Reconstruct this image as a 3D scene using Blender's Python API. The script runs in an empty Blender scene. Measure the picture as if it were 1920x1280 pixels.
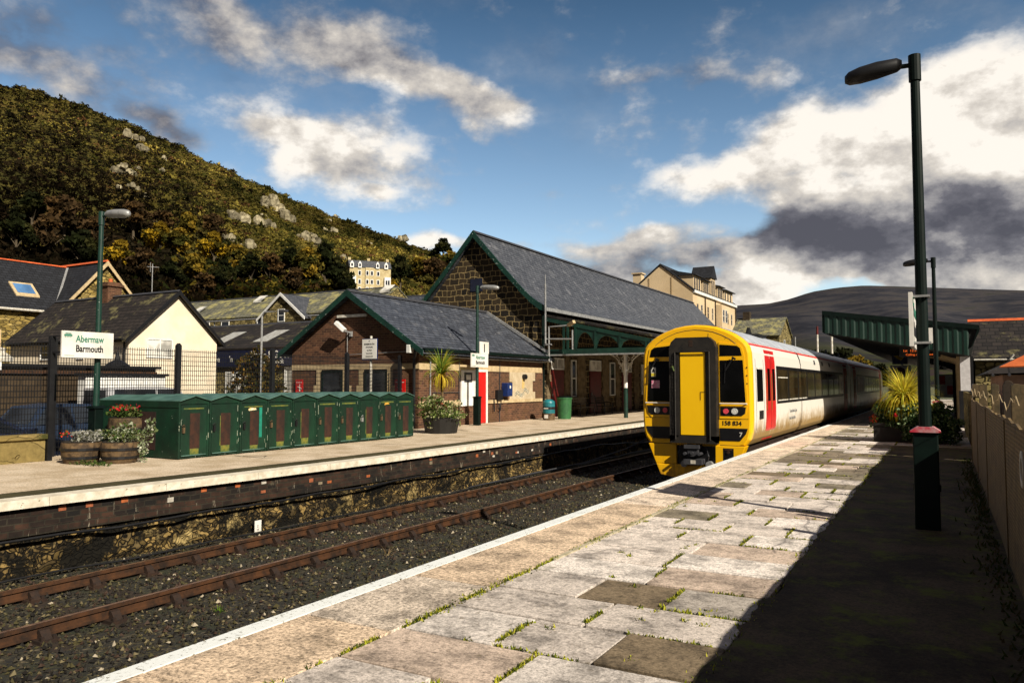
import bpy, math, random
import numpy as np
R = math.radians
random.seed(7)
scene = bpy.context.scene
col = scene.collection

# ---------------------------------------------------------------- camera
cam_d = bpy.data.cameras.new('camera')
cam = bpy.data.objects.new('camera', cam_d)
col.objects.link(cam)
cam.location = (0, 0, 1.6)
cam.rotation_euler = (R(90 + 3.18), 0, R(29.38))
cam_d.lens = 27.0
cam_d.sensor_width = 36.0
cam_d.clip_start = 0.1
cam_d.clip_end = 12000
scene.camera = cam

# ---------------------------------------------------------------- light
SUN_EL, SUN_AZ = 34.5, 24.0            # azimuth measured from +X towards -Y
sd = (math.cos(R(SUN_AZ)) * math.cos(R(SUN_EL)), -math.sin(R(SUN_AZ)) * math.cos(R(SUN_EL)), math.sin(R(SUN_EL)))
sun_d = bpy.data.lights.new('sun', 'SUN')
sun_d.energy = 5.0
sun_d.angle = R(0.5)
sun_d.color = (1.0, 0.92, 0.78)
sun = bpy.data.objects.new('sun', sun_d)
col.objects.link(sun)
from mathutils import Vector
sun.rotation_euler = Vector((-sd[0], -sd[1], -sd[2])).to_track_quat('-Z', 'Y').to_euler()

scene.view_settings.view_transform = 'Standard'
scene.view_settings.look = 'None'
scene.view_settings.exposure = 0.5
scene.view_settings.gamma = 1.0
scene.view_settings.use_curve_mapping = False
scene.render.engine = 'CYCLES'
scene.cycles.use_denoising = True
scene.cycles.max_bounces = 6
scene.cycles.diffuse_bounces = 2
scene.cycles.glossy_bounces = 2
scene.cycles.transparent_max_bounces = 8


class NT:
    """small helper round a node tree"""
    def __init__(s, nt):
        s.nt = nt
        nt.nodes.clear()

    def n(s, t, **kw):
        nd = s.nt.nodes.new(t)
        for k, v in kw.items():
            setattr(nd, k, v)
        return nd

    def put(s, sock, v):
        if v is None:
            return
        if hasattr(v, 'is_output'):
            s.nt.links.new(v, sock)
        else:
            if isinstance(v, (tuple, list)) and len(v) == 3 and sock.type == 'RGBA':
                v = (*v, 1)
            sock.default_value = v

    def math(s, op, a, b=None, c=None, clamp=False):
        nd = s.n('ShaderNodeMath', operation=op, use_clamp=clamp)
        s.put(nd.inputs[0], a)
        if b is not None:
            s.put(nd.inputs[1], b)
        if c is not None:
            s.put(nd.inputs[2], c)
        return nd.outputs[0]

    def vmath(s, op, a, b=None):
        nd = s.n('ShaderNodeVectorMath', operation=op)
        s.put(nd.inputs[0], a)
        if b is not None:
            s.put(nd.inputs[1], b)
        return nd.outputs['Value'] if op == 'LENGTH' else nd.outputs[0]

    def noise(s, vec, scale, detail=4, rough=0.6, dist=0.0):
        nd = s.n('ShaderNodeTexNoise')
        s.put(nd.inputs['Vector'], vec)
        nd.inputs['Scale'].default_value = scale
        nd.inputs['Detail'].default_value = detail
        nd.inputs['Roughness'].default_value = rough
        nd.inputs['Distortion'].default_value = dist
        return nd.outputs['Fac']

    def ramp(s, fac, stops, interp='LINEAR'):
        nd = s.n('ShaderNodeValToRGB')
        cr = nd.color_ramp
        cr.interpolation = interp
        while len(cr.elements) < len(stops):
            cr.elements.new(0.5)
        for e, (p, c) in zip(cr.elements, stops):
            e.position = p
            e.color = (*c, 1) if isinstance(c, (tuple, list)) else (c, c, c, 1)
        s.put(nd.inputs[0], fac)
        return nd.outputs[0]

    def mix(s, fac, a, b, mode='MIX'):
        nd = s.n('ShaderNodeMix', data_type='RGBA', blend_type=mode)
        s.put(nd.inputs[0], fac)
        s.put(nd.inputs[6], a)
        s.put(nd.inputs[7], b)
        return nd.outputs[2]

    def smooth(s, v, a, b):
        nd = s.n('ShaderNodeMapRange', interpolation_type='SMOOTHSTEP')
        s.put(nd.inputs[0], v)
        nd.inputs[1].default_value = a
        nd.inputs[2].default_value = b
        return nd.outputs[0]

    def xyz(s, x, y, z):
        nd = s.n('ShaderNodeCombineXYZ')
        s.put(nd.inputs[0], x); s.put(nd.inputs[1], y); s.put(nd.inputs[2], z)
        return nd.outputs[0]

    def sep(s, v):
        nd = s.n('ShaderNodeSeparateXYZ')
        s.put(nd.inputs[0], v)
        return nd.outputs


# ---------------------------------------------------------------- sky: air and clouds in the world
world = bpy.data.worlds.new('World')
scene.world = world
world.use_nodes = True
w = NT(world.node_tree)
out = w.n('ShaderNodeOutputWorld')
bg = w.n('ShaderNodeBackground')
w.nt.links.new(bg.outputs[0], out.inputs[0])
sky = w.n('ShaderNodeTexSky', sky_type='NISHITA')
sky.sun_disc = False
sky.sun_elevation = R(SUN_EL)
sky.sun_rotation = R(90 + SUN_AZ)
sky.altitude = 10
sky.air_density = 1.0
sky.dust_density = 0.4
sky.ozone_density = 2.5
SKY = 0.074
dirv = w.n('ShaderNodeTexCoord').outputs['Generated']
dx, dy, dz = w.sep(dirv)
az = w.math('MULTIPLY', w.math('ARCTAN2', dx, dy), 57.2958)
el = w.math('MULTIPLY', w.math('ARCSINE', dz), 57.2958)
stretch = w.vmath('MULTIPLY', dirv, (1.0, 1.0, 1.6))
warp = w.n('ShaderNodeTexNoise')
w.put(warp.inputs['Vector'], stretch)
warp.inputs['Scale'].default_value = 5.0
warp.inputs['Detail'].default_value = 6
wv = w.vmath('MULTIPLY', w.vmath('SUBTRACT', warp.outputs['Color'], (0.5, 0.5, 0.5)), (11.0, 6.0, 0))
pos = w.vmath('ADD', w.xyz(az, el, 0.0), wv)
fb = w.noise(stretch, 11.0, 10, 0.60, 0.0)
fb2 = w.noise(stretch, 4.3, 5, 0.55, 0.2)
# (azimuth, elevation, half width, half height, turn, amount, brightness)
CLOUDS = [
    (-1.8, 15.2, 12.0, 4.2, 0, 1.6, 1.0), (2.8, 17.5, 6.0, 3.0, 0, 1.2, 1.0), (-15.6, 14.2, 5.6, 2.3, 4, 1.5, 1.08),
    (-11.0, 17.0, 4.2, 1.8, 0, 0.9, 1.0), (12.0, 17.0, 12, 5.0, 0, 1.3, 0.8),
    (0.0, 9.6, 11.0, 3.0, 0, 2.3, 0.06), (-5.5, 9.6, 5.0, 2.6, 0, 1.5, 0.0), (14, 9.6, 12, 4.0, 0, 1.8, 0.1), (1.0, 12.2, 5.5, 2.0, 0, 1.0, 0.35),
    (-11.4, 6.8, 6.5, 1.5, 0, 1.3, 0.95), (3.0, 6.9, 7.0, 0.8, 0, 1.2, 0.62), (-12.0, 8.9, 4.0, 0.9, 0, 0.8, 0.85),
    (-22.4, 10.3, 7.5, 0.95, 2, 1.15, 0.85), (-17.8, 9.0, 8.5, 1.7, 0, 1.0, 0.34), (-24.0, 8.4, 6.0, 1.2, 0, 0.8, 0.45),
    (-42.9, 16.5, 8.2, 3.0, -18, 1.35, 0.86), (-42.0, 14.4, 5.5, 1.4, 0, 0.9, 0.95), (-45.5, 17.4, 4.5, 1.3, -10, 0.7, 0.8),
    (-37.4, 22.0, 9.5, 1.9, -22, 1.15, 0.66), (-32.4, 20.2, 5.8, 1.5, -12, 1.15, 0.8), (-43.0, 21.0, 3.0, 1.0, 0, 0.5, 0.7),
    (-49.3, 24.3, 12.5, 2.4, -8, 0.95, 0.42), (-41.0, 25.5, 6.0, 1.6, -12, 0.85, 0.6),
    (-59.2, 18.8, 6.8, 2.0, -14, 0.75, 0.24), (-62.0, 21.8, 7.5, 2.6, 0, 0.72, 0.16), (-54.5, 17.8, 3.4, 1.1, -20, 0.7, 0.32),
    (-20.4, 21.5, 4.8, 1.0, 12, 0.72, 0.55), (-15.4, 21.4, 2.6, 0.9, 0, 0.68, 0.55), (-11.4, 21.1, 3.2, 1.3, 20, 0.76, 0.6),
    (-33.8, 10.1, 4.0, 0.7, 0, 1.1, 0.85), (-38.0, 13.2, 1.4, 0.4, 0, 0.7, 0.7),
    (8.0, 6.9, 9.0, 1.7, 0, 1.7, 0.66), (-2.0, 7.2, 8.0, 1.3, 0, 1.6, 0.78), (-7.0, 7.6, 6.0, 1.2, 0, 1.0, 0.95), (-14.0, 6.2, 6.0, 1.3, 0, 1.0, 0.85), (-8.5, 12.6, 4.0, 1.2, 0, 0.8, 0.9), (-24.0, 14.0, 3.0, 0.6, 0, 0.5, 0.6),
    (70, 22, 45, 22, 0, 2.6, 0.10), (125, 30, 60, 40, 0, 3.0, 0.04), (-125, 30, 45, 40, 0, 3.0, 0.04), (180, 30, 40, 40, 0, 3.0, 0.04), (-180, 30, 40, 40, 0, 3.0, 0.04), (0, 75, 200, 34, 0, 3.2, 0.03),  # unseen dark clouds overhead and around, added to cut the sky's fill light
]
tot = None
lit = None
for (ca, ce, ra, re_, rot, amp, br) in CLOUDS:
    mp = w.n('ShaderNodeMapping', vector_type='TEXTURE')
    w.put(mp.inputs['Vector'], pos)
    mp.inputs['Location'].default_value = (ca, ce, 0)
    mp.inputs['Rotation'].default_value = (0, 0, R(rot))
    mp.inputs['Scale'].default_value = (ra, re_, 1)
    ln = w.vmath('LENGTH', mp.outputs[0])
    f = w.math('MULTIPLY', w.math('SUBTRACT', 1.25, ln, clamp=True), amp)
    tot = f if tot is None else w.math('ADD', tot, f)
    lb = w.math('MULTIPLY', f, br)
    lit = lb if lit is None else w.math('ADD', lit, lb)
shade = w.math('DIVIDE', w.math('ADD', lit, 0.05), w.math('ADD', tot, 0.09))
dens = w.math('ADD', tot, w.math('MULTIPLY', w.math('SUBTRACT', fb, 0.5), 3.0))
alpha = w.smooth(dens, 0.05, 1.45)
veil = w.math('MULTIPLY', w.smooth(w.noise(stretch, 4.5, 9, 0.62, 0.0), 0.46, 0.80), w.smooth(el, 10.0, 24.0))
alpha = w.math('MAXIMUM', alpha, w.math('MULTIPLY', veil, 0.30))
edge = w.smooth(dens, 0.3, 1.5)
br = w.math('ADD', shade, w.math('MULTIPLY', w.math('SUBTRACT', fb2, 0.5), 0.75))
br = w.math('ADD', br, w.math('MULTIPLY', w.math('SUBTRACT', fb, 0.5), 0.25))
fbs = w.noise(w.vmath('ADD', stretch, (0.022, -0.006, 0.040)), 11.0, 10, 0.60, 0.0)    # sampled a little towards the sun: sunward billows bright, the far sides grey
br = w.math('ADD', br, w.math('MULTIPLY', w.math('SUBTRACT', fb, fbs), 1.6))
ccol = w.ramp(br, [(0.0, (0.065, 0.062, 0.075)), (0.25, (0.12, 0.115, 0.13)), (0.5, (0.29, 0.275, 0.27)), (0.78, (0.50, 0.46, 0.41)), (1.0, (0.74, 0.69, 0.62))])
air = w.mix(1.0, sky.outputs[0], (0.78 * SKY, 0.90 * SKY, 0.90 * SKY, 1), 'MULTIPLY')
thin = w.n('ShaderNodeMapRange')                      # the air thins upwards: paler low down, deep blue high up
w.put(thin.inputs[0], el)
for i_, v_ in enumerate((4.0, 29.0, 2.35, 0.52)): thin.inputs[1 + i_].default_value = v_
air = w.mix(1.0, air, w.xyz(thin.outputs[0], w.math('POWER', thin.outputs[0], 0.72), w.math('POWER', thin.outputs[0], 0.60)), 'MULTIPLY')
skyc = w.mix(w.math('MULTIPLY', alpha, 0.97), air, ccol)
w.put(bg.inputs[0], skyc)
bg.inputs[1].default_value = 1.0
world.cycles.sampling_method = 'MANUAL'
world.cycles.sample_map_resolution = 512


# ---------------------------------------------------------------- mesh helpers
class MB:
    def __init__(s):
        s.v = []; s.f = []; s.c = []; s.cur = None

    def face(s, pts, c=None):
        i = len(s.v)
        s.v.extend([tuple(p) for p in pts])
        s.f.append(tuple(range(i, i + len(pts))))
        s.c.append(c or s.cur or (1, 1, 1))

    def faces(s, vs, fs, c=None):
        i = len(s.v)
        s.v.extend([tuple(p) for p in vs])
        for f in fs:
            s.f.append(tuple(i + k for k in f))
            s.c.append(c or s.cur or (1, 1, 1))

    def box(s, x0, x1, y0, y1, z0, z1, c=None):
        vs = [(x0, y0, z0), (x1, y0, z0), (x1, y1, z0), (x0, y1, z0), (x0, y0, z1), (x1, y0, z1), (x1, y1, z1), (x0, y1, z1)]
        s.faces(vs, [(0, 3, 2, 1), (4, 5, 6, 7), (0, 1, 5, 4), (1, 2, 6, 5), (2, 3, 7, 6), (3, 0, 4, 7)], c)
        return s

    def beam(s, a, b, wd, ht, c=None, up=(0, 0, 1)):
        a = Vector(a); b = Vector(b); d = (b - a).normalized()
        sdv = d.cross(Vector(up))
        if sdv.length < 1e-4:
            sdv = Vector((1, 0, 0))
        sdv.normalize(); upv = sdv.cross(d)
        vs = []
        for p in (a, b):
            for (i, j) in ((-1, -1), (1, -1), (1, 1), (-1, 1)):
                vs.append(p + sdv * (i * wd / 2) + upv * (j * ht / 2))
        s.faces(vs, [(0, 1, 2, 3), (7, 6, 5, 4), (0, 4, 5, 1), (1, 5, 6, 2), (2, 6, 7, 3), (3, 7, 4, 0)], c)
        return s

    def prism(s, pts, axis, a, b, c=None):
        """polygon pts (u,v) pushed along axis from a to b. axis 'x': (y,z); 'y': (x,z); 'z': (x,y)"""
        def P(u, v, t):
            return {'x': (t, u, v), 'y': (u, t, v), 'z': (u, v, t)}[axis]
        n = len(pts)
        vs = [P(u, v, a) for u, v in pts] + [P(u, v, b) for u, v in pts]
        fs = [tuple(range(n)), tuple(range(2 * n - 1, n - 1, -1))]
        fs += [(i, i + n, (i + 1) % n + n, (i + 1) % n) for i in range(n)]
        s.faces(vs, fs, c)
        return s

    def tube(s, path, r, n=8, c=None, cap=True):
        path = [Vector(p) for p in path]
        rs = r if isinstance(r, (list, tuple)) else [r] * len(path)
        vs = []
        ref = Vector((0, 0, 1))
        if abs((path[1] - path[0]).normalized().z) > 0.9:
            ref = Vector((1, 0, 0))
        for k, p in enumerate(path):
            d = (path[min(k + 1, len(path) - 1)] - path[max(k - 1, 0)]).normalized()
            u = d.cross(ref).normalized(); v = d.cross(u)
            for i in range(n):
                t = 2 * math.pi * i / n
                vs.append(p + (u * math.cos(t) + v * math.sin(t)) * rs[k])
        fs = []
        for k in range(len(path) - 1):
            for i in range(n):
                j = (i + 1) % n
                fs.append((k * n + i, k * n + j, (k + 1) * n + j, (k + 1) * n + i))
        if cap:
            fs.append(tuple(range(n)))
            fs.append(tuple(len(vs) - 1 - i for i in range(n)))
        s.faces(vs, fs, c)
        return s

    def lathe(s, prof, cx, cy, n=20, c=None):
        vs = []
        for r, z in prof:
            for i in range(n):
                t = 2 * math.pi * i / n
                vs.append((cx + r * math.cos(t), cy + r * math.sin(t), z))
        fs = []
        for k in range(len(prof) - 1):
            for i in range(n):
                j = (i + 1) % n
                fs.append((k * n + i, k * n + j, (k + 1) * n + j, (k + 1) * n + i))
        fs.append(tuple(reversed(range(n))))
        fs.append(tuple((len(prof) - 1) * n + i for i in range(n)))
        s.faces(vs, fs, c)
        return s

    def build(s, name, m, parent=None, smooth=False, bevel=0.0):
        me = bpy.data.meshes.new(name)
        me.from_pydata(s.v, [], s.f)
        lens = [len(f) for f in s.f]
        arr = np.repeat(np.array([(*c[:3], 1.0) for c in s.c], dtype=np.float32).reshape(-1, 4), lens, axis=0)
        at = me.attributes.new('col', 'FLOAT_COLOR', 'CORNER')
        at.data.foreach_set('color', arr.ravel())
        if smooth:
            me.polygons.foreach_set('use_smooth', [True] * len(s.f))
        me.update()
        return link(name, me, m, parent, bevel)


def link(name, me, m, parent=None, bevel=0.0):
    o = bpy.data.objects.new(name, me)
    col.objects.link(o)
    if m is not None:
        me.materials.append(m)
    if parent is not None:
        o.parent = parent
    if bevel:
        md = o.modifiers.new('bevel', 'BEVEL')
        md.width = bevel; md.segments = 2; md.limit_method = 'ANGLE'; md.angle_limit = R(40)
    return o


def np_mesh(name, verts, nper, cols, m, parent=None):
    """faces all with nper corners, verts (F*nper,3), cols (F,3)"""
    verts = np.asarray(verts, dtype=np.float32)
    F = len(verts) // nper
    me = bpy.data.meshes.new(name)
    me.vertices.add(len(verts)); me.vertices.foreach_set('co', verts.ravel())
    me.loops.add(len(verts)); me.loops.foreach_set('vertex_index', np.arange(len(verts), dtype=np.int32))
    me.polygons.add(F)
    me.polygons.foreach_set('loop_start', np.arange(0, len(verts), nper, dtype=np.int32))
    me.polygons.foreach_set('loop_total', np.full(F, nper, dtype=np.int32))
    c4 = np.ones((F, 4), dtype=np.float32); c4[:, :3] = cols
    at = me.attributes.new('col', 'FLOAT_COLOR', 'CORNER')
    at.data.foreach_set('color', np.repeat(c4, nper, axis=0).ravel())
    me.update(calc_edges=True)
    return link(name, me, m, parent)


def tag(o, label, cat, group=None, kind=None):
    if label: o['label'] = label
    if cat: o['category'] = cat
    if group: o['group'] = group
    if kind: o['kind'] = kind
    return o


def struct(o):
    o['kind'] = 'structure'
    return o


def thing(name, label, cat, loc=(0, 0, 0), group=None):
    o = bpy.data.objects.new(name, None)
    col.objects.link(o)
    o.location = loc
    o.empty_display_size = 0.3
    return tag(o, label, cat, group)


def copy_tree(o, parent=None, loc=None):
    c = o.copy(); col.objects.link(c)
    if parent is not None:
        c.parent = parent
        c.matrix_parent_inverse = o.matrix_parent_inverse
    if loc is not None:
        c.location = loc
    for ch in list(o.children):
        copy_tree(ch, c)
    return c


def lettering(s, size, origin, facing, m, parent, name='lettering', align='LEFT', ext=0.003, bold=0.0, sx=1.0):
    cu = bpy.data.curves.new(name, 'FONT')
    cu.body = s; cu.size = size; cu.extrude = ext; cu.offset = bold
    cu.align_x = align; cu.resolution_u = 3
    o = bpy.data.objects.new(name, cu); col.objects.link(o)
    bpy.context.view_layer.update()
    me = bpy.data.meshes.new_from_object(o)
    bpy.data.objects.remove(o)
    n = len(me.vertices)
    a = np.empty(n * 3, dtype=np.float32); me.vertices.foreach_get('co', a); a = a.reshape(-1, 3)
    X, Y, Z = a[:, 0] * sx, a[:, 1], a[:, 2]
    b = np.empty_like(a)
    if facing == '+x':
        b[:, 0] = origin[0] + Z; b[:, 1] = origin[1] + X; b[:, 2] = origin[2] + Y
    elif facing == '-x':
        b[:, 0] = origin[0] - Z; b[:, 1] = origin[1] - X; b[:, 2] = origin[2] + Y
    else:
        b[:, 0] = origin[0] + X; b[:, 1] = origin[1] - Z; b[:, 2] = origin[2] + Y
    me.vertices.foreach_set('co', b.ravel()); me.update()
    me.materials.clear()
    return link(name, me, m, parent)


# ---------------------------------------------------------------- materials
MATS = {}


def newmat(name):
    m = bpy.data.materials.new(name); m.use_nodes = True
    t = NT(m.node_tree)
    o = t.n('ShaderNodeOutputMaterial')
    p = t.n('ShaderNodeBsdfPrincipled')
    t.nt.links.new(p.outputs[0], o.inputs[0])
    MATS[name] = m
    return m, t, p


def objco(t):
    return t.n('ShaderNodeTexCoord').outputs['Object']


def bump(t, p, h, strength=0.4, dist=0.02):
    b = t.n('ShaderNodeBump')
    b.inputs['Strength'].default_value = strength
    b.inputs['Distance'].default_value = dist
    t.put(b.inputs['Height'], h)
    t.nt.links.new(b.outputs[0], p.inputs['Normal'])


def wall_uv(t):
    """u runs along the wall whichever way it faces, v = height"""
    co = objco(t)
    x, y, z = t.sep(co)
    nx, ny, nz = t.sep(t.n('ShaderNodeNewGeometry').outputs['Normal'])
    g = t.math('GREATER_THAN', t.math('ABSOLUTE', nx), t.math('ABSOLUTE', ny))
    u = t.math('ADD', t.math('MULTIPLY', y, g), t.math('MULTIPLY', x, t.math('SUBTRACT', 1.0, g)))
    return t.xyz(u, z, 0.0), co


def plain(name, c, c2=None, rough=0.7, scale=6.0, metal=0.0, attr=False, bmp=0.0, spec=0.4, chips=None, det=5):
    m, t, p = newmat(name)
    co = objco(t)
    nz = t.noise(co, scale, det, 0.65)
    c2 = c2 or tuple(0.72 * v for v in c)
    cc = t.mix(t.smooth(nz, 0.32, 0.68), c2, c)
    if attr:
        a = t.n('ShaderNodeAttribute'); a.attribute_name = 'col'
        cc = t.mix(1.0, cc, a.outputs['Color'], 'MULTIPLY')
    if chips:
        cf = t.smooth(t.noise(co, chips[1], 3, 0.7), chips[2], chips[2] + 0.03)
        cc = t.mix(cf, cc, chips[0])
    t.put(p.inputs['Base Color'], cc)
    p.inputs['Roughness'].default_value = rough
    p.inputs['Metallic'].default_value = metal
    p.inputs['Specular IOR Level'].default_value = spec
    if bmp:
        bump(t, p, t.noise(co, scale * 4, 4, 0.7), bmp, 0.01)
    return m


def bricks(name, c1, c2, mortar, bw, bh, ms, rough=0.9, warp_=0.0, stain=None, squash=1.0, sqf=2, bmp=0.6, offset=0.5, var=0.5, moss=None, mossth=0.55, msmooth=0.1, streak=None, specks=None):
    m, t, p = newmat(name)
    uv, co = wall_uv(t)
    if warp_:
        nn = t.n('ShaderNodeTexNoise'); t.put(nn.inputs['Vector'], co); nn.inputs['Scale'].default_value = 2.2
        uv = t.vmath('ADD', uv, t.vmath('MULTIPLY', t.vmath('SUBTRACT', nn.outputs['Color'], (0.5, 0.5, 0.5)), (warp_, warp_, 0)))
    b = t.n('ShaderNodeTexBrick')
    b.offset = offset; b.squash = squash; b.squash_frequency = sqf
    t.put(b.inputs['Vector'], uv)
    t.put(b.inputs['Color1'], c1); t.put(b.inputs['Color2'], c2); t.put(b.inputs['Mortar'], mortar)
    b.inputs['Scale'].default_value = 1.0
    b.inputs['Mortar Size'].default_value = ms
    b.inputs['Mortar Smooth'].default_value = msmooth
    b.inputs['Bias'].default_value = 0.0
    b.inputs['Brick Width'].default_value = bw
    b.inputs['Row Height'].default_value = bh
    nz = t.noise(co, 3.5, 6, 0.7)
    cc = t.mix(var, b.outputs['Color'], t.ramp(nz, [(0.3, 0.25), (0.7, 1.0)]), 'MULTIPLY')
    if stain:
        cc = t.mix(t.smooth(t.noise(co, 0.8, 6, 0.7), 0.5, 0.68), cc, stain)
    if moss:
        cc = t.mix(t.smooth(t.noise(co, 0.9, 7, 0.75), mossth, mossth + 0.12), cc, moss)
    if streak:
        sv = t.noise(t.vmath('MULTIPLY', co, (9, 9, 1.4)), 1.0, 6, 0.75)
        cc = t.mix(t.smooth(sv, streak[1], streak[1] + 0.10), cc, streak[0])
    if specks:
        cc = t.mix(t.smooth(t.noise(co, specks[1], 2, 0.6), specks[2], specks[2] + 0.03), cc, specks[0])
        cc = t.mix(t.math('MULTIPLY', t.smooth(t.noise(t.vmath('MULTIPLY', co, (1, 1, 0.3)), 1.6, 6, 0.7), 0.54, 0.70), 0.45), cc, specks[0])
    t.put(p.inputs['Base Color'], cc)
    p.inputs['Roughness'].default_value = rough
    p.inputs['Specular IOR Level'].default_value = 0.3
    h = t.math('SUBTRACT', t.math('MULTIPLY', nz, 0.5), b.outputs['Fac'])
    bump(t, p, h, bmp, 0.02)
    return m


def rubble(name, cols_, mortar, sc=2.6, edge=0.06, rough=0.95, stretch=(1, 1, 1.7), moss=None, mth=0.5, bmp=0.8, dark=None, dth=0.5, wobble=0.35):
    m, t, p = newmat(name)
    co = objco(t)
    nn = t.n('ShaderNodeTexNoise'); t.put(nn.inputs['Vector'], co); nn.inputs['Scale'].default_value = 3.0
    v = t.vmath('ADD', t.vmath('MULTIPLY', co, stretch), t.vmath('MULTIPLY', t.vmath('SUBTRACT', nn.outputs['Color'], (0.5, 0.5, 0.5)), (wobble, wobble, wobble)))
    vo = t.n('ShaderNodeTexVoronoi'); t.put(vo.inputs['Vector'], v); vo.inputs['Scale'].default_value = sc
    ve = t.n('ShaderNodeTexVoronoi', feature='DISTANCE_TO_EDGE'); t.put(ve.inputs['Vector'], v); ve.inputs['Scale'].default_value = sc
    r = t.sep(vo.outputs['Color'])[0]
    n = len(cols_)
    cc = t.ramp(r, [(i / max(1, n - 1), c) for i, c in enumerate(cols_)])
    nz = t.noise(co, 7, 6, 0.7)
    cc = t.mix(0.6, cc, t.ramp(nz, [(0.3, 0.3), (0.7, 1.15)]), 'MULTIPLY')
    e = t.smooth(ve.outputs['Distance'], 0.0, edge)
    cc = t.mix(e, mortar, cc)
    if dark:
        cc = t.mix(t.smooth(t.noise(co, 1.3, 6, 0.75), dth, dth + 0.08), cc, dark)
    if moss:
        cc = t.mix(t.smooth(t.noise(co, 1.7, 6, 0.7), mth, mth + 0.12), cc, moss)
    t.put(p.inputs['Base Color'], cc)
    p.inputs['Roughness'].default_value = rough
    p.inputs['Specular IOR Level'].default_value = 0.2
    bump(t, p, t.math('ADD', e, t.math('MULTIPLY', nz, 0.5)), bmp, 0.03)
    return m


def leafmat(name, trans=0.35, rough=0.6):
    m = bpy.data.materials.new(name); m.use_nodes = True
    t = NT(m.node_tree)
    o = t.n('ShaderNodeOutputMaterial')
    a = t.n('ShaderNodeAttribute'); a.attribute_name = 'col'
    d = t.n('ShaderNodeBsdfDiffuse'); tr = t.n('ShaderNodeBsdfTranslucent')
    t.put(d.inputs[0], a.outputs['Color']); t.put(tr.inputs[0], a.outputs['Color'])
    mx = t.n('ShaderNodeMixShader'); mx.inputs[0].default_value = trans
    t.nt.links.new(d.outputs[0], mx.inputs[1]); t.nt.links.new(tr.outputs[0], mx.inputs[2])
    t.nt.links.new(mx.outputs[0], o.inputs[0])
    return m


def glass(name, c=(0.01, 0.012, 0.015), rough=0.08, spec=0.6):
    m, t, p = newmat(name)
    co = objco(t)
    t.put(p.inputs['Base Color'], t.mix(t.smooth(t.noise(co, 0.9, 3, 0.5), 0.4, 0.6), c, tuple(min(1, 2.5 * v) for v in c)))
    p.inputs['Roughness'].default_value = rough
    p.inputs['Specular IOR Level'].default_value = spec
    return m


def emit(name, c, s=1.0):
    m, t, p = newmat(name)
    p.inputs['Base Color'].default_value = (0, 0, 0, 1)
    p.inputs['Emission Color'].default_value = (*c, 1)
    p.inputs['Emission Strength'].default_value = s
    return m


GREEN = plain('green_paint', (0.008, 0.038, 0.026), (0.004, 0.020, 0.014), 0.45, 3.0, chips=((0.35, 0.42, 0.38), 14, 0.70))
GREEN_BARGE = plain('green_bargeboard', (0.006, 0.040, 0.026), (0.003, 0.022, 0.016), 0.5, 3.0, chips=((0.35, 0.40, 0.38), 9, 0.65))
GREEN_DARK = plain('dark_and_backlit_green', (0.0025, 0.009, 0.0065), (0.0015, 0.005, 0.004), 0.5, 4.0, spec=0.15, chips=((0.10, 0.12, 0.1), 20, 0.74))  # also the backlit tone of the right-hand lamp posts
LOCKG = plain('locker_green', (0.002, 0.030, 0.013), (0.002, 0.014, 0.007), 0.55, 2.2, chips=((0.35, 0.4, 0.32), 11, 0.69))
LOCKROOF = plain('locker_roof_green', (0.085, 0.17, 0.14), (0.035, 0.085, 0.065), 0.5, 3.0)
RUST = plain('rust_brown_panel', (0.042, 0.014, 0.006), (0.016, 0.007, 0.004), 0.85, 5.0)
RUSTY = plain('rusty_steel', (0.070, 0.028, 0.010), (0.014, 0.008, 0.005), 0.6, 4.0, bmp=0.3)
RUSTDK = plain('dark_rusty_steel', (0.028, 0.012, 0.005), (0.010, 0.005, 0.003), 0.8, 9.0, bmp=0.3)
YPATCH = plain('yellow_scraped_paint', (0.16, 0.15, 0.02), (0.04, 0.08, 0.02), 0.7, 8.0)
WHITE = plain('white_paint', (0.78, 0.77, 0.74), (0.62, 0.61, 0.57), 0.5, 3.0)
OFFW = plain('aged_white', (0.66, 0.63, 0.56), (0.42, 0.38, 0.30), 0.6, 5.0)
SIGNW = plain('sign_white', (0.72, 0.70, 0.66), (0.60, 0.57, 0.50), 0.4, 2.0)
BLACK = plain('black_paint', (0.010, 0.010, 0.011), (0.006, 0.006, 0.007), 0.45, 5.0)
RUBBER = plain('black_rubber', (0.020, 0.018, 0.016), (0.008, 0.007, 0.007), 0.6, 9.0, bmp=0.4)
RED = plain('red_paint', (0.62, 0.012, 0.010), (0.45, 0.010, 0.008), 0.4, 2.0)
REDDK = plain('dark_and_shaded_red', (0.12, 0.006, 0.005), (0.06, 0.004, 0.003), 0.5, 3.0)
GREYP = plain('grey_galvanised', (0.36, 0.36, 0.35), (0.22, 0.22, 0.22), 0.45, 6.0, metal=0.3)
GREYD = plain('dark_grey', (0.05, 0.05, 0.055), (0.03, 0.03, 0.035), 0.6, 6.0)
NAVY = plain('navy_fascia', (0.010, 0.014, 0.045), (0.007, 0.009, 0.03), 0.5, 3.0)
BLUE = plain('blue_box_paint', (0.012, 0.03, 0.14), (0.008, 0.02, 0.08), 0.4, 5.0)
GLASS = glass('dark_glass')
GLASSB = glass('blue_glass', (0.03, 0.08, 0.16), 0.1, 0.7)
GLASSW = glass('curtained_glass', (0.30, 0.29, 0.26), 0.25, 0.5)
OAK = plain('weathered_oak', (0.13, 0.08, 0.035), (0.03, 0.018, 0.009), 0.8, 7.0, bmp=0.3)
WOODDK = plain('dark_wood', (0.035, 0.022, 0.012), (0.015, 0.010, 0.006), 0.85, 7.0, bmp=0.3)
SOIL = plain('soil', (0.02, 0.014, 0.008), (0.01, 0.008, 0.005), 1.0, 20)
LEAF = leafmat('leaf', 0.30)
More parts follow.
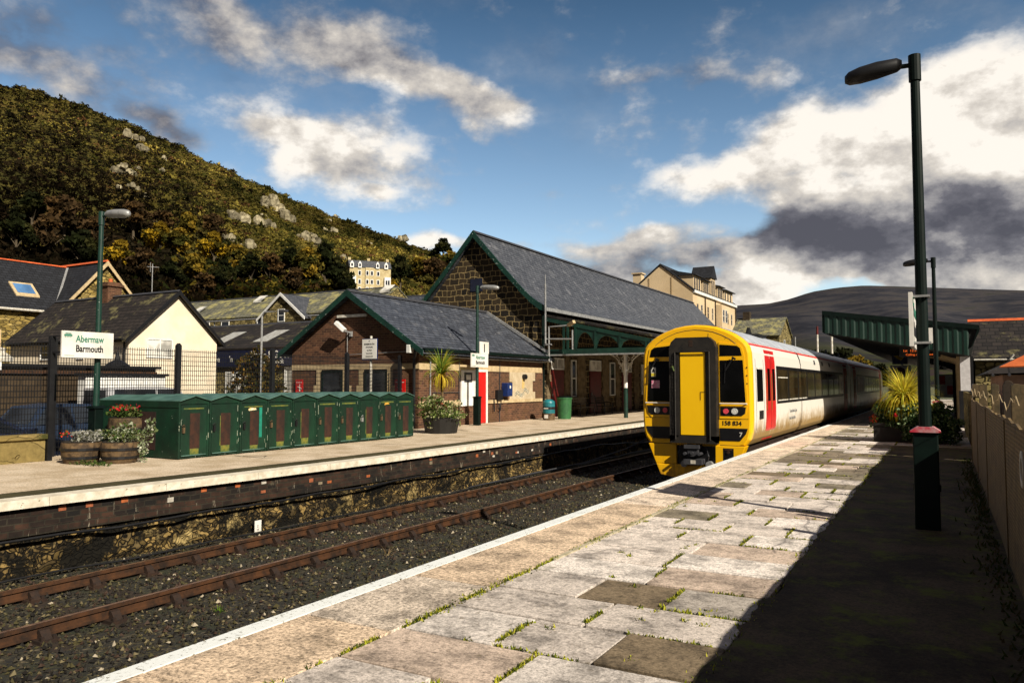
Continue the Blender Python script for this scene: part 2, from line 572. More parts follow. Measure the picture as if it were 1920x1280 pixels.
LEAFY = leafmat('yellow_leaf', 0.5)
CREAM = plain('cream_render', (0.80, 0.70, 0.54), (0.70, 0.59, 0.43), 0.85, 0.8)
CREAMST = plain('cream_stone', (0.55, 0.42, 0.24), (0.38, 0.28, 0.15), 0.85, 4.0)
GOLDST = plain('pale_gold_stone', (0.42, 0.31, 0.15), (0.26, 0.19, 0.09), 0.85, 4.0)

SLATE = bricks('grey_slate', (0.105, 0.11, 0.125), (0.062, 0.066, 0.078), (0.012, 0.012, 0.014), 0.34, 0.145, 0.012, 0.5, var=0.45, bmp=0.7, moss=(0.13, 0.12, 0.09), mossth=0.66, specks=((0.24, 0.24, 0.25), 2.6, 0.72))
SLATE2 = bricks('blue_grey_slate', (0.09, 0.10, 0.125), (0.052, 0.058, 0.074), (0.010, 0.010, 0.012), 0.34, 0.105, 0.011, 0.5, var=0.45, bmp=0.7, specks=((0.22, 0.22, 0.23), 2.9, 0.71))
SLATEDK = bricks('dark_slate', (0.036, 0.028, 0.024), (0.016, 0.013, 0.012), (0.004, 0.003, 0.003), 0.4, 0.2, 0.018, 0.8, var=0.5, bmp=0.5, moss=(0.13, 0.115, 0.05), mossth=0.54)
SLATENAVY = bricks('charcoal_slate', (0.024, 0.026, 0.032), (0.014, 0.015, 0.019), (0.004, 0.004, 0.005), 0.45, 0.22, 0.02, 0.7, var=0.4, bmp=0.5, moss=(0.06, 0.06, 0.05), mossth=0.66)
SLATEMOSS = bricks('mossy_slate', (0.22, 0.21, 0.15), (0.12, 0.12, 0.09), (0.03, 0.03, 0.02), 0.5, 0.25, 0.02, 0.9, var=0.6, bmp=0.5, moss=(0.30, 0.27, 0.11), mossth=0.48)
BRICK = bricks('dark_red_brick', (0.088, 0.034, 0.022), (0.035, 0.016, 0.013), (0.11, 0.06, 0.032), 0.30, 0.10, 0.012, 0.85, var=0.6, stain=(0.045, 0.022, 0.014))
BRICKLT = bricks('lit_red_brick', (0.21, 0.088, 0.045), (0.09, 0.038, 0.024), (0.25, 0.14, 0.07), 0.30, 0.10, 0.012, 0.85, var=0.6, stain=(0.24, 0.14, 0.04))
ASHLAR = bricks('dark_ashlar', (0.060, 0.040, 0.018), (0.012, 0.009, 0.006), (0.36, 0.26, 0.115), 0.50, 0.29, 0.020, 0.9, warp_=0.24, squash=0.6, sqf=3, var=0.7, msmooth=0.25, offset=0.38)
PITBRICK = bricks('pit_brick', (0.060, 0.028, 0.016), (0.008, 0.007, 0.006), (0.035, 0.028, 0.018), 0.20, 0.085, 0.010, 0.9, warp_=0.05, var=0.95, stain=(0.006, 0.005, 0.004), moss=(0.16, 0.13, 0.08), mossth=0.62, streak=((0.30, 0.26, 0.19), 0.60))
RUBBLEPIT = rubble('pit_rubble', [(0.012, 0.009, 0.005), (0.10, 0.068, 0.022), (0.33, 0.22, 0.075), (0.03, 0.02, 0.009), (0.17, 0.12, 0.05)], (0.004, 0.003, 0.002), 7.5, 0.16, dark=(0.006, 0.005, 0.003), dth=0.50, bmp=1.0, moss=(0.34, 0.25, 0.10), mth=0.56, wobble=0.85)
RUBBLEGOLD = rubble('gold_rubble', [(0.14, 0.10, 0.03), (0.32, 0.225, 0.06), (0.48, 0.35, 0.12), (0.08, 0.06, 0.02)], (0.035, 0.025, 0.01), 2.2, 0.10, stretch=(1, 1, 2.6))
RUBBLEOLV = rubble('olive_rubble', [(0.12, 0.095, 0.035), (0.28, 0.22, 0.085), (0.42, 0.33, 0.14), (0.06, 0.05, 0.02)], (0.025, 0.02, 0.008), 2.0, 0.12, stretch=(1, 1, 2.4))
LOWWALL = rubble('low_wall_render', [(0.22, 0.16, 0.05), (0.30, 0.22, 0.08), (0.16, 0.12, 0.04)], (0.15, 0.11, 0.04), 1.2, 0.02, moss=(0.05, 0.05, 0.012), mth=0.55)
REDRIDGE = plain('red_ridge_tile', (0.62, 0.12, 0.03), (0.4, 0.07, 0.02), 0.7, 3.0)
ORANGET = plain('orange_tile', (0.55, 0.13, 0.03), (0.38, 0.08, 0.02), 0.7, 3.0)

# ================================================================ the setting
def lin(pts, y):
    for (a, xa), (b, xb) in zip(pts, pts[1:]):
        if y <= b:
            return xa + (xb - xa) * (y - a) / (b - a)
    return pts[-1][1]


EDGE = [(-8, -11.9), (2, -11.42), (5.9, -11.2), (10, -10.92), (13.4, -10.78), (31, -10.8), (95, -10.85)]
GZ = -1.09


def ground_mat():
    m, t, p = newmat('ground_earth')
    co = objco(t)
    a = t.noise(co, 0.012, 8, 0.65)
    b = t.noise(co, 0.15, 6, 0.7)
    cc = t.ramp(t.math('ADD', t.math('MULTIPLY', a, 0.7), t.math('MULTIPLY', b, 0.3)), [(0.35, (0.03, 0.035, 0.012)), (0.5, (0.07, 0.075, 0.025)), (0.65, (0.06, 0.045, 0.025))])
    t.put(p.inputs['Base Color'], cc); p.inputs['Roughness'].default_value = 1.0
    return m


g = MB(); g.face([(-6000, -300, -1.3), (6000, -300, -1.3), (6000, 9000, -1.3), (-6000, 9000, -1.3)])
struct(g.build('ground', ground_mat()))


def asphalt(name, c, c2, moss=None, mth=0.55, sc=90):
    m, t, p = newmat(name)
    co = objco(t)
    n1 = t.noise(co, sc, 3, 0.8); n2 = t.noise(co, 1.1, 7, 0.7)
    cc = t.mix(t.smooth(n2, 0.35, 0.65), c, c2)
    cc = t.mix(0.7, cc, t.ramp(n1, [(0.35, 0.35), (0.65, 1.3)]), 'MULTIPLY')
    if moss:
        cc = t.mix(t.smooth(t.noise(co, 2.3, 7, 0.8), mth, mth + 0.14), cc, moss)
    t.put(p.inputs['Base Color'], cc)
    p.inputs['Roughness'].default_value = 0.92
    p.inputs['Specular IOR Level'].default_value = 0.15
    bump(t, p, n1, 0.5, 0.01)
    return m


TARMAC = asphalt('mossy_tarmac', (0.045, 0.033, 0.022), (0.115, 0.082, 0.050), (0.105, 0.115, 0.022), 0.50, 45)
ROAD = asphalt('car_park_tarmac', (0.06, 0.055, 0.05), (0.10, 0.09, 0.075))
DARKSTRIP = asphalt('dark_green_strip', (0.045, 0.040, 0.018), (0.085, 0.072, 0.035), (0.04, 0.045, 0.012), 0.55)

b = MB(); b.box(-300, -17.45, -40, 260, -1.2, -0.45)
struct(b.build('car_park', ROAD))
b = MB(); b.box(0.62, 90, -20, 120, -1.2, -0.5)
struct(b.build('back_yard', ROAD))


def ballast_mat():
    m, t, p = newmat('ballast_bed')
    co = objco(t)
    v = t.n('ShaderNodeTexVoronoi'); t.put(v.inputs['Vector'], co); v.inputs['Scale'].default_value = 22
    r = t.sep(v.outputs['Color'])[0]
    cc = t.ramp(r, [(0, (0.006, 0.005, 0.003)), (0.5, (0.018, 0.014, 0.007)), (0.85, (0.035, 0.029, 0.012)), (1, (0.09, 0.07, 0.04))])
    cc = t.mix(t.smooth(t.noise(co, 1.2, 6, 0.7), 0.45, 0.65), cc, (0.016, 0.018, 0.004))
    t.put(p.inputs['Base Color'], cc); p.inputs['Roughness'].default_value = 0.95
    bump(t, p, v.outputs['Distance'], 1.0, 0.03)
    return m


BALLAST = ballast_mat()
b = MB(); b.box(-12.6, -4.0, -8, 120, -1.28, GZ)
struct(b.build('track_bed', BALLAST))

# loose ballast stones
def ballast_stones():
    rng = np.random.default_rng(3)
    N = 42000
    y = 1.8 + 26 * rng.random(N) ** 1.55
    x = -11.9 + 5.9 * rng.random(N)
    lim = np.array([lin(EDGE, v) - 0.05 for v in y])
    ok = (x > lim)
    x, y = x[ok], y[ok]
    n = len(x)
    s = 0.009 + 0.024 * rng.random(n) ** 1.8
    z = GZ + s * 0.35 + 0.02 * rng.random(n) - 0.006
    c = np.stack([x, y, z], 1)
    base = np.array([[1, 0, 0], [0, 1, 0], [-1, 0, 0], [0, -1, 0], [0, 0, 1.0]])
    th = rng.random(n) * 6.28
    sc = s[:, None] * (0.55 + 0.9 * rng.random((n, 3)))
    P = []
    for bb in base:
        v = bb[None, :] * sc + (rng.random((n, 3)) - 0.5) * s[:, None] * 0.5
        rx = v[:, 0] * np.cos(th) - v[:, 1] * np.sin(th)
        ry = v[:, 0] * np.sin(th) + v[:, 1] * np.cos(th)
        P.append(np.stack([rx, ry, v[:, 2]], 1) + c)
    tri = []
    for i, j in ((0, 1), (1, 2), (2, 3), (3, 0)):
        tri += [P[i], P[j], P[4]]
    V = np.stack(tri, 1).reshape(-1, 3)
    k = rng.random(n)
    pal = np.array([(0.008, 0.006, 0.004), (0.022, 0.017, 0.008), (0.050, 0.042, 0.014), (0.035, 0.018, 0.010), (0.12, 0.095, 0.045), (0.32, 0.27, 0.19)])
    idx = np.searchsorted([0.34, 0.56, 0.77, 0.89, 0.978], k)
    C = np.repeat(pal[idx], 4, axis=0)
    m, t, p = newmat('ballast_stone')
    a = t.n('ShaderNodeAttribute'); a.attribute_name = 'col'
    t.put(p.inputs['Base Color'], a.outputs['Color']); p.inputs['Roughness'].default_value = 0.75
    p.inputs['Specular IOR Level'].default_value = 0.3
    o = np_mesh('ballast_stones', V, 3, C, m)
    tag(o, 'loose dark broken stones lying between and beside the rusty rails', 'ballast', kind='stuff')


ballast_stones()

# ---------------------------------------------------------------- right platform (the one the camera stands on)
def slab_mat(name, sc=55, con=0.55):
    m, t, p = newmat(name)
    co = objco(t)
    a = t.n('ShaderNodeAttribute'); a.attribute_name = 'col'
    n1 = t.noise(co, sc, 4, 0.8)
    n2 = t.noise(co, 2.6, 8, 0.72)
    n3 = t.noise(co, 8.0, 6, 0.75)
    n4 = t.noise(co, 20.0, 5, 0.8)
    cc = t.mix(con, a.outputs['Color'], t.ramp(n1, [(0.36, 0.18), (0.56, 1.25)]), 'MULTIPLY')
    cc = t.mix(0.65, cc, t.ramp(n4, [(0.36, 0.35), (0.54, 1.12)]), 'MULTIPLY')
    cc = t.mix(0.9, cc, t.ramp(n2, [(0.36, 0.36), (0.54, 1.08)]), 'MULTIPLY')
    cc = t.mix(t.smooth(n3, 0.56, 0.70), cc, t.mix(0.75, cc, (0.10, 0.075, 0.04)))
    moss_ = t.smooth(t.noise(co, 1.4, 9, 0.8), 0.60, 0.70)
    cc = t.mix(t.math('MULTIPLY', moss_, 0.6), cc, (0.12, 0.11, 0.035))
    t.put(p.inputs['Base Color'], cc)
    p.inputs['Roughness'].default_value = 0.9
    p.inputs['Specular IOR Level'].default_value = 0.2
    bump(t, p, t.math('ADD', n1, t.math('MULTIPLY', n3, 0.8)), 0.5, 0.006)
    return m


SLAB = slab_mat('paving_slab')
COARSE = slab_mat('coarse_coping', 38, 0.85)
JOINT = plain('joint_earth', (0.016, 0.014, 0.006), (0.007, 0.006, 0.004), 1.0, 8.0)
rs = random.Random(11)
b = MB()
b.box(-4.02, 0.62, -8, 95, -1.2, -0.035)
struct(b.build('platform_bed', JOINT))
sl = MB(); pv = []
y0 = 4.15 - 0.618 * 18
k = -18
XJ = -3.17
DARKS = {(0, 2), (2, 1), (11, 3), (16, 0), (20, 1), (21, 0), (24, 2)}
while y0 < 92:
    pat = k % 2
    xs = [XJ, -2.48, -1.82, -1.19] if pat == 0 else [XJ, -2.15, -1.19]
    if k in (7, 13, 19): xs = [XJ, -2.75, -2.15, -1.5, -1.19]
    if k == 4: xs = [XJ, -2.2, -1.19]
    if k == 11: xs = [XJ, -2.75, -2.15, -1.19]
    right = []
    if y0 > 22.2:
        right = [-0.55, 0.08, 0.6] if pat else [-0.25, 0.6]
    xs = xs + right
    for i in range(len(xs) - 1):
        x0, x1 = xs[i], xs[i + 1]
        gp = 0.008 + 0.006 * rs.random()
        dz = -0.006 + 0.012 * rs.random()
        v = rs.random()
        base = (0.68, 0.595, 0.525)
        if v < 0.10: base = (0.56, 0.44, 0.35)
        elif v < 0.22: base = (0.52, 0.46, 0.40)
        elif v < 0.30 and k > 6: base = (0.25, 0.21, 0.15)
        elif v > 0.8: base = (0.76, 0.68, 0.61)
        if k < 3 and v >= 0.1: base = tuple(q * 0.80 for q in base)
        if (k, i) in DARKS: base = (0.20, 0.15, 0.095)
        if k > 15 and rs.random() < 0.28: base = (0.26, 0.21, 0.15)
        q = 0.92 + 0.16 * rs.random()
        c = tuple(q * e for e in base)
        gy = gp + 0.007
        j_ = lambda: rs.uniform(-0.004, 0.004)
        sl.prism([(x0 + gp + j_(), y0 + gy + j_()), (x1 - gp + j_(), y0 + gy + j_()), (x1 - gp + j_(), y0 + 0.618 - gy + j_()), (x0 + gp + j_(), y0 + 0.618 - gy + j_())], 'z', -0.06, dz, c)
        pv.append((x0, x1, y0))
    y0 += 0.618; k += 1
# coping slabs behind the white line
cy = -7.0
cp = MB()
while cy < 92:
    L = rs.choice((1.25, 1.5, 1.8))
    base = (0.62, 0.47, 0.33) if rs.random() < 0.6 else (0.66, 0.50, 0.35)
    if cy > 9: base = (0.78, 0.63, 0.49)
    if 3.6 < cy + L / 2 < 5.2: base = (0.60, 0.50, 0.40)
    fq = 0.92 + 0.14 * rs.random(); c = tuple(q * fq for q in base)
    cp.box(-3.925, XJ - 0.008 - 0.004 * rs.random(), cy + 0.006, cy + L - 0.006, -0.07, 0.004 * rs.random() - 0.001, c)
    cy += L
struct(sl.build('platform_pavement', SLAB, bevel=0.004))
struct(cp.build('coping_pavement', COARSE, bevel=0.004))
b = MB()
yy = 6.4
while yy < 92:                                        # thin pale kerb between coping and slabs farther on
    b.box(XJ - 0.018, XJ + 0.03, yy, yy + 0.6, -0.05, 0.009, (1, 1, 1)); yy += 0.606
struct(b.build('kerb_strip', plain('kerb_stone', (0.48, 0.42, 0.30), (0.30, 0.26, 0.16), 0.9, 9.0)))


def wornpaint():
    m, t, p = newmat('worn_white_line')
    co = objco(t)
    n = t.noise(co, 34, 5, 0.75); n2 = t.noise(co, 4, 4, 0.6)
    f = t.smooth(t.math('ADD', t.math('MULTIPLY', n, 0.7), t.math('MULTIPLY', n2, 0.3)), 0.56, 0.60)
    t.put(p.inputs['Base Color'], t.mix(f, (0.72, 0.74, 0.72), (0.14, 0.12, 0.08)))
    p.inputs['Roughness'].default_value = 0.8
    bump(t, p, n, 0.4, 0.005)
    return m


LINEW = wornpaint()
b = MB()
yy = -7.0
while yy < 92:
    j = 0.012 * (rs.random() - 0.5)
    b.box(-4.075 + j, -3.93, yy, yy + 1.495, -0.09, 0.006)
    yy += 1.5
struct(b.build('platform_edge_line', LINEW))
# tarmac strip with a ragged, mossy left edge, in the shade of the fence
b = MB()
pts = []
yy = -7.0
while yy < 22.3:
    pts.append((-1.19 + 0.035 * math.sin(yy * 3.1) * math.sin(yy * 1.3) + rs.uniform(-0.035, 0.035), yy)); yy += 0.17
for (xa, ya), (xb, yb) in zip(pts, pts[1:]):
    b.face([(xa, ya, 0.009), (0.6, ya, 0.009), (0.6, yb, 0.009), (xb, yb, 0.009)])
    b.face([(xa - 0.02, ya, -0.01), (xa, ya, 0.009), (xb, yb, 0.009), (xb - 0.02, yb, -0.01)])
struct(b.build('tarmac_path', TARMAC))
b = MB(); b.box(-1.2, 0.6, 22.3, 22.42, -0.05, 0.02)
struct(b.build('path_kerb', plain('pale_kerb', (0.40, 0.34, 0.24), (0.25, 0.2, 0.13), 0.9, 6)))


# ---------------------------------------------------------------- left platform
def strip(name, pts_in, pts_out, z0, z1, m, topz=None):
    pass


def edge_sheet(off0, off1, z, y0_=-8, y1_=95, step=1.0):
    """sheet following the platform edge between two offsets behind it"""
    mb = MB(); ys = np.arange(y0_, y1_ + 0.01, step)
    for a, bb in zip(ys, ys[1:]):
        xa, xb = lin(EDGE, a), lin(EDGE, bb)
        xo = [(-17.45 if off1 == 'back' else xa - off1), (-17.45 if off1 == 'back' else xb - off1)]
        mb.face([(xo[0], a, z), (xa - off0, a, z), (xb - off0, bb, z), (xo[1], bb, z)])
    return mb


PAV = asphalt('pale_paving', (0.46, 0.355, 0.235), (0.68, 0.56, 0.42), (0.24, 0.18, 0.08), 0.62, 30)
b = edge_sheet(0.9, 'back', 0.0)
struct(b.build('opposite_platform_pavement', PAV))
b = edge_sheet(0.36, 0.9, -0.003)
struct(b.build('opposite_platform_strip', DARKSTRIP))
b = MB(); b.box(-17.45, -11.95, -8, 95, -1.2, -0.02)
struct(b.build('opposite_platform_bed', JOINT))
# crosswise joints and cracks of the far platform are thin strips of moss and earth
b = MB()
for i in range(24):
    yy = rs.uniform(5, 34); xx = rs.uniform(-15.6, -12.2)
    px, py = xx, yy
    for q in range(rs.randint(2, 6)):
        nx_, ny_ = px + rs.uniform(-0.5, 0.1), py + rs.uniform(-0.25, 0.25)
        b.face([(px, py - 0.02, 0.004), (nx_, ny_ - 0.02, 0.004), (nx_, ny_ + 0.02, 0.004), (px, py + 0.02, 0.004)])
        px, py = nx_, ny_
struct(b.build('pavement_cracks', JOINT))


def wall_strip(mb, off, z0, z1, y0_=-8, y1_=95, step=1.0, depth=0.3):
    ys = np.arange(y0_, y1_ + 0.01, step)
    for a, bb in zip(ys, ys[1:]):
        xa, xb = lin(EDGE, a) - off, lin(EDGE, bb) - off
        mb.face([(xa, a, z0), (xb, bb, z0), (xb, bb, z1), (xa, a, z1)])
        mb.face([(xa, a, z1), (xb, bb, z1), (xb - depth, bb, z1), (xa - depth, a, z1)])
        mb.face([(xa, a, z0), (xa - depth, a, z0), (xb - depth, bb, z0), (xb, bb, z0)])


pw = thing('retaining_wall', 'dark brick and rubble platform wall facing the rusty track, white coping on top', 'platform wall')
c = MB()
ys = -8.0
while ys < 95:                                          # coping stones painted white on face and top
    a, bb = ys + 0.004, ys + 1.8 - 0.004
    xa, xb = lin(EDGE, a), lin(EDGE, bb)
    j = 0.008 * (rs.random() - 0.5)
    vs = [(xa + j, a, -0.125), (xb + j, bb, -0.125), (xb + j, bb, 0.0), (xa + j, a, 0.0)]
    ws = [(x - 0.36, y, z) for x, y, z in vs]
    c.faces(vs + ws, [(0, 1, 2, 3), (3, 2, 6, 7), (4, 7, 6, 5), (0, 4, 5, 1), (0, 3, 7, 4), (1, 5, 6, 2)])
    ys += 1.8
COPW = plain('white_coping', (0.72, 0.66, 0.55), (0.50, 0.44, 0.33), 0.85, 5.0, chips=((0.18, 0.14, 0.08), 12, 0.66), bmp=0.4)
c.build('coping', COPW, pw)
c = MB(); wall_strip(c, 0.10, -0.40, -0.125); wall_strip(c, 0.06, -0.52, -0.40)
c.build('brick_courses', PITBRICK, pw)
c = MB()
ysr = np.arange(-8, 95, 0.35); zs = np.linspace(-1.12, -0.52, 5)
rr = random.Random(5)
grid = [[(lin(EDGE, y) - 0.12 + rr.uniform(-0.05, 0.05), y, z) for y in ysr] for z in zs]
for i in range(len(zs) - 1):
    for j in range(len(ysr) - 1):
        c.face([grid[i][j], grid[i][j + 1], grid[i + 1][j + 1], grid[i + 1][j]])
c.build('rubble_base', RUBBLEPIT, pw)
c = MB()
for i in range(26):                                      # single orange or white bricks
    yy = rr.uniform(5.5, 22); zz = -0.14 - 0.095 * rr.randint(1, 3)
    x_ = lin(EDGE, yy) - 0.10
    c.box(x_ - 0.01, x_ + 0.008, yy, yy + 0.11, zz, zz + 0.075, rr.choice([(0.42, 0.11, 0.03), (0.34, 0.10, 0.04), (0.55, 0.50, 0.42), (0.25, 0.2, 0.13)]))
BRK = plain('odd_brick', (1, 1, 1), (0.6, 0.6, 0.6), 0.9, 9, attr=True)
c.build('odd_bricks', BRK, pw)
c = MB()
for dy in (0, 0.26):
    x_ = lin(EDGE, 9.9) - 0.10
    c.box(x_ - 0.01, x_ + 0.012, 10.6 + dy, 10.66 + dy, -0.42, -0.22)
c.box(lin(EDGE, 9.9) - 0.11, lin(EDGE, 9.9) - 0.086, 10.66, 10.86, -0.26, -0.22)
c.build('painted_mark', SIGNW, pw)
# cables and pipe along the wall
for nm, lab, zc, of, r_ in (('cable', 'thick black cable clipped along the platform wall under the brick courses', -0.56, -0.03, 0.022),
                            ('cable', 'thinner black cable lying at the foot of the platform wall beside the ballast', -1.03, -0.24, 0.016)):
    path = []
    for yy in np.arange(-7, 32, 0.8):
        path.append((lin(EDGE, yy) - of + 0.03 * math.sin(yy * 1.7), yy, zc + 0.02 * math.sin(yy * 2.3) - (0.0 if yy < 26 else (yy - 26) * 0.05 if zc > -0.8 else 0)))
    c = MB(); c.tube(path, r_, 6)
    tag(c.build(nm, BLACK, smooth=True), lab, 'cable')
c = MB(); c.tube([(-10.55, 16.5, -1.0), (-10.3, 19.5, -0.93), (-10.25, 23, -0.93), (-10.4, 27, -0.8), (-10.6, 31, -0.5)], 0.02, 6)
tag(c.build('cable', GREYD, smooth=True), 'loose grey cable rising from the ballast towards the brick wall near the train', 'cable')
c = MB(); c.box(lin(EDGE, 10) + 0.0, lin(EDGE, 10) + 0.012, 9.93, 10.08, -1.06, -0.86)
o = tag(c.build('marker_plate', SIGNW), 'small white number plate low on the rubble platform wall behind the rail', 'marker')
lettering('2', 0.06, (lin(EDGE, 10) + 0.013, 9.98, -0.98), '+x', BLACK, o)
lettering('14', 0.05, (lin(EDGE, 10) + 0.013, 9.97, -1.04), '+x', BLACK, o)

# ---------------------------------------------------------------- rails and sleepers
XB = lambda y: -10.08 + 0.0188 * min(y, 62)
XF = lambda y: -8.45 + 0.0188 * min(y, 62)


RAILTOP = plain('worn_rail_top', (0.26, 0.15, 0.085), (0.12, 0.06, 0.03), 0.38, 5.0, metal=0.3)


def rail(f, label):
    c = MB()
    prof = [(-0.036, 0), (0.036, 0), (0.036, -0.040), (0.010, -0.052), (0.010, -0.105), (0.034, -0.118), (0.034, -0.145), (-0.034, -0.145), (-0.034, -0.118), (-0.010, -0.105), (-0.010, -0.052), (-0.036, -0.040)]
    ys = [-7] + list(range(0, 63, 6)) + [112]
    vs = []
    for yy in ys:
        vs += [(f(yy) + u, yy, -0.90 + v) for u, v in prof]
    n = len(prof); fs = []
    for k in range(len(ys) - 1):
        for i in range(n):
            j = (i + 1) % n
            fs.append((k * n + i, k * n + j, (k + 1) * n + j, (k + 1) * n + i))
    c.faces(vs, fs)
    o = c.build('rail', RUSTY)
    c = MB()
    for a, b_ in zip(ys, ys[1:]): c.face([(f(a) - 0.026, a, -0.8985), (f(a) + 0.026, a, -0.8985), (f(b_) + 0.026, b_, -0.8985), (f(b_) - 0.026, b_, -0.8985)])
    c.build('running_surface', RAILTOP, o)
    return tag(o, label, 'rail', 'running rails')


rail(XB, 'rusty rail next to the opposite platform wall')
rail(XF, 'rusty rail in the middle of the ballast, second from the platform wall')
rail(lambda y: -6.31, 'rail under the far wheels of the train')
rail(lambda y: -4.87, 'rail under the platform-side wheels of the train')


def make_sleeper(y):
    L = thing('railway_sleeper', 'worn dark sleeper half sunk in the ballast under the two rusty rails', 'sleeper', (XB(y), y, -1.09), 'sleepers under the rusty track')
    c = MB(); c.box(-0.55, 2.15, -0.125, 0.125, -0.12, 0.004)
    c.build('timber', WOODDK, L)
    for x in (0.0, XF(0) - XB(0)):
        c = MB()
        c.box(x - 0.19, x + 0.19, -0.10, 0.10, 0.004, 0.040)
        for sgn in (-1, 1):
            c.prism([(x + sgn * 0.036, 0.04), (x + sgn * 0.036, 0.135), (x + sgn * 0.075, 0.125), (x + sgn * 0.15, 0.04)], 'y', -0.05, 0.05)
            c.box(x + sgn * 0.145 - 0.02, x + sgn * 0.145 + 0.02, -0.08, -0.045, 0.04, 0.075)
            c.box(x + sgn * 0.145 - 0.02, x + sgn * 0.145 + 0.02, 0.045, 0.08, 0.04, 0.075)
        c.build('rail_chair', RUSTDK, L)
    return L


s0 = make_sleeper(2.4)
yy = 2.4 + 0.78
while yy < 40:
    copy_tree(s0, None, (XB(yy), yy, -1.09)); yy += 0.78


# ---------------------------------------------------------------- the hills
def sph(az_, el_, d):
    """point at compass angle az (from +Y to +X), elevation el, level distance d from the standpoint"""
    a = R(az_)
    return (d * math.sin(a), d * math.cos(a), 1.6 + d * math.tan(R(el_)))


HS = [(-95, 15.0), (-80, 17.5), (-70, 18.4), (-63.6, 18.23), (-60.7, 18.1), (-57.6, 17.4), (-54.4, 16.5), (-50.9, 15.1), (-47.3, 13.8), (-43.6, 12.45), (-39.7, 11.2), (-37.4, 10.4), (-34.6, 9.5), (-33, 8.6), (-31.8, 7.2), (-29.4, 4.8), (-26, 1.5), (-24, 0.2)]
HD0, HD1 = 145.0, 430.0
H0 = -1.0


def hill_z(az_, d):
    es = lin(HS, az_)
    top = 1.6 + HD1 * math.tan(R(es)) * (1 + 0.006 * math.sin(az_ * 2.1) + 0.004 * math.sin(az_ * 5.3))
    t = (d - HD0) / (HD1 - HD0)
    if t <= 0: return H0
    if t <= 1:
        z = H0 + (top - H0) * t ** 1.15
        z += (math.sin(az_ * 0.9 + t * 9) + 0.6 * math.sin(az_ * 2.2 - t * 17)) * 2.2 * min(1, 4 * t) * (1 - t)
        return z
    return top - (t - 1) * (HD1 - HD0) * 0.25 - (t - 1) ** 2 * 60


def hillmat():
    m, t, p = newmat('hillside')
    co = objco(t)
    a = t.noise(co, 0.035, 7, 0.7); b_ = t.noise(co, 0.3, 6, 0.75)
    f = t.math('ADD', t.math('MULTIPLY', a, 0.55), t.math('MULTIPLY', b_, 0.45))
    t.put(p.inputs['Base Color'], t.ramp(f, [(0.35, (0.014, 0.015, 0.005)), (0.46, (0.04, 0.037, 0.010)), (0.54, (0.095, 0.075, 0.018)), (0.66, (0.085, 0.042, 0.018))]))
    p.inputs['Roughness'].default_value = 1.0; p.inputs['Specular IOR Level'].default_value = 0.05
    bump(t, p, b_, 0.8, 2.0)
    return m


c = MB()
azs = np.arange(-95, -23.9, 0.5); ts = list(np.linspace(0, 1, 34)) + [1.15, 1.5]
vs = []
for t_ in ts:
    d = HD0 + (HD1 - HD0) * t_
    for a in azs:
        x_, y_, _ = sph(a, 0, d)
        vs.append((x_, y_, hill_z(a, d)))
n = len(azs); fs = []
for i in range(len(ts) - 1):
    for j in range(n - 1):
        fs.append((i * n + j, i * n + j + 1, (i + 1) * n + j + 1, (i + 1) * n + j))
c.faces(vs, fs)
struct(c.build('hill', hillmat(), smooth=True))


HOT = [-42.4, -37.6, 300.0]                              # the hotel's clearing: compass angles and distance
for d_ in range(150, 430, 2):
    if math.degrees(math.atan2(hill_z(-40.05, d_) - 1.6, d_)) >= 5.9:
        HOT[2] = float(d_); break


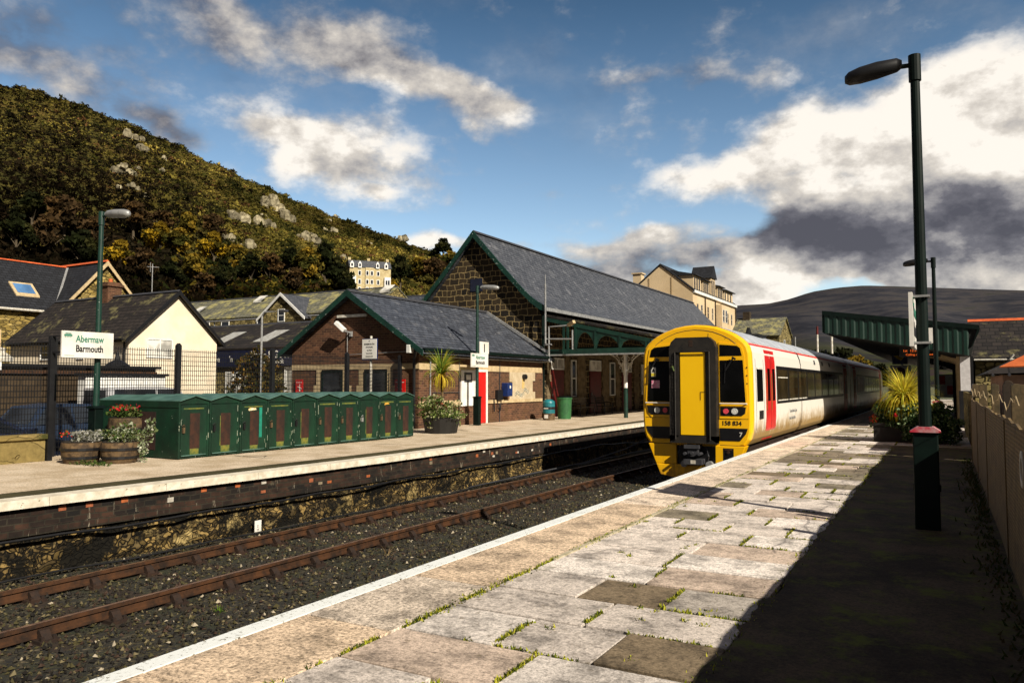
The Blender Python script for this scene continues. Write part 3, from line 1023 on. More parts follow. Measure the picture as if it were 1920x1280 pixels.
def hill_veg():
    rng = np.random.default_rng(21)
    N = 60000
    A = -68 + 43.5 * rng.random(N)
    T = rng.random(N) ** 0.85
    cs = []; cl = []; sz = []
    for a, t_ in zip(A, T):
        es = lin(HS, a)
        if es < 0.5: continue
        d = HD0 + (HD1 - HD0) * t_
        x_, y_, _ = sph(a, 0, d); z_ = hill_z(a, d)
        big = math.sin(x_ * 0.045) * math.sin(y_ * 0.06 + 1) + 0.6 * math.sin(x_ * 0.11 + y_ * 0.08)
        pat = math.sin(x_ * 0.13 + 1.3 * math.sin(y_ * 0.07)) + math.sin(y_ * 0.17 + 1.1 * math.sin(x_ * 0.09)) + 0.9 * math.sin((x_ + y_) * 0.31)
        low = t_ < 0.34 + 0.06 * big
        if HOT[0] < a < HOT[1] and HOT[2] - 45 < d < HOT[2] + 6: continue
        s = (1.4 + 2.2 * random.random()) if low else (0.55 + 0.95 * random.random() ** 2)
        if not low and random.random() < 0.05: s *= 2.0
        r_ = random.random()
        leftshade = max(0.0, min(1.0, (-47 - a) / 9.0)) * (1 - 0.5 * max(0, (t_ - 0.55) / 0.45))  # cloud shade over the hill's left, painted as darker scrub colours
        if low:
            pal = [(0.020, 0.024, 0.007), (0.035, 0.036, 0.009), (0.10, 0.075, 0.012), (0.055, 0.032, 0.013), (0.17, 0.12, 0.015)]
            w_ = [0.42, 0.66, 0.80, 0.94, 1.0]
            k_ = 0
            while k_ < 4 and r_ > w_[k_]: k_ += 1
            q = pal[k_]
        else:
            v_ = pat * 0.33 + (r_ - 0.5) * 1.3                # patches of gorse, grass, bracken and heather
            if v_ < -0.75: q = (0.016, 0.018, 0.006)
            elif v_ < -0.25: q = (0.042, 0.042, 0.010)
            elif v_ < 0.25: q = (0.115, 0.095, 0.022)
            elif v_ < 0.62: q = (0.18, 0.145, 0.030)
            elif v_ < 0.85: q = (0.095, 0.048, 0.020)
            else: q = (0.30, 0.23, 0.05)
        if leftshade > random.random(): q = random.choice([(0.008, 0.007, 0.004), (0.014, 0.011, 0.006), (0.022, 0.015, 0.008)])
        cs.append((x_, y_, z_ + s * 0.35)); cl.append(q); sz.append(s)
    cs = np.array(cs); cl = np.array(cl); sz = np.array(sz)
    n = len(cs); K = 8
    ctr = np.repeat(cs, K, 0); S = np.repeat(sz, K)
    off = rng.normal(size=(n * K, 3)); off /= np.linalg.norm(off, axis=1)[:, None]
    off[:, 2] = np.abs(off[:, 2]) * 0.75 - 0.15
    ctr = ctr + off * (S * 0.62)[:, None]
    u = rng.normal(size=(n * K, 3)); u /= np.linalg.norm(u, axis=1)[:, None]
    v = np.cross(u, rng.normal(size=(n * K, 3))); v /= np.linalg.norm(v, axis=1)[:, None]
    h = (S * (0.20 + 0.20 * rng.random(n * K)))[:, None]
    V = np.stack([ctr - u * h - v * h * 0.6, ctr + u * h - v * h * 0.7, ctr + v * h * 1.1], 1).reshape(-1, 3)
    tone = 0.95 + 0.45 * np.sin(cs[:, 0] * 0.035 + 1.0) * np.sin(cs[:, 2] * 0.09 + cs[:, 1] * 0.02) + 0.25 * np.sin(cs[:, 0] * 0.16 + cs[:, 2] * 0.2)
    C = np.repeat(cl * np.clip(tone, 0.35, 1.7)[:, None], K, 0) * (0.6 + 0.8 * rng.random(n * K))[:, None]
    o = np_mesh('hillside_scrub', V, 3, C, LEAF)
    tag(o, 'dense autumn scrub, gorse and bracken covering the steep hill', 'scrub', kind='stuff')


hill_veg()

# distant moors
MS = [(-75, 3.0), (-50, 3.6), (-33, 4.0), (-20, 4.9), (-16, 5.2), (-13.1, 5.62), (-10.9, 5.68), (-9.45, 5.95), (-8.0, 6.4), (-6.3, 6.62), (-4.6, 6.68), (-2, 6.45), (1, 6.15), (4.5, 5.8), (12, 5.0), (25, 4.0), (60, 3)]


def moormat():
    m, t, p = newmat('moorland')
    co = objco(t)
    s = t.vmath('MULTIPLY', co, (0.001, 0.001, 0.004))
    a = t.noise(s, 7.0, 12, 0.72, 0.3)
    z = t.sep(co)[2]
    cc = t.ramp(a, [(0.38, (0.022, 0.023, 0.030)), (0.48, (0.036, 0.036, 0.043)), (0.55, (0.055, 0.050, 0.052)), (0.66, (0.036, 0.038, 0.034))])  # bluish lift puts a slight haze into the moor colours
    low = t.ramp(t.noise(s, 9, 6, 0.6), [(0.4, (0.020, 0.019, 0.022)), (0.56, (0.045, 0.050, 0.018)), (0.7, (0.045, 0.030, 0.036))])
    cc = t.mix(t.smooth(z, 110, 30), cc, low)
    t.put(p.inputs['Base Color'], cc); p.inputs['Roughness'].default_value = 1.0; p.inputs['Specular IOR Level'].default_value = 0.0
    return m


c = MB(); vs = []
azs = np.arange(-75, 60.1, 0.6); ts = np.linspace(0, 1.3, 14)
for t_ in ts:
    d = 900 + 1900 * t_
    for a in azs:
        top = 1.6 + 2800 * math.tan(R(lin(MS, a)))
        x_, y_, _ = sph(a, 0, d)
        z_ = -1.25 + (top + 1.25) * (min(t_, 1) ** 1.3) + 12 * math.sin(a * 0.8 + t_ * 5) * math.sin(t_ * 3.14) - (max(0, t_ - 1) * 400)
        vs.append((x_, y_, z_))
n = len(azs); fs = []
for i in range(len(ts) - 1):
    for j in range(n - 1):
        fs.append((i * n + j, i * n + j + 1, (i + 1) * n + j + 1, (i + 1) * n + j))
c.faces(vs, fs)
struct(c.build('moors', moormat(), smooth=True))

# ================================================================ the train
CX = -5.59
SEC = [(0.0, 3.13), (0.28, 3.11), (0.55, 3.06), (0.82, 2.96), (1.02, 2.86), (1.17, 2.755), (1.28, 2.655), (1.345, 2.56), (1.39, 2.40), (1.41, 2.0), (1.42, 1.3), (1.42, 0.72), (1.40, 0.40), (1.35, 0.22), (1.24, 0.08), (1.05, 0.02)]


def secx(z):
    s = SEC[::-1]
    for (xa, za), (xb, zb) in zip(s, s[1:]):
        if z <= zb:
            return xa + (xb - xa) * max(0, (z - za)) / (zb - za)
    return 0.0


def ring(y, k=1.0, kz=1.0, part=None):
    pts = [(x * k, 1.2 + (z - 1.2) * kz) for x, z in SEC]
    full = pts + [(-x, z) for x, z in reversed(pts[1:])]
    return [(CX + x, y, z) for x, z in full]


def loft(mb, rings, close=True):
    n = len(rings[0]); vs = [p for r_ in rings for p in r_]; fs = []
    for k in range(len(rings) - 1):
        for i in range(n if close else n - 1):
            j = (i + 1) % n
            fs.append((k * n + i, (k + 1) * n + i, (k + 1) * n + j, k * n + j))
    mb.faces(vs, fs)


def side_strip(mb, y0, y1, z0, z1, off, side=1, steps=5, c=None):
    zs_ = [z0 + (z1 - z0) * i / steps for i in range(steps + 1)]
    for a, b_ in zip(zs_, zs_[1:]):
        xa, xb = CX + side * (secx(a) + off), CX + side * (secx(b_) + off)
        mb.face([(xa, y0, a), (xa, y1, a), (xb, y1, b_), (xb, y0, b_)], c)
    # thin returns so the strip has an edge
    for yv in (y0, y1):
        for a, b_ in zip(zs_, zs_[1:]):
            xa, xb = CX + side * (secx(a) + off), CX + side * (secx(b_) + off)
            mb.face([(xa, yv, a), (xb, yv, b_), (xb - side * off, yv, b_), (xa - side * off, yv, a)], c)
    xa = CX + side * (secx(z1) + off); mb.face([(xa, y0, z1), (xa, y1, z1), (xa - side * off, y1, z1), (xa - side * off, y0, z1)], c)
    xa = CX + side * (secx(z0) + off); mb.face([(xa, y0, z0), (xa, y1, z0), (xa - side * off, y1, z0), (xa - side * off, y0, z0)], c)


def carbody_mat():
    m, t, p = newmat('dirty_white_bodywork')
    co = objco(t)
    z = t.sep(co)[2]
    n = t.noise(co, 2.5, 7, 0.72); n2 = t.noise(t.vmath('MULTIPLY', co, (1, 1, 0.25)), 9, 5, 0.7)
    f = t.math('ADD', t.math('ADD', t.math('MULTIPLY', t.math('SUBTRACT', 0.62, z), 1.6), t.math('MULTIPLY', t.math('SUBTRACT', n, 0.5), 1.3)), t.math('MULTIPLY', t.math('SUBTRACT', n2, 0.5), 0.8))
    f = t.smooth(f, -0.35, 0.55)
    cc = t.mix(f, (0.78, 0.74, 0.66), (0.26, 0.16, 0.045))
    t.put(p.inputs['Base Color'], cc)
    t.put(p.inputs['Roughness'], t.math('ADD', 0.28, t.math('MULTIPLY', f, 0.4)))
    return m


BODYW = carbody_mat()
def grimy_yellow():
    m, t, p = newmat('train_yellow')
    co = objco(t); z = t.sep(co)[2]
    n = t.noise(co, 3.0, 7, 0.75); n2 = t.noise(t.vmath('MULTIPLY', co, (1, 1, 0.2)), 14, 5, 0.7)
    f = t.math('ADD', t.math('MULTIPLY', t.math('SUBTRACT', -0.25, z), 0.8), t.math('ADD', t.math('MULTIPLY', t.math('SUBTRACT', n, 0.5), 1.3), t.math('MULTIPLY', t.math('SUBTRACT', n2, 0.5), 1.2)))
    top = t.math('MULTIPLY', t.smooth(z, 2.66, 2.86), 0.28)
    f = t.smooth(t.math('ADD', f, top), 0.05, 0.75)
    t.put(p.inputs['Base Color'], t.mix(f, (0.86, 0.46, 0.004), (0.30, 0.14, 0.012)))
    t.put(p.inputs['Roughness'], t.math('ADD', 0.32, t.math('MULTIPLY', f, 0.4)))
    bump(t, p, t.noise(co, 1.2, 3, 0.5), 0.15, 0.02)
    return m


YELLOW = grimy_yellow()
YDOOR = plain('door_yellow', (0.88, 0.52, 0.004), (0.86, 0.49, 0.004), 0.35, 1.0)
ROOFW = plain('pale_train_roof', (0.46, 0.49, 0.53), (0.30, 0.32, 0.36), 0.4, 2.2)
TBLACK = plain('train_black', (0.008, 0.008, 0.009), (0.005, 0.005, 0.006), 0.35, 4)
WORNBLK = plain('worn_gangway_rubber', (0.022, 0.018, 0.014), (0.010, 0.009, 0.008), 0.55, 5.0, chips=((0.22, 0.19, 0.16), 16, 0.70), bmp=0.5)
LAMPW = plain('headlamp_lens', (0.75, 0.75, 0.70), (0.35, 0.34, 0.32), 0.15, 40)
LAMPR = plain('tail_lamp_lens', (0.80, 0.10, 0.13), (0.55, 0.04, 0.06), 0.2, 40)
TGLASS = glass('train_glass', (0.002, 0.002, 0.002), 0.05, 0.12)
SIDEGLASS = glass('side_window_glass', (0.020, 0.014, 0.006), 0.06, 0.5)


def carriage(y0, y1, label, lead):
    T = thing('railcar', label, 'train', (CX, y0, -0.9), 'coupled railcars of the train')
    inv = (-CX, -y0, 0.9)

    def B(mb, name, m, par=None, **k):
        o = mb.build(name, m, par if par is not None else T, **k)
        if par is None:
            o.location = inv
        return o
    c = MB()
    ya = y0 + (0.20 if lead else 0.0)
    loft(c, [ring(ya), ring(y1)])
    if not lead: c.face(ring(y0))
    c.face(ring(y1))
    B(c, 'body', BODYW, smooth=False)
    # roof skin
    c = MB()
    top = [(x, z) for x, z in SEC if z >= 2.65]
    arc = [(-x, z) for x, z in reversed(top)] + top[1:]
    for (xa, za), (xb, zb) in zip(arc, arc[1:]):
        c.face([(CX + xa, ya + 0.03, za + 0.012), (CX + xb, ya + 0.03, zb + 0.012), (CX + xb, y1, zb + 0.012), (CX + xa, y1, za + 0.012)])
    B(c, 'roof', ROOFW, smooth=True)
    for yy in ([y0 + 3.6, y0 + 20.8] if lead else [y0 + 3.0, y0 + 16]):
        c = MB()
        c.prism([(yy, 2.98), (yy + 0.9, 3.0), (yy + 0.5, 3.30), (yy + 0.42, 3.30)], 'x', CX + 0.45, CX + 0.52)
        c.tube([(CX + 0.5, yy, 3.0), (CX + 0.5, yy + 0.9, 3.05)], 0.05, 6)
        c.box(CX + 0.2, CX + 0.8, yy + 0.4, yy + 1.5, 3.02, 3.10)
        B(c, 'roof_aerial', BLACK)
    c = MB()
    for s_ in (1, -1): side_strip(c, ya, y1, 2.585, 2.645, 0.008, s_, 2)
    B(c, 'roof_stripe', RED)
    # doors
    for (da, db) in (((y0 + 1.72, y0 + 3.02), (y1 - 2.6, y1 - 1.3)) if lead else ((y0 + 1.3, y0 + 2.6), (y1 - 3.0, y1 - 1.7))):
        for s_ in (1, -1):
            mid = (da + db) / 2
            for (a, b_) in ((da, mid - 0.02), (mid + 0.02, db)):
                c = MB(); side_strip(c, a, b_, 0.12, 2.52, 0.014, s_, 8)
                dr = B(c, 'door', RED)
                c = MB(); side_strip(c, a + 0.20, b_ - 0.12, 1.15, 2.02, 0.020, s_, 4)
                c.build('door_window', TGLASS, dr)
                c = MB(); side_strip(c, a + 0.02, a + 0.07, 0.9, 1.9, 0.022, s_, 4)
                c.build('grab_rail', YPATCH, dr)
            c = MB(); side_strip(c, mid - 0.03, mid + 0.03, 0.12, 2.5, 0.010, s_, 6)
            B(c, 'door_seal', RUBBER)
    # window band
    wa, wb = (y0 + 3.25, y1 - 3.0) if lead else (y0 + 3.0, y1 - 3.4)
    for s_ in (1, -1):
        c = MB(); side_strip(c, wa, wb, 1.05, 2.12, 0.010, s_, 5)
        band = B(c, 'window_band', TBLACK)
        nwin = 9
        wl = (wb - wa) / nwin
        for k in range(nwin):
            c = MB(); side_strip(c, wa + k * wl + 0.14, wa + (k + 1) * wl - 0.10, 1.16, 2.02, 0.016, s_, 4)
            c.build('window', SIDEGLASS, band)
            c = MB(); side_strip(c, wa + k * wl + 0.14, wa + (k + 1) * wl - 0.10, 1.125, 1.155, 0.018, s_, 1)
            if k < 3: c.build('window_sill', OFFW, band)
        if lead:
            c = MB(); side_strip(c, wa + 0.14, wa + wl - 0.10, 1.78, 1.81, 0.020, s_, 1)
            c.build('window_bar', OFFW, band)
    # underframe
    c = MB()
    c.box(CX - 1.1, CX + 1.1, y0 + 0.9, y1 - 0.5, -0.25, 0.04)
    for k in range(5):
        a = y0 + 6 + k * 2.4
        c.box(CX + 0.55, CX + 1.22, a, a + 1.7, -0.62, -0.05); c.box(CX - 1.22, CX - 0.55, a, a + 1.7, -0.62, -0.05)
    B(c, 'underframe', RUSTDK)
    for bc in (y0 + 3.6, y1 - 3.6):
        c = MB()
        c.box(CX - 1.15, CX + 1.15, bc - 0.3, bc + 0.3, -0.35, -0.05)
        for s_ in (1, -1):
            c.box(CX + s_ * 1.0 - 0.06, CX + s_ * 1.0 + 0.06, bc - 1.7, bc + 1.7, -0.50, -0.32)
            c.tube([(CX + s_ * 1.12, bc - 0.55, -0.55), (CX + s_ * 1.12, bc - 0.5, -0.1)], 0.05, 8)
        B(c, 'bogie', RUSTDK)
        for yy in (bc - 1.2, bc + 1.2):
            for s_ in (1, -1):
                c = MB()
                c.tube([(CX + s_ * 0.72, yy, -0.48), (CX + s_ * 0.85, yy, -0.48)], 0.42, 24)
                c.tube([(CX + s_ * 0.85, yy, -0.48), (CX + s_ * 1.16, yy, -0.48)], 0.11, 12)
                B(c, 'wheel', GREYD, smooth=False)
    if not lead:
        c = MB(); c.box(CX - 0.6, CX + 0.6, y0 - 0.45, y0 + 0.02, 0.1, 2.75)
        B(c, 'gangway', RUBBER)
        return T
    # ------------- the yellow front
    c = MB()
    loft(c, [ring(y0, 0.955, 0.972), ring(y0 + 0.025, 0.985, 0.99), ring(y0 + 0.09, 1.0, 1.0), ring(y0 + 0.235, 1.002, 1.002)])
    c.face(ring(y0, 0.955, 0.972))
    B(c, 'cab_front', YELLOW)
    F0 = y0 - 0.001; G0_ = y0 - 0.25

    def plate(pts, th, name, m, par=None, y=F0):
        q = MB(); q.prism([(CX + u, v) for u, v in pts], 'y', y - th, y)
        return B(q, name, m, par)
    # raised window frames
    for s_ in (-1, 1):
        fr = plate([(s_ * 0.62, 0.74), (s_ * 1.16, 0.74), (s_ * 1.27, 0.86), (s_ * 1.325, 1.1), (s_ * 1.25, 2.3), (s_ * 1.20, 2.52), (s_ * 1.10, 2.60), (s_ * 0.62, 2.66)], 0.016, 'window_surround', YELLOW)
        y2 = F0 - 0.018

        def sub(pts, th, name, m, y=y2):
            q = MB(); q.prism([(CX + u, v) for u, v in pts], 'y', y - th, y)
            return q.build(name, m, fr)
        sub([(s_ * 0.645, 2.31), (s_ * 1.195, 2.31), (s_ * 1.15, 2.50), (s_ * 1.07, 2.56), (s_ * 0.645, 2.60)], 0.006, 'upper_window', TGLASS)
        sub([(s_ * 0.645, 1.15), (s_ * 1.27, 1.15), (s_ * 1.215, 2.20), (s_ * 0.645, 2.20)], 0.006, 'windscreen', TGLASS)
        q = MB(); q.tube([(CX + s_ * 0.64, y2 - 0.05, 1.115), (CX + s_ * 1.31, y2 - 0.05, 1.115)], 0.016, 8)
        q.box(CX + s_ * 0.66 - 0.015, CX + s_ * 0.66 + 0.015, y2 - 0.05, y2, 1.10, 1.13); q.box(CX + s_ * 1.29 - 0.015, CX + s_ * 1.29 + 0.015, y2 - 0.05, y2, 1.10, 1.13)
        q.build('hand_rail', SIGNW, fr)
        q = MB(); wx = CX + (0.98 if s_ > 0 else -1.0)
        q.beam((wx, y2 - 0.04, 2.24), (wx - 0.20, y2 - 0.03, 1.93), 0.02, 0.035)
        q.beam((wx - 0.02, y2 - 0.05, 2.27), (wx + 0.07, y2 - 0.05, 2.22), 0.03, 0.05)
        q.beam((wx - 0.19, y2 - 0.02, 2.12), (wx - 0.22, y2 - 0.02, 1.62), 0.015, 0.02)
        q.build('wiper', BLACK, fr)
        cl = sub([(s_ * 0.645, 0.81), (s_ * 1.17, 0.81), (s_ * 1.25, 0.87), (s_ * 1.275, 1.03), (s_ * 0.645, 1.03)], 0.008, 'lamp_panel', TBLACK)
        for xx, mm, nm in ((1.0, LAMPW, 'headlight'), (0.785, LAMPR, 'tail_light')):
            q = MB(); q.tube([(CX + s_ * xx, y2 - 0.006, 0.925), (CX + s_ * xx, y2 - 0.035, 0.925)], [0.078 if mm is LAMPW else 0.066] * 2, 20)
            lo = q.build(nm, mm, fr)
            q = MB(); ringp = []
        # black recess low on each side
        plate([(s_ * 0.62, 0.19), (s_ * 1.12, 0.19), (s_ * 1.26, 0.36), (s_ * 1.31, 0.50), (s_ * 0.62, 0.50)], 0.012, 'lower_panel', TBLACK)
    # warning stickers behind the left windscreen
    y3 = F0 - 0.0265
    q = MB(); q.box(CX - 1.16, CX - 1.03, y3 - 0.004, y3, 1.80, 2.04)
    st = B(q, 'warning_sticker', SIGNW)
    q = MB(); q.box(CX - 1.155, CX - 1.035, y3 - 0.007, y3 - 0.0045, 1.81, 1.89); q.build('sticker_band', plain('sticker_yellow', (0.75, 0.6, 0.05), rough=0.5), st)
    q = MB(); q.prism([(CX - 1.14, 1.92), (CX - 1.05, 1.92), (CX - 1.095, 2.02)], 'y', y3 - 0.008, y3 - 0.005); q.build('sticker_triangle', BLACK, st)
    q = MB(); q.box(CX - 1.15, CX - 0.93, y3 - 0.004, y3, 1.50, 1.70)
    st = B(q, 'notice', plain('pink_notice', (0.70, 0.10, 0.25), (0.6, 0.5, 0.5), 0.5, 22))
    # number, digit
    lettering('158 834', 0.155, (CX + 0.665, F0 - 0.004, 0.575), '-y', BLACK, T, bold=0.002, sx=0.98).location = inv
    lettering('7', 0.15, (CX + 1.10, F0 - 0.017, 0.30), '-y', SIGNW, T, bold=0.003).location = inv
    # roof lip seams
    c = MB(); arc = [(x * 0.86, 1.2 + (z - 1.2) * 0.93) for x, z in SEC if z > 2.5]
    arc = [(-x, z) for x, z in reversed(arc)] + arc[1:]
    c.tube([(CX + x, F0 - 0.002, z) for x, z in arc], 0.006, 5)
    B(c, 'roof_seam', GREYD)
    c = MB()
    for s_ in (-1, 1):
        c.tube([(CX + s_ * 0.62, F0 - 0.003, 0.735), (CX + s_ * 1.33, F0 - 0.003, 0.735)], 0.004, 4)
        c.tube([(CX + s_ * 0.62, F0 - 0.003, 0.07), (CX + s_ * 1.22, F0 - 0.003, 0.07)], 0.007, 4)
    for x_ in (-0.85, 0.35, 0.78): c.tube([(CX + x_, F0 - 0.003, 2.80 - abs(x_) * 0.08), (CX + x_ * 1.03, F0 - 0.003, 2.98 - abs(x_) * 0.25)], 0.004, 4)
    B(c, 'panel_seam', RUSTDK)
    c = MB()
    for s_ in (-1, 1):
        for zz in (1.9, 2.1, 2.3): c.box(CX + s_ * 1.31 - 0.01, CX + s_ * 1.31 + 0.01, F0 - 0.02, F0, zz - 0.3, zz - 0.27)
    c.box(CX - 0.08, CX + 0.02, G0_ - 0.004, G0_ - 0.001, 2.55, 2.72)
    B(c, 'front_marks', RUSTDK)
    # gangway
    c = MB()
    G0, G1 = y0 - 0.25, y0 + 0.01
    outer = [(-0.60, 0.13), (-0.60, 2.52), (-0.55, 2.68), (-0.42, 2.79), (0.42, 2.79), (0.55, 2.68), (0.60, 2.52), (0.60, 0.13)]
    inner = [(-0.345, 0.30), (-0.345, 2.36), (-0.335, 2.42), (-0.30, 2.45), (0.30, 2.45), (0.335, 2.42), (0.345, 2.36), (0.345, 0.30)]
    for i in range(7):
        a, b_, ia, ib = outer[i], outer[i + 1], inner[i], inner[i + 1]
        P = lambda q, y: (CX + q[0], y, q[1])
        c.face([P(a, G0), P(ia, G0), P(ib, G0), P(b_, G0)])
        c.face([P(a, G0), P(b_, G0), P(b_, G1), P(a, G1)])
        c.face([P(ia, G0), P(ia, G1), P(ib, G1), P(ib, G0)])
    c.box(CX - 0.60, CX + 0.60, G0, G1, 0.11, 0.299)
    B(c, 'gangway', WORNBLK)
    c = MB()
    for i in range(24):
        zz = 0.3 + i * 0.085
        c.box(CX - 0.52 + 0.01 * math.sin(i * 1.7), CX - 0.48, G0 - 0.02, G0, zz, zz + 0.05)
    for s_ in (-1, 1): c.tube([(CX + s_ * 0.44, G0 - 0.025, 0.2), (CX + s_ * 0.44, G0 - 0.025, 2.42)], 0.02, 6)
    c.tube([(CX - 0.44, G0 - 0.025, 2.42), (CX + 0.44, G0 - 0.025, 2.42)], 0.02, 6)
    B(c, 'gangway_latches', WORNBLK)
    c = MB(); c.tube([(CX - 0.50, G0 - 0.03, 2.02), (CX - 0.50, G0 - 0.002, 2.02)], 0.05, 12); c.tube([(CX - 0.50, G0 - 0.05, 2.06), (CX - 0.46, G0 - 0.05, 1.94)], 0.02, 6)
    B(c, 'latch', YPATCH)
    c = MB(); c.box(CX - 0.325, CX + 0.325, y0 - 0.225, y0 - 0.004, 0.31, 2.44)
    dr = B(c, 'gangway_door', YDOOR, bevel=0.012)
    c = MB(); c.box(CX + 0.195, CX + 0.205, y0 - 0.233, y0 - 0.226, 1.20, 1.40); c.box(CX + 0.195, CX + 0.325, y0 - 0.233, y0 - 0.226, 1.395, 1.405)
    c.build('door_flap', BLACK, dr)
    # skirt
    for s_ in (-1, 1):
        q = MB(); q.prism([(CX + s_ * 0.50, 0.055), (CX + s_ * 1.25, 0.06), (CX + s_ * 1.05, -0.45), (CX + s_ * 0.50, -0.45)], 'y', y0 - 0.03, y0 + 0.35)
        sk = B(q, 'skirt', YELLOW, bevel=0.015)
        q = MB(); q.box(CX + s_ * 0.83 - 0.13, CX + s_ * 0.83 + 0.13, y0 - 0.034, y0 - 0.0305, -0.32, 0.0)
        if s_ > 0: q.build('step_recess', TBLACK, sk)
        if s_ > 0:
            q = MB(); q.box(CX + 0.74, CX + 0.92, y0 - 0.05, y0 - 0.035, -0.05, -0.02); q.tube([(CX + 0.83, y0 - 0.06, -0.10), (CX + 0.83, y0 - 0.035, -0.10)], 0.04, 10)
            q.build('step', RUSTY, sk)
    q = MB(); q.prism([(CX - 1.05, -0.455), (CX + 1.05, -0.455), (CX + 0.93, -0.74), (CX + 0.55, -0.79), (CX - 0.55, -0.79), (CX - 0.93, -0.74)], 'y', y0 - 0.04, y0 + 0.30)
    B(q, 'snow_plough', YELLOW, bevel=0.02)
    # coupler
    c = MB(); c.box(CX - 0.5, CX + 0.5, y0 + 0.05, y0 + 0.3, -0.45, 0.12)
    B(c, 'coupler_pocket', TBLACK)
    c = MB()
    c.box(CX - 0.22, CX + 0.16, y0 - 0.30, y0 + 0.1, -0.02, 0.07)
    c.box(CX - 0.14, CX + 0.12, y0 - 0.26, y0 + 0.1, -0.22, -0.04)
    c.box(CX - 0.24, CX + 0.22, y0 - 0.28, y0 + 0.1, -0.42, -0.29)
    for x_, z_ in ((-0.2, -0.15), (0.17, -0.15), (-0.02, -0.13)): c.tube([(CX + x_, y0 - 0.33, z_), (CX + x_, y0, z_)], 0.04, 10)
    c.tube([(CX + 0.30, y0 - 0.1, 0.0), (CX + 0.38, y0 - 0.2, -0.2), (CX + 0.30, y0 - 0.05, -0.4)], 0.02, 6)
    c.tube([(CX - 0.33, y0 - 0.1, 0.05), (CX - 0.40, y0 - 0.2, -0.15), (CX - 0.33, y0 - 0.05, -0.35)], 0.02, 6)
    B(c, 'coupler', GREYD)
    c = MB(); c.box(CX - 0.06, CX + 0.07, y0 - 0.285, y0 - 0.281, -0.40, -0.31); B(c, 'coupler_plate', OFFW)
    for s_ in (-0.27, 0.37):
        c = MB(); c.tube([(CX + s_, y0 - 0.16, -0.42), (CX + s_, y0, -0.42)], 0.085, 16); B(c, 'buffer', GREYP)
    # cab side: small window, recess
    c = MB(); side_strip(c, y0 + 0.62, y0 + 1.32, 1.16, 1.98, 0.012, 1, 4)
    cw = B(c, 'cab_window', TGLASS)
    c = MB(); side_strip(c, y0 + 0.58, y0 + 1.36, 1.985, 2.03, 0.014, 1, 1); c.build('window_rim', OFFW, cw)
    c = MB(); side_strip(c, y0 + 0.85, y0 + 1.35, 0.70, 0.92, 0.010, 1, 2)
    B(c, 'step_recess', TBLACK)
    c = MB(); side_strip(c, y0 + 0.50, y0 + 0.52, 0.15, 2.5, 0.004, 1, 8); side_strip(c, y0 + 1.48, y0 + 1.50, 0.15, 2.5, 0.004, 1, 8)
    B(c, 'body_seam', GREYD)
    # little side lettering and lamp symbols
    c = MB()
    for k in range(3):
        a = y0 + 10.6 + k * 2.1; side_strip(c, a, a + 0.35, 2.32, 2.47, 0.010, 1, 1)
    B(c, 'side_symbols', GREYD)
    lettering('Trenau Arriva Cymru', 0.15, (CX + secx(0.75) + 0.012, y0 + 5.2, 0.74), '+x', GREYP, T).location = inv
    lettering('Arriva Trains Wales', 0.13, (CX + secx(0.55) + 0.014, y0 + 5.2, 0.53), '+x', GREYP, T).location = inv
    return T


carriage(19.5, 42.1, 'leading railcar with yellow black-framed front, white side and red doors', True)
carriage(42.6, 65.2, 'second railcar coupled behind, in the shade of the platform shelter', False)

# ================================================================ right side: lamps, signs, planter, fence, shelter
def lamp_post(x, y, h, arm, label, facing=1, head=1.0, s=1.0):
    L = thing('street_lamp', label, 'lamp post', (x, y, 0), 'green platform lamp posts')
    c = MB(); c.box(-0.125, 0.125, -0.10, 0.10, 0, 1.07)
    for s_ in (-1, 1): c.box(s_ * 0.127 - 0.012, s_ * 0.127 + 0.012, -0.04, 0.0, 0.42, 0.5)
    c.build('base_box', GREEN_DARK, L, bevel=0.012)
    c = MB(); c.prism([(-0.15, 1.07), (0.15, 1.07), (0.15, 1.085), (0.085, 1.13), (-0.085, 1.13), (-0.15, 1.085)], 'y', -0.13, 0.13)
    c.build('base_cap', REDTOP if arm < 0 else GREEN_DARK, L)
    c = MB(); c.tube([(0, 0, 1.12), (0, 0, 3.0), (0, 0, h)], [0.066, 0.060, 0.048], 14)
    c.tube([(0, 0, h - 0.27), (0, 0, h + 0.03)], 0.066, 14)
    c.build('pole', GREEN_DARK if arm < 0 else GREEN, L, smooth=False)  # one green paint; right-hand posts get a dark copy for their backlit look
    c = MB()
    c.tube([(0, 0, h - 0.08), (arm * 0.22, 0, h - 0.07)], 0.028, 8)
    c.build('bracket_arm', GREEN_DARK if arm < 0 else GREEN, L)
    c = MB()
    n = 12; rings_ = []
    prof = [(0.17, 0.045, -0.08, 0.01), (0.24, 0.07, -0.12, 0.045), (0.52, 0.11, -0.155, 0.04), (0.76, 0.11, -0.175, 0.015), (0.92, 0.08, -0.175, -0.02), (0.98, 0.03, -0.15, -0.06)]
    vs = []
    for (xx, w_, zl, zh) in prof:
        for i in range(n):
            t_ = 2 * math.pi * i / n
            zc = (zl + zh) / 2; hz = (zh - zl) / 2
            vs.append((arm * xx * head, w_ * math.cos(t_), h - 0.01 + zc + hz * math.sin(t_)))
    fs = []
    for k in range(len(prof) - 1):
        for i in range(n):
            j = (i + 1) % n
            fs.append((k * n + i, k * n + j, (k + 1) * n + j, (k + 1) * n + i))
    fs.append(tuple(range(n))); fs.append(tuple(range(5 * n, 6 * n)))
    c.faces(vs, fs)
    c.build('lamp_head', BLACK if arm < 0 else GREYP, L, smooth=True)
    return L


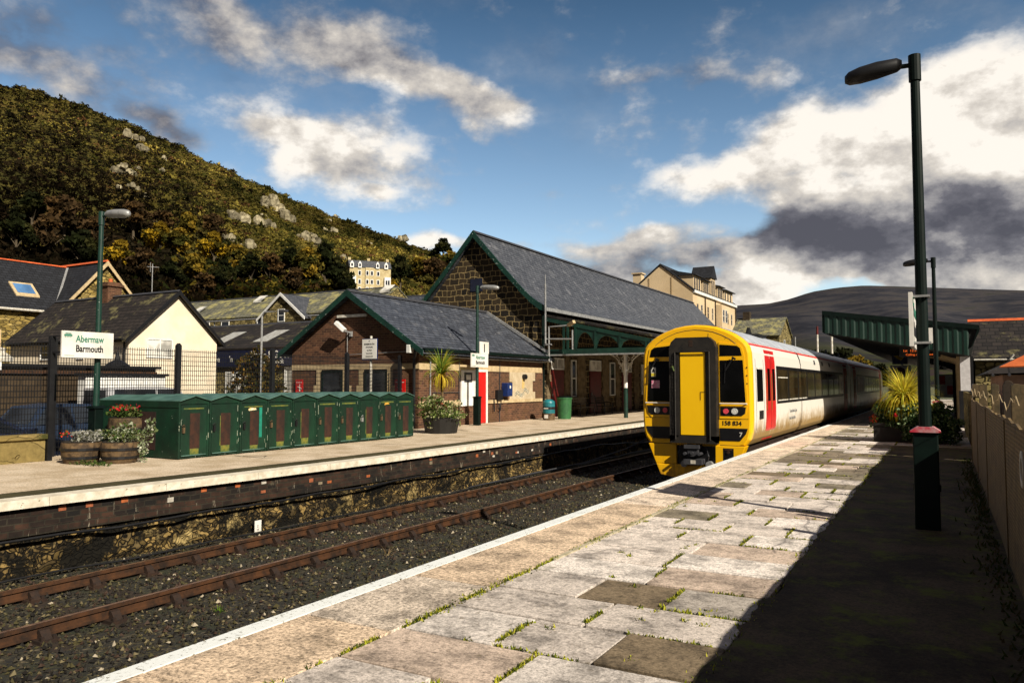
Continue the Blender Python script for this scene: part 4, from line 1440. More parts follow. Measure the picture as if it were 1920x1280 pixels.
REDTOP = plain('pale_blotched_red_cap', (0.42, 0.012, 0.035), (0.45, 0.30, 0.30), 0.5, 9)  # red broken by pale pink blotches
A = lamp_post(-0.205, 9.74, 5.32, -1, 'tall dark lamp post in front beside the reed fence, with black lamp head', head=0.75)
Bp = lamp_post(-0.205, 25.3, 5.24, -1, 'slim dark lamp post standing behind the planter with the yellow spiky plant', head=0.8)
C1 = lamp_post(-16.18, 10.21, 5.38, 1, 'green lamp post with silver head between the flower barrels and the parked cars')
C2 = lamp_post(-15.95, 25.55, 5.44, 1, 'green lamp post with silver head and number 1 plate by the red door')


def station_sign(x, y0, y1, z0, z1, label, brackets=None, big=True, far='+x'):
    S = thing('station_sign', label, 'sign', (x, (y0 + y1) / 2, z0))
    inv = (-x, -(y0 + y1) / 2, -z0)
    c = MB(); c.box(x - 0.02, x + 0.02, y0, y1, z0, z1)
    c.build('board', SIGNW, S).location = inv
    w_ = y1 - y0; hh = z1 - z0
    ty = y0 + w_ * 0.26
    TG = MATS.get('sign_green_text') or plain('sign_green_text', (0.04, 0.20, 0.13), (0.03, 0.16, 0.1), 0.5)
    sz = hh * 0.36
    lettering('Abermaw', sz, (x + 0.022, ty, z0 + hh * 0.60), '+x', TG, S, bold=0.004, sx=w_ * 0.62 / (sz * 4.55)).location = inv
    lettering('Barmouth', sz, (x + 0.022, ty, z0 + hh * 0.23), '+x', BLACK, S, bold=0.005, sx=w_ * 0.63 / (sz * 4.75)).location = inv
    c = MB()                                     # small green line drawing of a train over a line in the corner
    zt = z0 + hh * 0.80
    c.box(x + 0.021, x + 0.024, y0 + w_ * 0.04, y0 + w_ * 0.19, zt, zt + hh * 0.07)
    c.box(x + 0.021, x + 0.024, y0 + w_ * 0.06, y0 + w_ * 0.17, zt + hh * 0.085, zt + hh * 0.12)
    for k in range(4): c.box(x + 0.021, x + 0.024, y0 + w_ * (0.05 + 0.035 * k), y0 + w_ * (0.065 + 0.035 * k), zt - hh * 0.05, zt - hh * 0.01)
    c.box(x + 0.021, x + 0.024, y0 + w_ * 0.05, y0 + w_ * 0.24, z0 + hh * 0.07, z0 + hh * 0.085)
    c.build('emblem', TG, S).location = inv
    if brackets:
        c = MB()
        for bz in (z0 + 0.06, z1 - 0.06):
            for by in brackets:
                c.box(x - 0.10, x - 0.021, by - 0.02, by + 0.02, bz - 0.015, bz + 0.015)
        c.build('bracket', GREYP, S).location = inv
    return S


station_sign(-16.03, 9.32, 10.46, 2.16, 2.72, 'large white Abermaw Barmouth name board beside the cream house', brackets=(9.4,))
station_sign(-15.86, 24.95, 26.2, 2.26, 2.80, 'small white Abermaw Barmouth name board on the lamp post by the red door', brackets=(25.5,))
S = station_sign(-0.31, 9.55, 10.75, 2.02, 2.62, 'white name board seen edge-on on the tall near lamp post', brackets=None)
c = MB()
for z_ in (2.06, 2.58):
    c.box(-0.29, -0.12, 9.64, 9.84, z_ - 0.012, z_ + 0.012)
o = c.build('bracket', GREYP, S); o.location = (0.31, -10.15, -2.02)
# number plates
def number_plate(ch, x, y0, y1, z0, z1, label, facing):
    S = thing('platform_number', label, 'sign', (x, y0, z0))
    c = MB()
    if facing == '+x':
        c.box(x - 0.015, x + 0.015, y0, y1, z0, z1)
        c.build('board', SIGNW, S).location = (-x, -y0, -z0)
        lettering(ch, (z1 - z0) * 0.95, (x + 0.017, (y0 + y1) / 2, z0 + (z1 - z0) * 0.15), '+x', BLACK, S, align='CENTER', bold=0.012).location = (-x, -y0, -z0)
    else:
        c.box(x, x + (y1 - y0), y0 - 0.015, y0 + 0.015, z0, z1)
        c.build('board', SIGNW, S).location = (-x, -y0, -z0)
        lettering(ch, (z1 - z0) * 0.95, (x + (y1 - y0) / 2, y0 - 0.017, z0 + (z1 - z0) * 0.15), '-y', BLACK, S, align='CENTER', bold=0.01).location = (-x, -y0, -z0)
    return S


number_plate('1', -15.85, 25.56, 26.24, 2.805, 3.27, 'square white plate with a black 1 on the lamp post by the red door', '+x')
number_plate('2', -0.75, 25.18, 25.66, 2.78, 3.22, 'square white plate with a black 2 half hidden behind the near lamp post', '-y')

# ---------------------------------------------------------------- leaves
def leaf_cloud(name, parent, centre, rad, n, size, pal, m=None, seed=1, flat=1.0, shape='tri', droop=0.0):
    rng = np.random.default_rng(seed)
    d = rng.normal(size=(n, 3)); d /= np.linalg.norm(d, axis=1)[:, None]
    rr_ = rng.random(n) ** 0.42
    lob = 1 + 0.22 * np.sin(d[:, 0] * 5 + seed) * np.sin(d[:, 1] * 4 + 2 * seed) + 0.15 * np.sin(d[:, 2] * 7 + seed)
    P = d * (rr_ * lob)[:, None] * np.array(rad)[None, :] + np.array(centre)[None, :]
    P[:, 2] = np.maximum(P[:, 2], centre[2] - rad[2] * flat)
    u = rng.normal(size=(n, 3)); u /= np.linalg.norm(u, axis=1)[:, None]
    v = np.cross(u, rng.normal(size=(n, 3))); v /= np.linalg.norm(v, axis=1)[:, None]
    h = (size * (0.6 + 0.8 * rng.random(n)))[:, None]
    V = np.stack([P - u * h * 0.2 - v * h * 0.35, P + u * h * 0.9, P + v * h * 0.55 + u * h * 0.1, P - u * h * 0.5 + v * h * 0.25], 1).reshape(-1, 3)
    C = np.array(pal)[rng.integers(0, len(pal), n)] * (0.6 + 0.8 * rng.random(n))[:, None]
    return np_mesh(name, V, 4, C, m or LEAF, parent)


def blades(name, parent, base, n, length, width, pal, seed=2, spread=1.0, m=None, curl=0.6, up=0.3):
    """long arching strap leaves from one point"""
    rng = random.Random(seed)
    mb = MB()
    for i in range(n):
        a = rng.uniform(0, 2 * math.pi); e = rng.uniform(up, 1.45)
        L = length * rng.uniform(0.6, 1.05)
        cl = rng.choice(pal); q = rng.uniform(0.75, 1.2); cl = tuple(v * q for v in cl)
        dh = Vector((math.cos(a), math.sin(a), 0)); side = Vector((-math.sin(a), math.cos(a), 0))
        p = Vector(base) + dh * 0.03
        ang = e; prev = None
        K = 6
        for k in range(K + 1):
            wd = width * (0.5 + 1.2 * (k / K)) if k < K * 0.4 else width * (1.15 * (1 - (k / K)) + 0.05)
            cur = (p + side * wd, p - side * wd)
            if prev: mb.face([prev[0], prev[1], cur[1], cur[0]], cl)
            prev = cur
            p = p + (dh * math.cos(ang) * spread + Vector((0, 0, 1)) * math.sin(ang)) * (L / K)
            ang -= curl * (1.6 - e) * 0.45 + 0.06
    return mb.build(name, m or LEAFY, parent)


# planter on the right platform
P = thing('planter', 'low dark timber planter with bushy shrubs and a spiky yellow plant', 'planter', (-1.0, 24.4, 0))
inv = (1.0, -24.4, 0)
c = MB(); c.box(-1.78, -0.35, 23.75, 25.2, 0, 0.50); c.box(-1.82, -0.31, 23.71, 25.24, 0.44, 0.52)
c.build('box', plain('black_timber', (0.012, 0.010, 0.008), (0.006, 0.005, 0.004), 0.8, 7), P, bevel=0.01).location = inv
SHR = [(0.05, 0.09, 0.03), (0.08, 0.13, 0.045), (0.025, 0.045, 0.016), (0.20, 0.26, 0.13)]
o = leaf_cloud('shrub', P, (-0.9, 24.3, 0.62), (1.0, 0.9, 0.52), 7500, 0.07, SHR, seed=4); o.location = inv
o = leaf_cloud('trailing_leaves', P, (-0.35, 23.75, 0.40), (0.72, 0.55, 0.46), 4200, 0.065, SHR, seed=5, flat=0.85); o.location = inv
o = blades('spiky_plant', P, (-1.0, 24.2, 1.12), 900, 1.12, 0.024, [(0.72, 0.62, 0.05), (0.80, 0.70, 0.10), (0.42, 0.42, 0.04), (0.55, 0.42, 0.05)], seed=9, spread=1.0, up=-0.05); o.location = inv
o = leaf_cloud('blossoms', P, (-1.76, 23.75, 0.62), (0.12, 0.14, 0.11), 90, 0.045, [(0.28, 0.03, 0.015), (0.16, 0.02, 0.01), (0.04, 0.05, 0.01)], seed=6); o.location = inv
o = leaf_cloud('blossoms', P, (-1.2, 23.40, 0.75), (0.05, 0.05, 0.04), 30, 0.05, [(0.35, 0.02, 0.02)], seed=8); o.location = inv
c = MB()
# reed fence
Fz = thing('reed_fence', 'brown reed screen fence with timber posts standing along the right edge of the platform', 'fence', (0.47, 9, 0))
inv = (-0.47, -9, 0)


def reed():
    m, t, p = newmat('reed_screen')
    co = objco(t)
    z = t.sep(co)[2]; y = t.sep(co)[1]
    wv_ = t.n('ShaderNodeTexWave', wave_type='BANDS', bands_direction='Z')
    t.put(wv_.inputs['Vector'], co); wv_.inputs['Scale'].default_value = 9.0; wv_.inputs['Distortion'].default_value = 1.5; wv_.inputs['Detail'].default_value = 3
    n = t.noise(co, 6, 6, 0.7)
    cc = t.ramp(n, [(0.3, (0.09, 0.055, 0.018)), (0.6, (0.22, 0.14, 0.05)), (0.8, (0.30, 0.20, 0.08))])
    cc = t.mix(0.7, cc, t.ramp(wv_.outputs['Fac'], [(0.2, 0.45), (0.6, 1.0)]), 'MULTIPLY')
    t.put(p.inputs['Base Color'], cc); p.inputs['Roughness'].default_value = 0.85
    bump(t, p, wv_.outputs['Fac'], 0.6, 0.01)
    return m


REED = reed()
PWX = plain('seam_cane', (0.10, 0.065, 0.025), rough=0.9)
edges = [1.2, 4.6, 8.2, 11.9, 15.3, 18.6]
for a, b_ in zip(edges, edges[1:]):
    c = MB()
    n = 10
    for i in range(n):
        ya, yb = a + (b_ - a) * i / n, a + (b_ - a) * (i + 1) / n
        f = lambda y: 1.29 + 0.014 * math.cos((y - a) / (b_ - a) * 2 * math.pi) + 0.012 * math.sin(y * 9)
        g_ = lambda y: 0.455 + 0.012 * math.sin((y - a) / (b_ - a) * math.pi)
        c.face([(g_(ya), ya, 0.0), (g_(yb), yb, 0.0), (g_(yb), yb, f(yb)), (g_(ya), ya, f(ya))])
        c.face([(g_(ya) + 0.02, ya, 0.0), (g_(yb) + 0.02, yb, 0.0), (g_(yb) + 0.02, yb, f(yb)), (g_(ya) + 0.02, ya, f(ya))])
        c.face([(g_(ya), ya, f(ya)), (g_(yb), yb, f(yb)), (g_(yb) + 0.02, yb, f(yb)), (g_(ya) + 0.02, ya, f(ya))])
    c.build('reed_panel', REED, Fz).location = inv
    c = MB(); c.tube([(0.45, b_, 0.0), (0.452, b_, 1.28)], 0.006, 6)
    c.build('seam_cane', PWX, Fz).location = inv
PW = plain('fence_post_wood', (0.11, 0.075, 0.035), (0.05, 0.038, 0.018), 0.9, 9, bmp=0.4)
rr = random.Random(12)
for (yp, xa, xb, hh, rd) in ((18.8, 0.50, 0.62, 1.60, 0), (15.3, 0.50, 0.62, 1.60, 0), (11.3, 0.50, 0.585, 1.60, 0), (9.1, 0.50, 0.60, 1.64, 1), (8.0, 0.50, 0.63, 1.60, 0), (3.2, 0.5, 0.6, 1.3, 0)):
    c = MB()
    if rd: c.prism([(xa, -0.5), (xb, -0.5), (xb, hh - 0.06), (xb - 0.02, hh - 0.015), ((xa + xb) / 2, hh), (xa + 0.02, hh - 0.015), (xa, hh - 0.06)], 'y', yp, yp + 0.07)
    else: c.prism([(xa, -0.5), (xb, -0.5), (xb, hh - 0.01), (xa + 0.03, hh + 0.005), (xa, hh - 0.015)], 'y', yp, yp + 0.08)
    c.build('post', PW if not rd else WOODDK, Fz, bevel=0.004).location = inv
c = MB()
for z_ in (0.5, 1.1): c.box(0.565, 0.60, 1.2, 19.4, z_, z_ + 0.08)
c.build('back_rail', PW, Fz).location = inv
path = []
for i in range(46):
    yy = 6.8 + i * 0.27
    path.append((0.472, yy, 1.44 + 0.05 * math.sin(i * 0.9) + 0.035 * math.sin(i * 2.3)))
c = MB(); c.tube(path, 0.004, 5, cap=False)
tag(c.build('wire', CREAMST), 'loose pale wire strung in loops along the top of the reed fence', 'wire')
c = MB()
for k in range(4):
    cpts = [(0.44, 6.3 + 0.11 * math.cos(t_ / 12 * 2 * math.pi + k), 1.02 + (0.085 + 0.012 * k) * math.sin(t_ / 12 * 2 * math.pi + k)) for t_ in range(13)]
    c.tube(cpts, 0.006, 5, cap=False)
tag(c.build('wire_coil', OFFW), 'coil of pale wire hanging on the reed fence near the right edge', 'wire coil')
rng = random.Random(31)
c = MB()
for i in range(900):                                     # weeds at the foot of the fence
    y_ = rng.uniform(3, 19); x_ = 0.42 - abs(rng.gauss(0, 0.10)); h_ = rng.uniform(0.02, 0.08) * (1.4 if 11 < y_ < 16 else 0.8)
    a = rng.uniform(0, 6.28); w_ = 0.012
    c.face([(x_ - w_, y_, 0.0), (x_ + w_, y_, 0.0), (x_ + math.cos(a) * h_ * 0.6, y_ + math.sin(a) * h_ * 0.6, h_)], rng.choice([(0.03, 0.05, 0.012), (0.05, 0.06, 0.015), (0.09, 0.07, 0.03)]))
tag(c.build('fence_foot_weeds', LEAF), 'low weeds growing along the foot of the reed fence', 'weeds', kind='stuff')


# moss and tufts in the slab joints
def moss():
    rng = np.random.default_rng(8)
    pts = []
    for (x0, x1, y0_) in pv:
        if y0_ < 2 or y0_ > 30: continue
        dens = 1.0 if y0_ < 18 else 0.5
        if rng.random() < 0.85 * dens:                    # along the left end joint
            L = rng.uniform(0.25, 0.6); s0 = rng.uniform(0, 0.6 - L)
            for _ in range(int(330 * L)): pts.append((x0 + rng.normal(0, 0.010), y0_ + s0 + rng.random() * L))
        if rng.random() < 0.35 * dens:                    # along the cross joint
            L = rng.uniform(0.15, 0.7); s0 = rng.uniform(0, max(0.01, (x1 - x0) - L))
            for _ in range(int(160 * L)): pts.append((x0 + s0 + rng.random() * L, y0_ + rng.normal(0, 0.009)))
    for _ in range(1500):
        yy = 3 + 14 * rng.random() ** 1.3
        k_ = math.sin(yy * 2.7) + math.sin(yy * 1.1 + 2)
        if k_ > 0.1: pts.append((-3.17 + rng.normal(0, 0.03), yy))
    for _ in range(60):                                   # a few tufts
        cx_, cy_ = rng.uniform(-3.2, -1.3), 3 + 9 * rng.random()
        if rng.random() < 0.5: cx_ = -3.17
        for _ in range(14): pts.append((cx_ + rng.normal(0, 0.02), cy_ + rng.normal(0, 0.02)))
    for _ in range(1600): pts.append((-1.2 + rng.normal(0, 0.04), 3 + 19 * rng.random()))
    P_ = np.array(pts); n = len(P_)
    a = rng.random(n) * 6.28; h = 0.008 + 0.020 * rng.random(n) ** 2
    w_ = 0.006 + 0.006 * rng.random(n)
    b0 = np.stack([P_[:, 0] - np.cos(a) * w_, P_[:, 1] - np.sin(a) * w_, np.full(n, -0.006)], 1)
    b1 = np.stack([P_[:, 0] + np.cos(a) * w_, P_[:, 1] + np.sin(a) * w_, np.full(n, -0.006)], 1)
    t_ = np.stack([P_[:, 0] + np.sin(a) * h * 0.8, P_[:, 1] - np.cos(a) * h * 0.8, h], 1)
    V = np.stack([b0, b1, t_], 1).reshape(-1, 3)
    pal = np.array([(0.22, 0.25, 0.02), (0.36, 0.37, 0.03), (0.10, 0.13, 0.02), (0.45, 0.42, 0.05), (0.05, 0.06, 0.02)])
    C = pal[rng.integers(0, 5, n)]
    o = np_mesh('joint_moss', V, 3, C, LEAF)
    tag(o, 'yellow-green moss and small grass tufts in the joints of the paving slabs', 'moss', kind='stuff')


moss()

# leaves/weeds in the ballast
for (x, y, s_, n_, lab, pal) in ((-7.55, 6.35, 0.13, 26, 'bright green weed tuft growing in the ballast beside the nearer rail', [(0.10, 0.16, 0.02), (0.05, 0.10, 0.02)]),
                                 (-7.75, 9.75, 0.22, 22, 'dry straw-coloured weed leaning against the nearer rusty rail', [(0.35, 0.26, 0.14), (0.22, 0.15, 0.07)])):
    o = blades('weed', None, (x, y, GZ), n_, s_, 0.006, pal, seed=int(x * -10), m=LEAF)
    tag(o, lab, 'weed')

# ---------------------------------------------------------------- platform shelter
SH = thing('platform_shelter', 'green corrugated canopy shelter with sloping roof over the near platform', 'shelter', (0.8, 31, 0))
inv = (-0.8, -31, 0)
Y0, Y1 = 31.0, 74.0  # roof lengthened at the far end to shade the rear railcar
TLx, TLz, TRx, TRz = -3.96, 4.34, 1.03, 3.62


def onroof(x, z0, z1):
    return z0 + (z1 - z0) * (x - TLx) / (TRx - TLx)


c = MB()
c.face([(TLx, Y0, TLz), (TRx, Y0, TRz), (TRx, Y1, TRz), (TLx, Y1, TLz)])
c.face([(TLx, Y0, 3.56), (0.82, Y0 + 0.05, 2.60), (0.82, Y1, 2.60), (TLx, Y1, 3.56)])
c.prism([(TLx, TLz), (TRx, TRz), (1.0, 3.4), (0.82, 2.6), (TLx + 0.15, 3.54), (TLx, 3.6)], 'y', Y0 + 0.05, Y0 + 0.09)
c.prism([(TLx, TLz), (TRx, TRz), (1.0, 3.4), (0.82, 2.6), (TLx + 0.15, 3.54), (TLx, 3.6)], 'y', Y1, Y1 + 0.04)
c.build('roof', plain('shelter_soffit', (0.012, 0.014, 0.012), (0.006, 0.007, 0.006), 0.8, 4), SH).location = inv
CORR = plain('corrugated_green', (0.004, 0.026, 0.017), (0.003, 0.018, 0.012), 0.45, 1.5)
c = MB()
x_ = TLx + 0.02; k = 0
prof = []
while x_ < 0.80:
    prof += [(x_, 0.028), (x_ + 0.05, 0.0), (x_ + 0.15, 0.0), (x_ + 0.20, 0.028)]; x_ += 0.30
pz = lambda x: (onroof(x, TLz, TRz) - 0.10, 3.53 + (2.58 - 3.53) * (x - TLx) / (0.82 - TLx))
for (xa, ya), (xb, yb) in zip(prof, prof[1:]):
    ta, ba = pz(xa); tb, bb = pz(xb)
    c.face([(xa, Y0 + ya, ba), (xb, Y0 + yb, bb), (xb, Y0 + yb, tb), (xa, Y0 + ya, ta)])
c.build('end_fascia', CORR, SH).location = inv
c = MB()
c.prism([(TLx - 0.02, TLz + 0.03), (TRx, TRz + 0.03), (TRx, TRz - 0.13), (TLx - 0.02, TLz - 0.13)], 'y', Y0 - 0.04, Y0 - 0.005)
c.prism([(TLx - 0.03, TLz), (TLx, TLz), (TLx, 3.55), (TLx - 0.03, 3.55)], 'y', Y0, Y1)
c.prism([(TRx, TRz + 0.03), (TRx + 0.06, TRz), (TRx + 0.06, TRz - 0.18), (0.85, 2.9), (0.83, 2.9), (TRx, TRz - 0.13)], 'y', Y0 - 0.04, Y1)
c.build('roof_edge', GREEN_DARK, SH).location = inv
c = MB(); c.box(0.50, 0.82, 32.8, 32.9, 1.36, 2.62); 
c.build('end_panel', plain('shelter_white_panel', (0.62, 0.60, 0.60), (0.5, 0.48, 0.48), 0.6, 9), SH).location = inv
c = MB(); c.box(0.44, 0.84, 32.78, 32.92, 0, 1.36); c.box(0.84, 0.92, 32.8, 55, 0, 2.62)
c.build('back_wall', BLACK, SH).location = inv
for k, yy in enumerate((34.5, 37.5, 40.5, 44, 48, 52)):
    c = MB(); c.box(0.40, 0.52, yy, yy + 0.12, 0, 2.72); c.beam((0.46, yy + 0.06, 2.5), (-0.9, yy + 0.06, 2.93), 0.08, 0.14)
    c.build('column', CREAMST if k < 2 else GREEN_DARK, SH).location = inv
# hanging departures display
D = thing('departure_display', 'black departure board with orange lettering hanging under the green shelter roof', 'display', (-1.0, 34, 2.7))
inv = (1.0, -34, -2.7)
c = MB(); c.box(-1.55, -0.12, 33.95, 34.10, 2.66, 3.02); c.box(-1.2, -1.17, 34.0, 34.03, 3.02, 3.3); c.box(-0.5, -0.47, 34.0, 34.03, 3.02, 3.3)
c.build('case', BLACK, D).location = inv
ORANGE = emit('orange_led', (1.0, 0.16, 0.02), 0.7)
lettering('1st  12:55 Pwllheli', 0.13, (-1.42, 33.945, 2.87), '-y', ORANGE, D, ext=0.001, sx=1.05).location = inv
lettering('Calling at  Talybont', 0.12, (-1.32, 33.945, 2.72), '-y', ORANGE, D, ext=0.001, sx=1.0).location = inv
# far signs
S = thing('direction_sign', 'blue sign with yellow arrow on a pole beyond the spiky yellow plant', 'sign', (-2.2, 50, 0))
inv = (2.2, -50, 0)
c = MB(); c.tube([(-2.15, 50.05, 0), (-2.15, 50.05, 3.4)], 0.05, 8); c.build('pole', GREYP, S).location = inv
c = MB(); c.box(-2.65, -1.85, 49.95, 50, 2.75, 3.3); c.build('board', BLUE, S).location = inv
c = MB(); c.prism([(-2.6, 3.25), (-1.95, 3.25), (-2.2, 2.95)], 'y', 49.93, 49.945); c.build('arrow', plain('sign_yellow', (0.75, 0.5, 0.03), rough=0.5), S).location = inv
S = thing('stop_sign_board', 'white board with a dark red disc below the blue arrow sign', 'sign', (-2.2, 49.8, 1.9))
inv = (2.2, -49.8, -1.9)
c = MB(); c.box(-2.75, -1.70, 49.80, 49.83, 1.95, 2.7); c.build('board', SIGNW, S).location = inv
c = MB(); c.tube([(-2.25, 49.795, 2.33), (-2.25, 49.77, 2.33)], 0.26, 24); c.build('disc', REDDK, S).location = inv
number_plate('2', -0.45, 52.0, 52.55, 2.45, 2.95, 'far small white plate with a black 2 under the shelter roof', '-y')
S = thing('notice_board', 'white and red notices on a board far along the near platform', 'notice board', (0, 53, 0))
inv = (0, -53, 0)
c = MB(); c.box(-0.5, 0.5, 53, 53.08, 0.8, 2.2); c.build('board', SIGNW, S).location = inv
c = MB(); c.box(-0.35, 0.0, 52.97, 52.995, 1.6, 2.1); c.box(0.1, 0.4, 52.97, 52.995, 1.0, 1.5); c.build('poster', RED, S).location = inv
c = MB(); c.box(-0.45, -0.4, 53, 53.05, 0, 0.8); c.box(0.4, 0.45, 53, 53.05, 0, 0.8); c.build('leg', GREYD, S).location = inv
Hh = thing('platform_hut', 'plain white hut on the far end of the near platform behind the spiky plant', 'hut', (-3, 60, 0))
inv = (3, -60, 0)
c = MB(); c.box(-3.35, -1.9, 58, 60, 0, 2.35); c.build('wall', OFFW, Hh).location = inv
c = MB(); c.box(-3.45, -1.8, 57.9, 60.1, 2.35, 2.45); c.build('roof', GREYD, Hh).location = inv
c = MB(); c.box(-2.8, -2.2, 57.96, 57.995, 0.1, 1.9); c.build('door', GREYP, Hh).location = inv

# stone house behind the shelter
Hs = thing('stone_house', 'dark stone house with slate roof and orange ridge behind the shelter', 'house', (6, 45, -0.5))
inv = (-6, -45, 0.5)
c = MB(); c.box(1.25, 14, 42, 50, -0.5, 2.75); c.prism([(42, 2.75), (50, 2.75), (46, 4.6)], 'x', 1.25, 14)
c.build('wall', RUBBLEOLV, Hs).location = inv
c = MB(); c.prism([(41.7, 2.72), (46, 4.72), (46, 4.84), (41.6, 2.80)], 'x', 1.1, 14.2); c.prism([(50.3, 2.72), (46, 4.72), (46, 4.84), (50.4, 2.80)], 'x', 1.1, 14.2)
c.build('roof', SLATEDK, Hs).location = inv
c = MB(); c.prism([(45.85, 4.80), (46.15, 4.80), (46.0, 4.93)], 'x', 1.1, 14.2); c.build('ridge_tiles', REDRIDGE, Hs).location = inv
c = MB(); c.tube([(1.2, 41.6, 2.72), (6.0, 41.6, 2.72)], 0.05, 6); c.tube([(2.6, 41.55, 2.72), (2.75, 41.5, 2.95)], 0.05, 6); c.build('gutter', OFFW, Hs).location = inv
# shed with hipped roof
Sd = thing('garden_shed', 'low shed with dark hipped roof and a patch of orange tiles behind the reed fence', 'shed', (3, 21, -0.5))
inv = (-3, -21, 0.5)
c = MB(); c.box(1.1, 6.0, 19.8, 25.0, -0.5, 1.80)
c.build('wall', plain('pink_render', (0.34, 0.22, 0.17), (0.24, 0.15, 0.11), 0.9, 3), Sd).location = inv
c = MB()
hx = [(0.75, 19.5, 1.82), (6.3, 19.5, 1.98), (6.3, 25.3, 1.98), (0.75, 25.3, 1.82)]
rA, rB = (3.4, 22.4, 3.2), (4.2, 22.4, 3.2)
c.face([hx[0], hx[1], rB, rA]); c.face([hx[1], hx[2], rB]); c.face([hx[2], hx[3], rA, rB]); c.face([hx[3], hx[0], rA])
c.face(hx)
c.build('roof', SLATEDK, Sd).location = inv
c = MB()
def onhip(u, v):
    a = Vector(hx[0]).lerp(Vector(hx[1]), u); b_ = Vector(rA).lerp(Vector(rB), u)
    q = a.lerp(b_, v); return (q.x, q.y, q.z + 0.02)
c.face([onhip(0.005, 0.10), onhip(0.13, 0.10), onhip(0.16, 0.34), onhip(0.005, 0.34)])
c.face([(p[0], p[1], p[2] - 0.018) for p in (onhip(0.005, 0.10), onhip(0.13, 0.10), onhip(0.16, 0.34), onhip(0.005, 0.34))])
c.build('orange_tiles', ORANGET, Sd).location = inv
c = MB()
for k in range(18): c.tube([(0.9 + k * 0.3, 19.5, 1.80 + k * 0.008), (0.9 + k * 0.3, 19.42, 1.79 + k * 0.008)], 0.03, 6)
c.build('eaves_tiles', GREYD, Sd).location = inv
c = MB(); c.box(0.50, 0.60, 19.0, 19.2, 1.22, 1.60)
tag(c.build('meter_box', GREYP, bevel=0.01), 'small grey metal box fixed at the far end of the reed fence', 'box')
c = MB(); c.box(0.545, 0.62, 18.7, 31, -0.5, 1.35)
tag(c.build('yard_wall', RUBBLEOLV), 'low stone wall running on from the reed fence to the shelter', 'wall')

# ================================================================ left side: buildings
BRICK = bricks('red_brick', (0.165, 0.070, 0.038), (0.060, 0.026, 0.018), (0.20, 0.115, 0.058), 0.26, 0.088, 0.011, 0.85, var=0.65, stain=(0.10, 0.052, 0.022))
GY = -0.45


def wbox(mb, plane, at, u0, u1, z0, z1, th):
    """box standing proud of a wall: plane 'x' faces +X, plane 'y' faces -Y"""
    if plane == 'x': mb.box(at, at + th, u0, u1, z0, z1)
    else: mb.box(u0, u1, at - th, at, z0, z1)


def win(root, inv, plane, at, u0, u1, z0, z1, nv=1, nh=1, frame=None, pane=None, surround=None, fw=0.06, name='window', sw=0.14):
    frame = frame or WHITE; pane = pane or GLASS
    c = MB()
    for k in range(nv + 1):
        u = u0 + (u1 - u0 - fw) * k / nv; wbox(c, plane, at, u, u + fw, z0, z1, 0.07)
    for k in range(nh + 1):
        z = z0 + (z1 - z0 - fw) * k / nh; wbox(c, plane, at, u0 + 0.002, u1 - 0.002, z, z + fw, 0.066)
    f = c.build(name, frame, root); f.location = inv
    c = MB(); wbox(c, plane, at, u0 + 0.01, u1 - 0.01, z0 + 0.01, z1 - 0.01, 0.03); c.build('pane', pane, f)
    if surround:
        c = MB()
        wbox(c, plane, at, u0 - sw, u0, z0 - sw, z1 + sw, 0.045); wbox(c, plane, at, u1, u1 + sw, z0 - sw, z1 + sw, 0.045)
        wbox(c, plane, at, u0, u1, z1, z1 + sw, 0.047); wbox(c, plane, at, u0 - 0.03, u1 + 0.03, z0 - sw * 0.8, z0, 0.10)
        c.build('surround', surround, f)
    return f


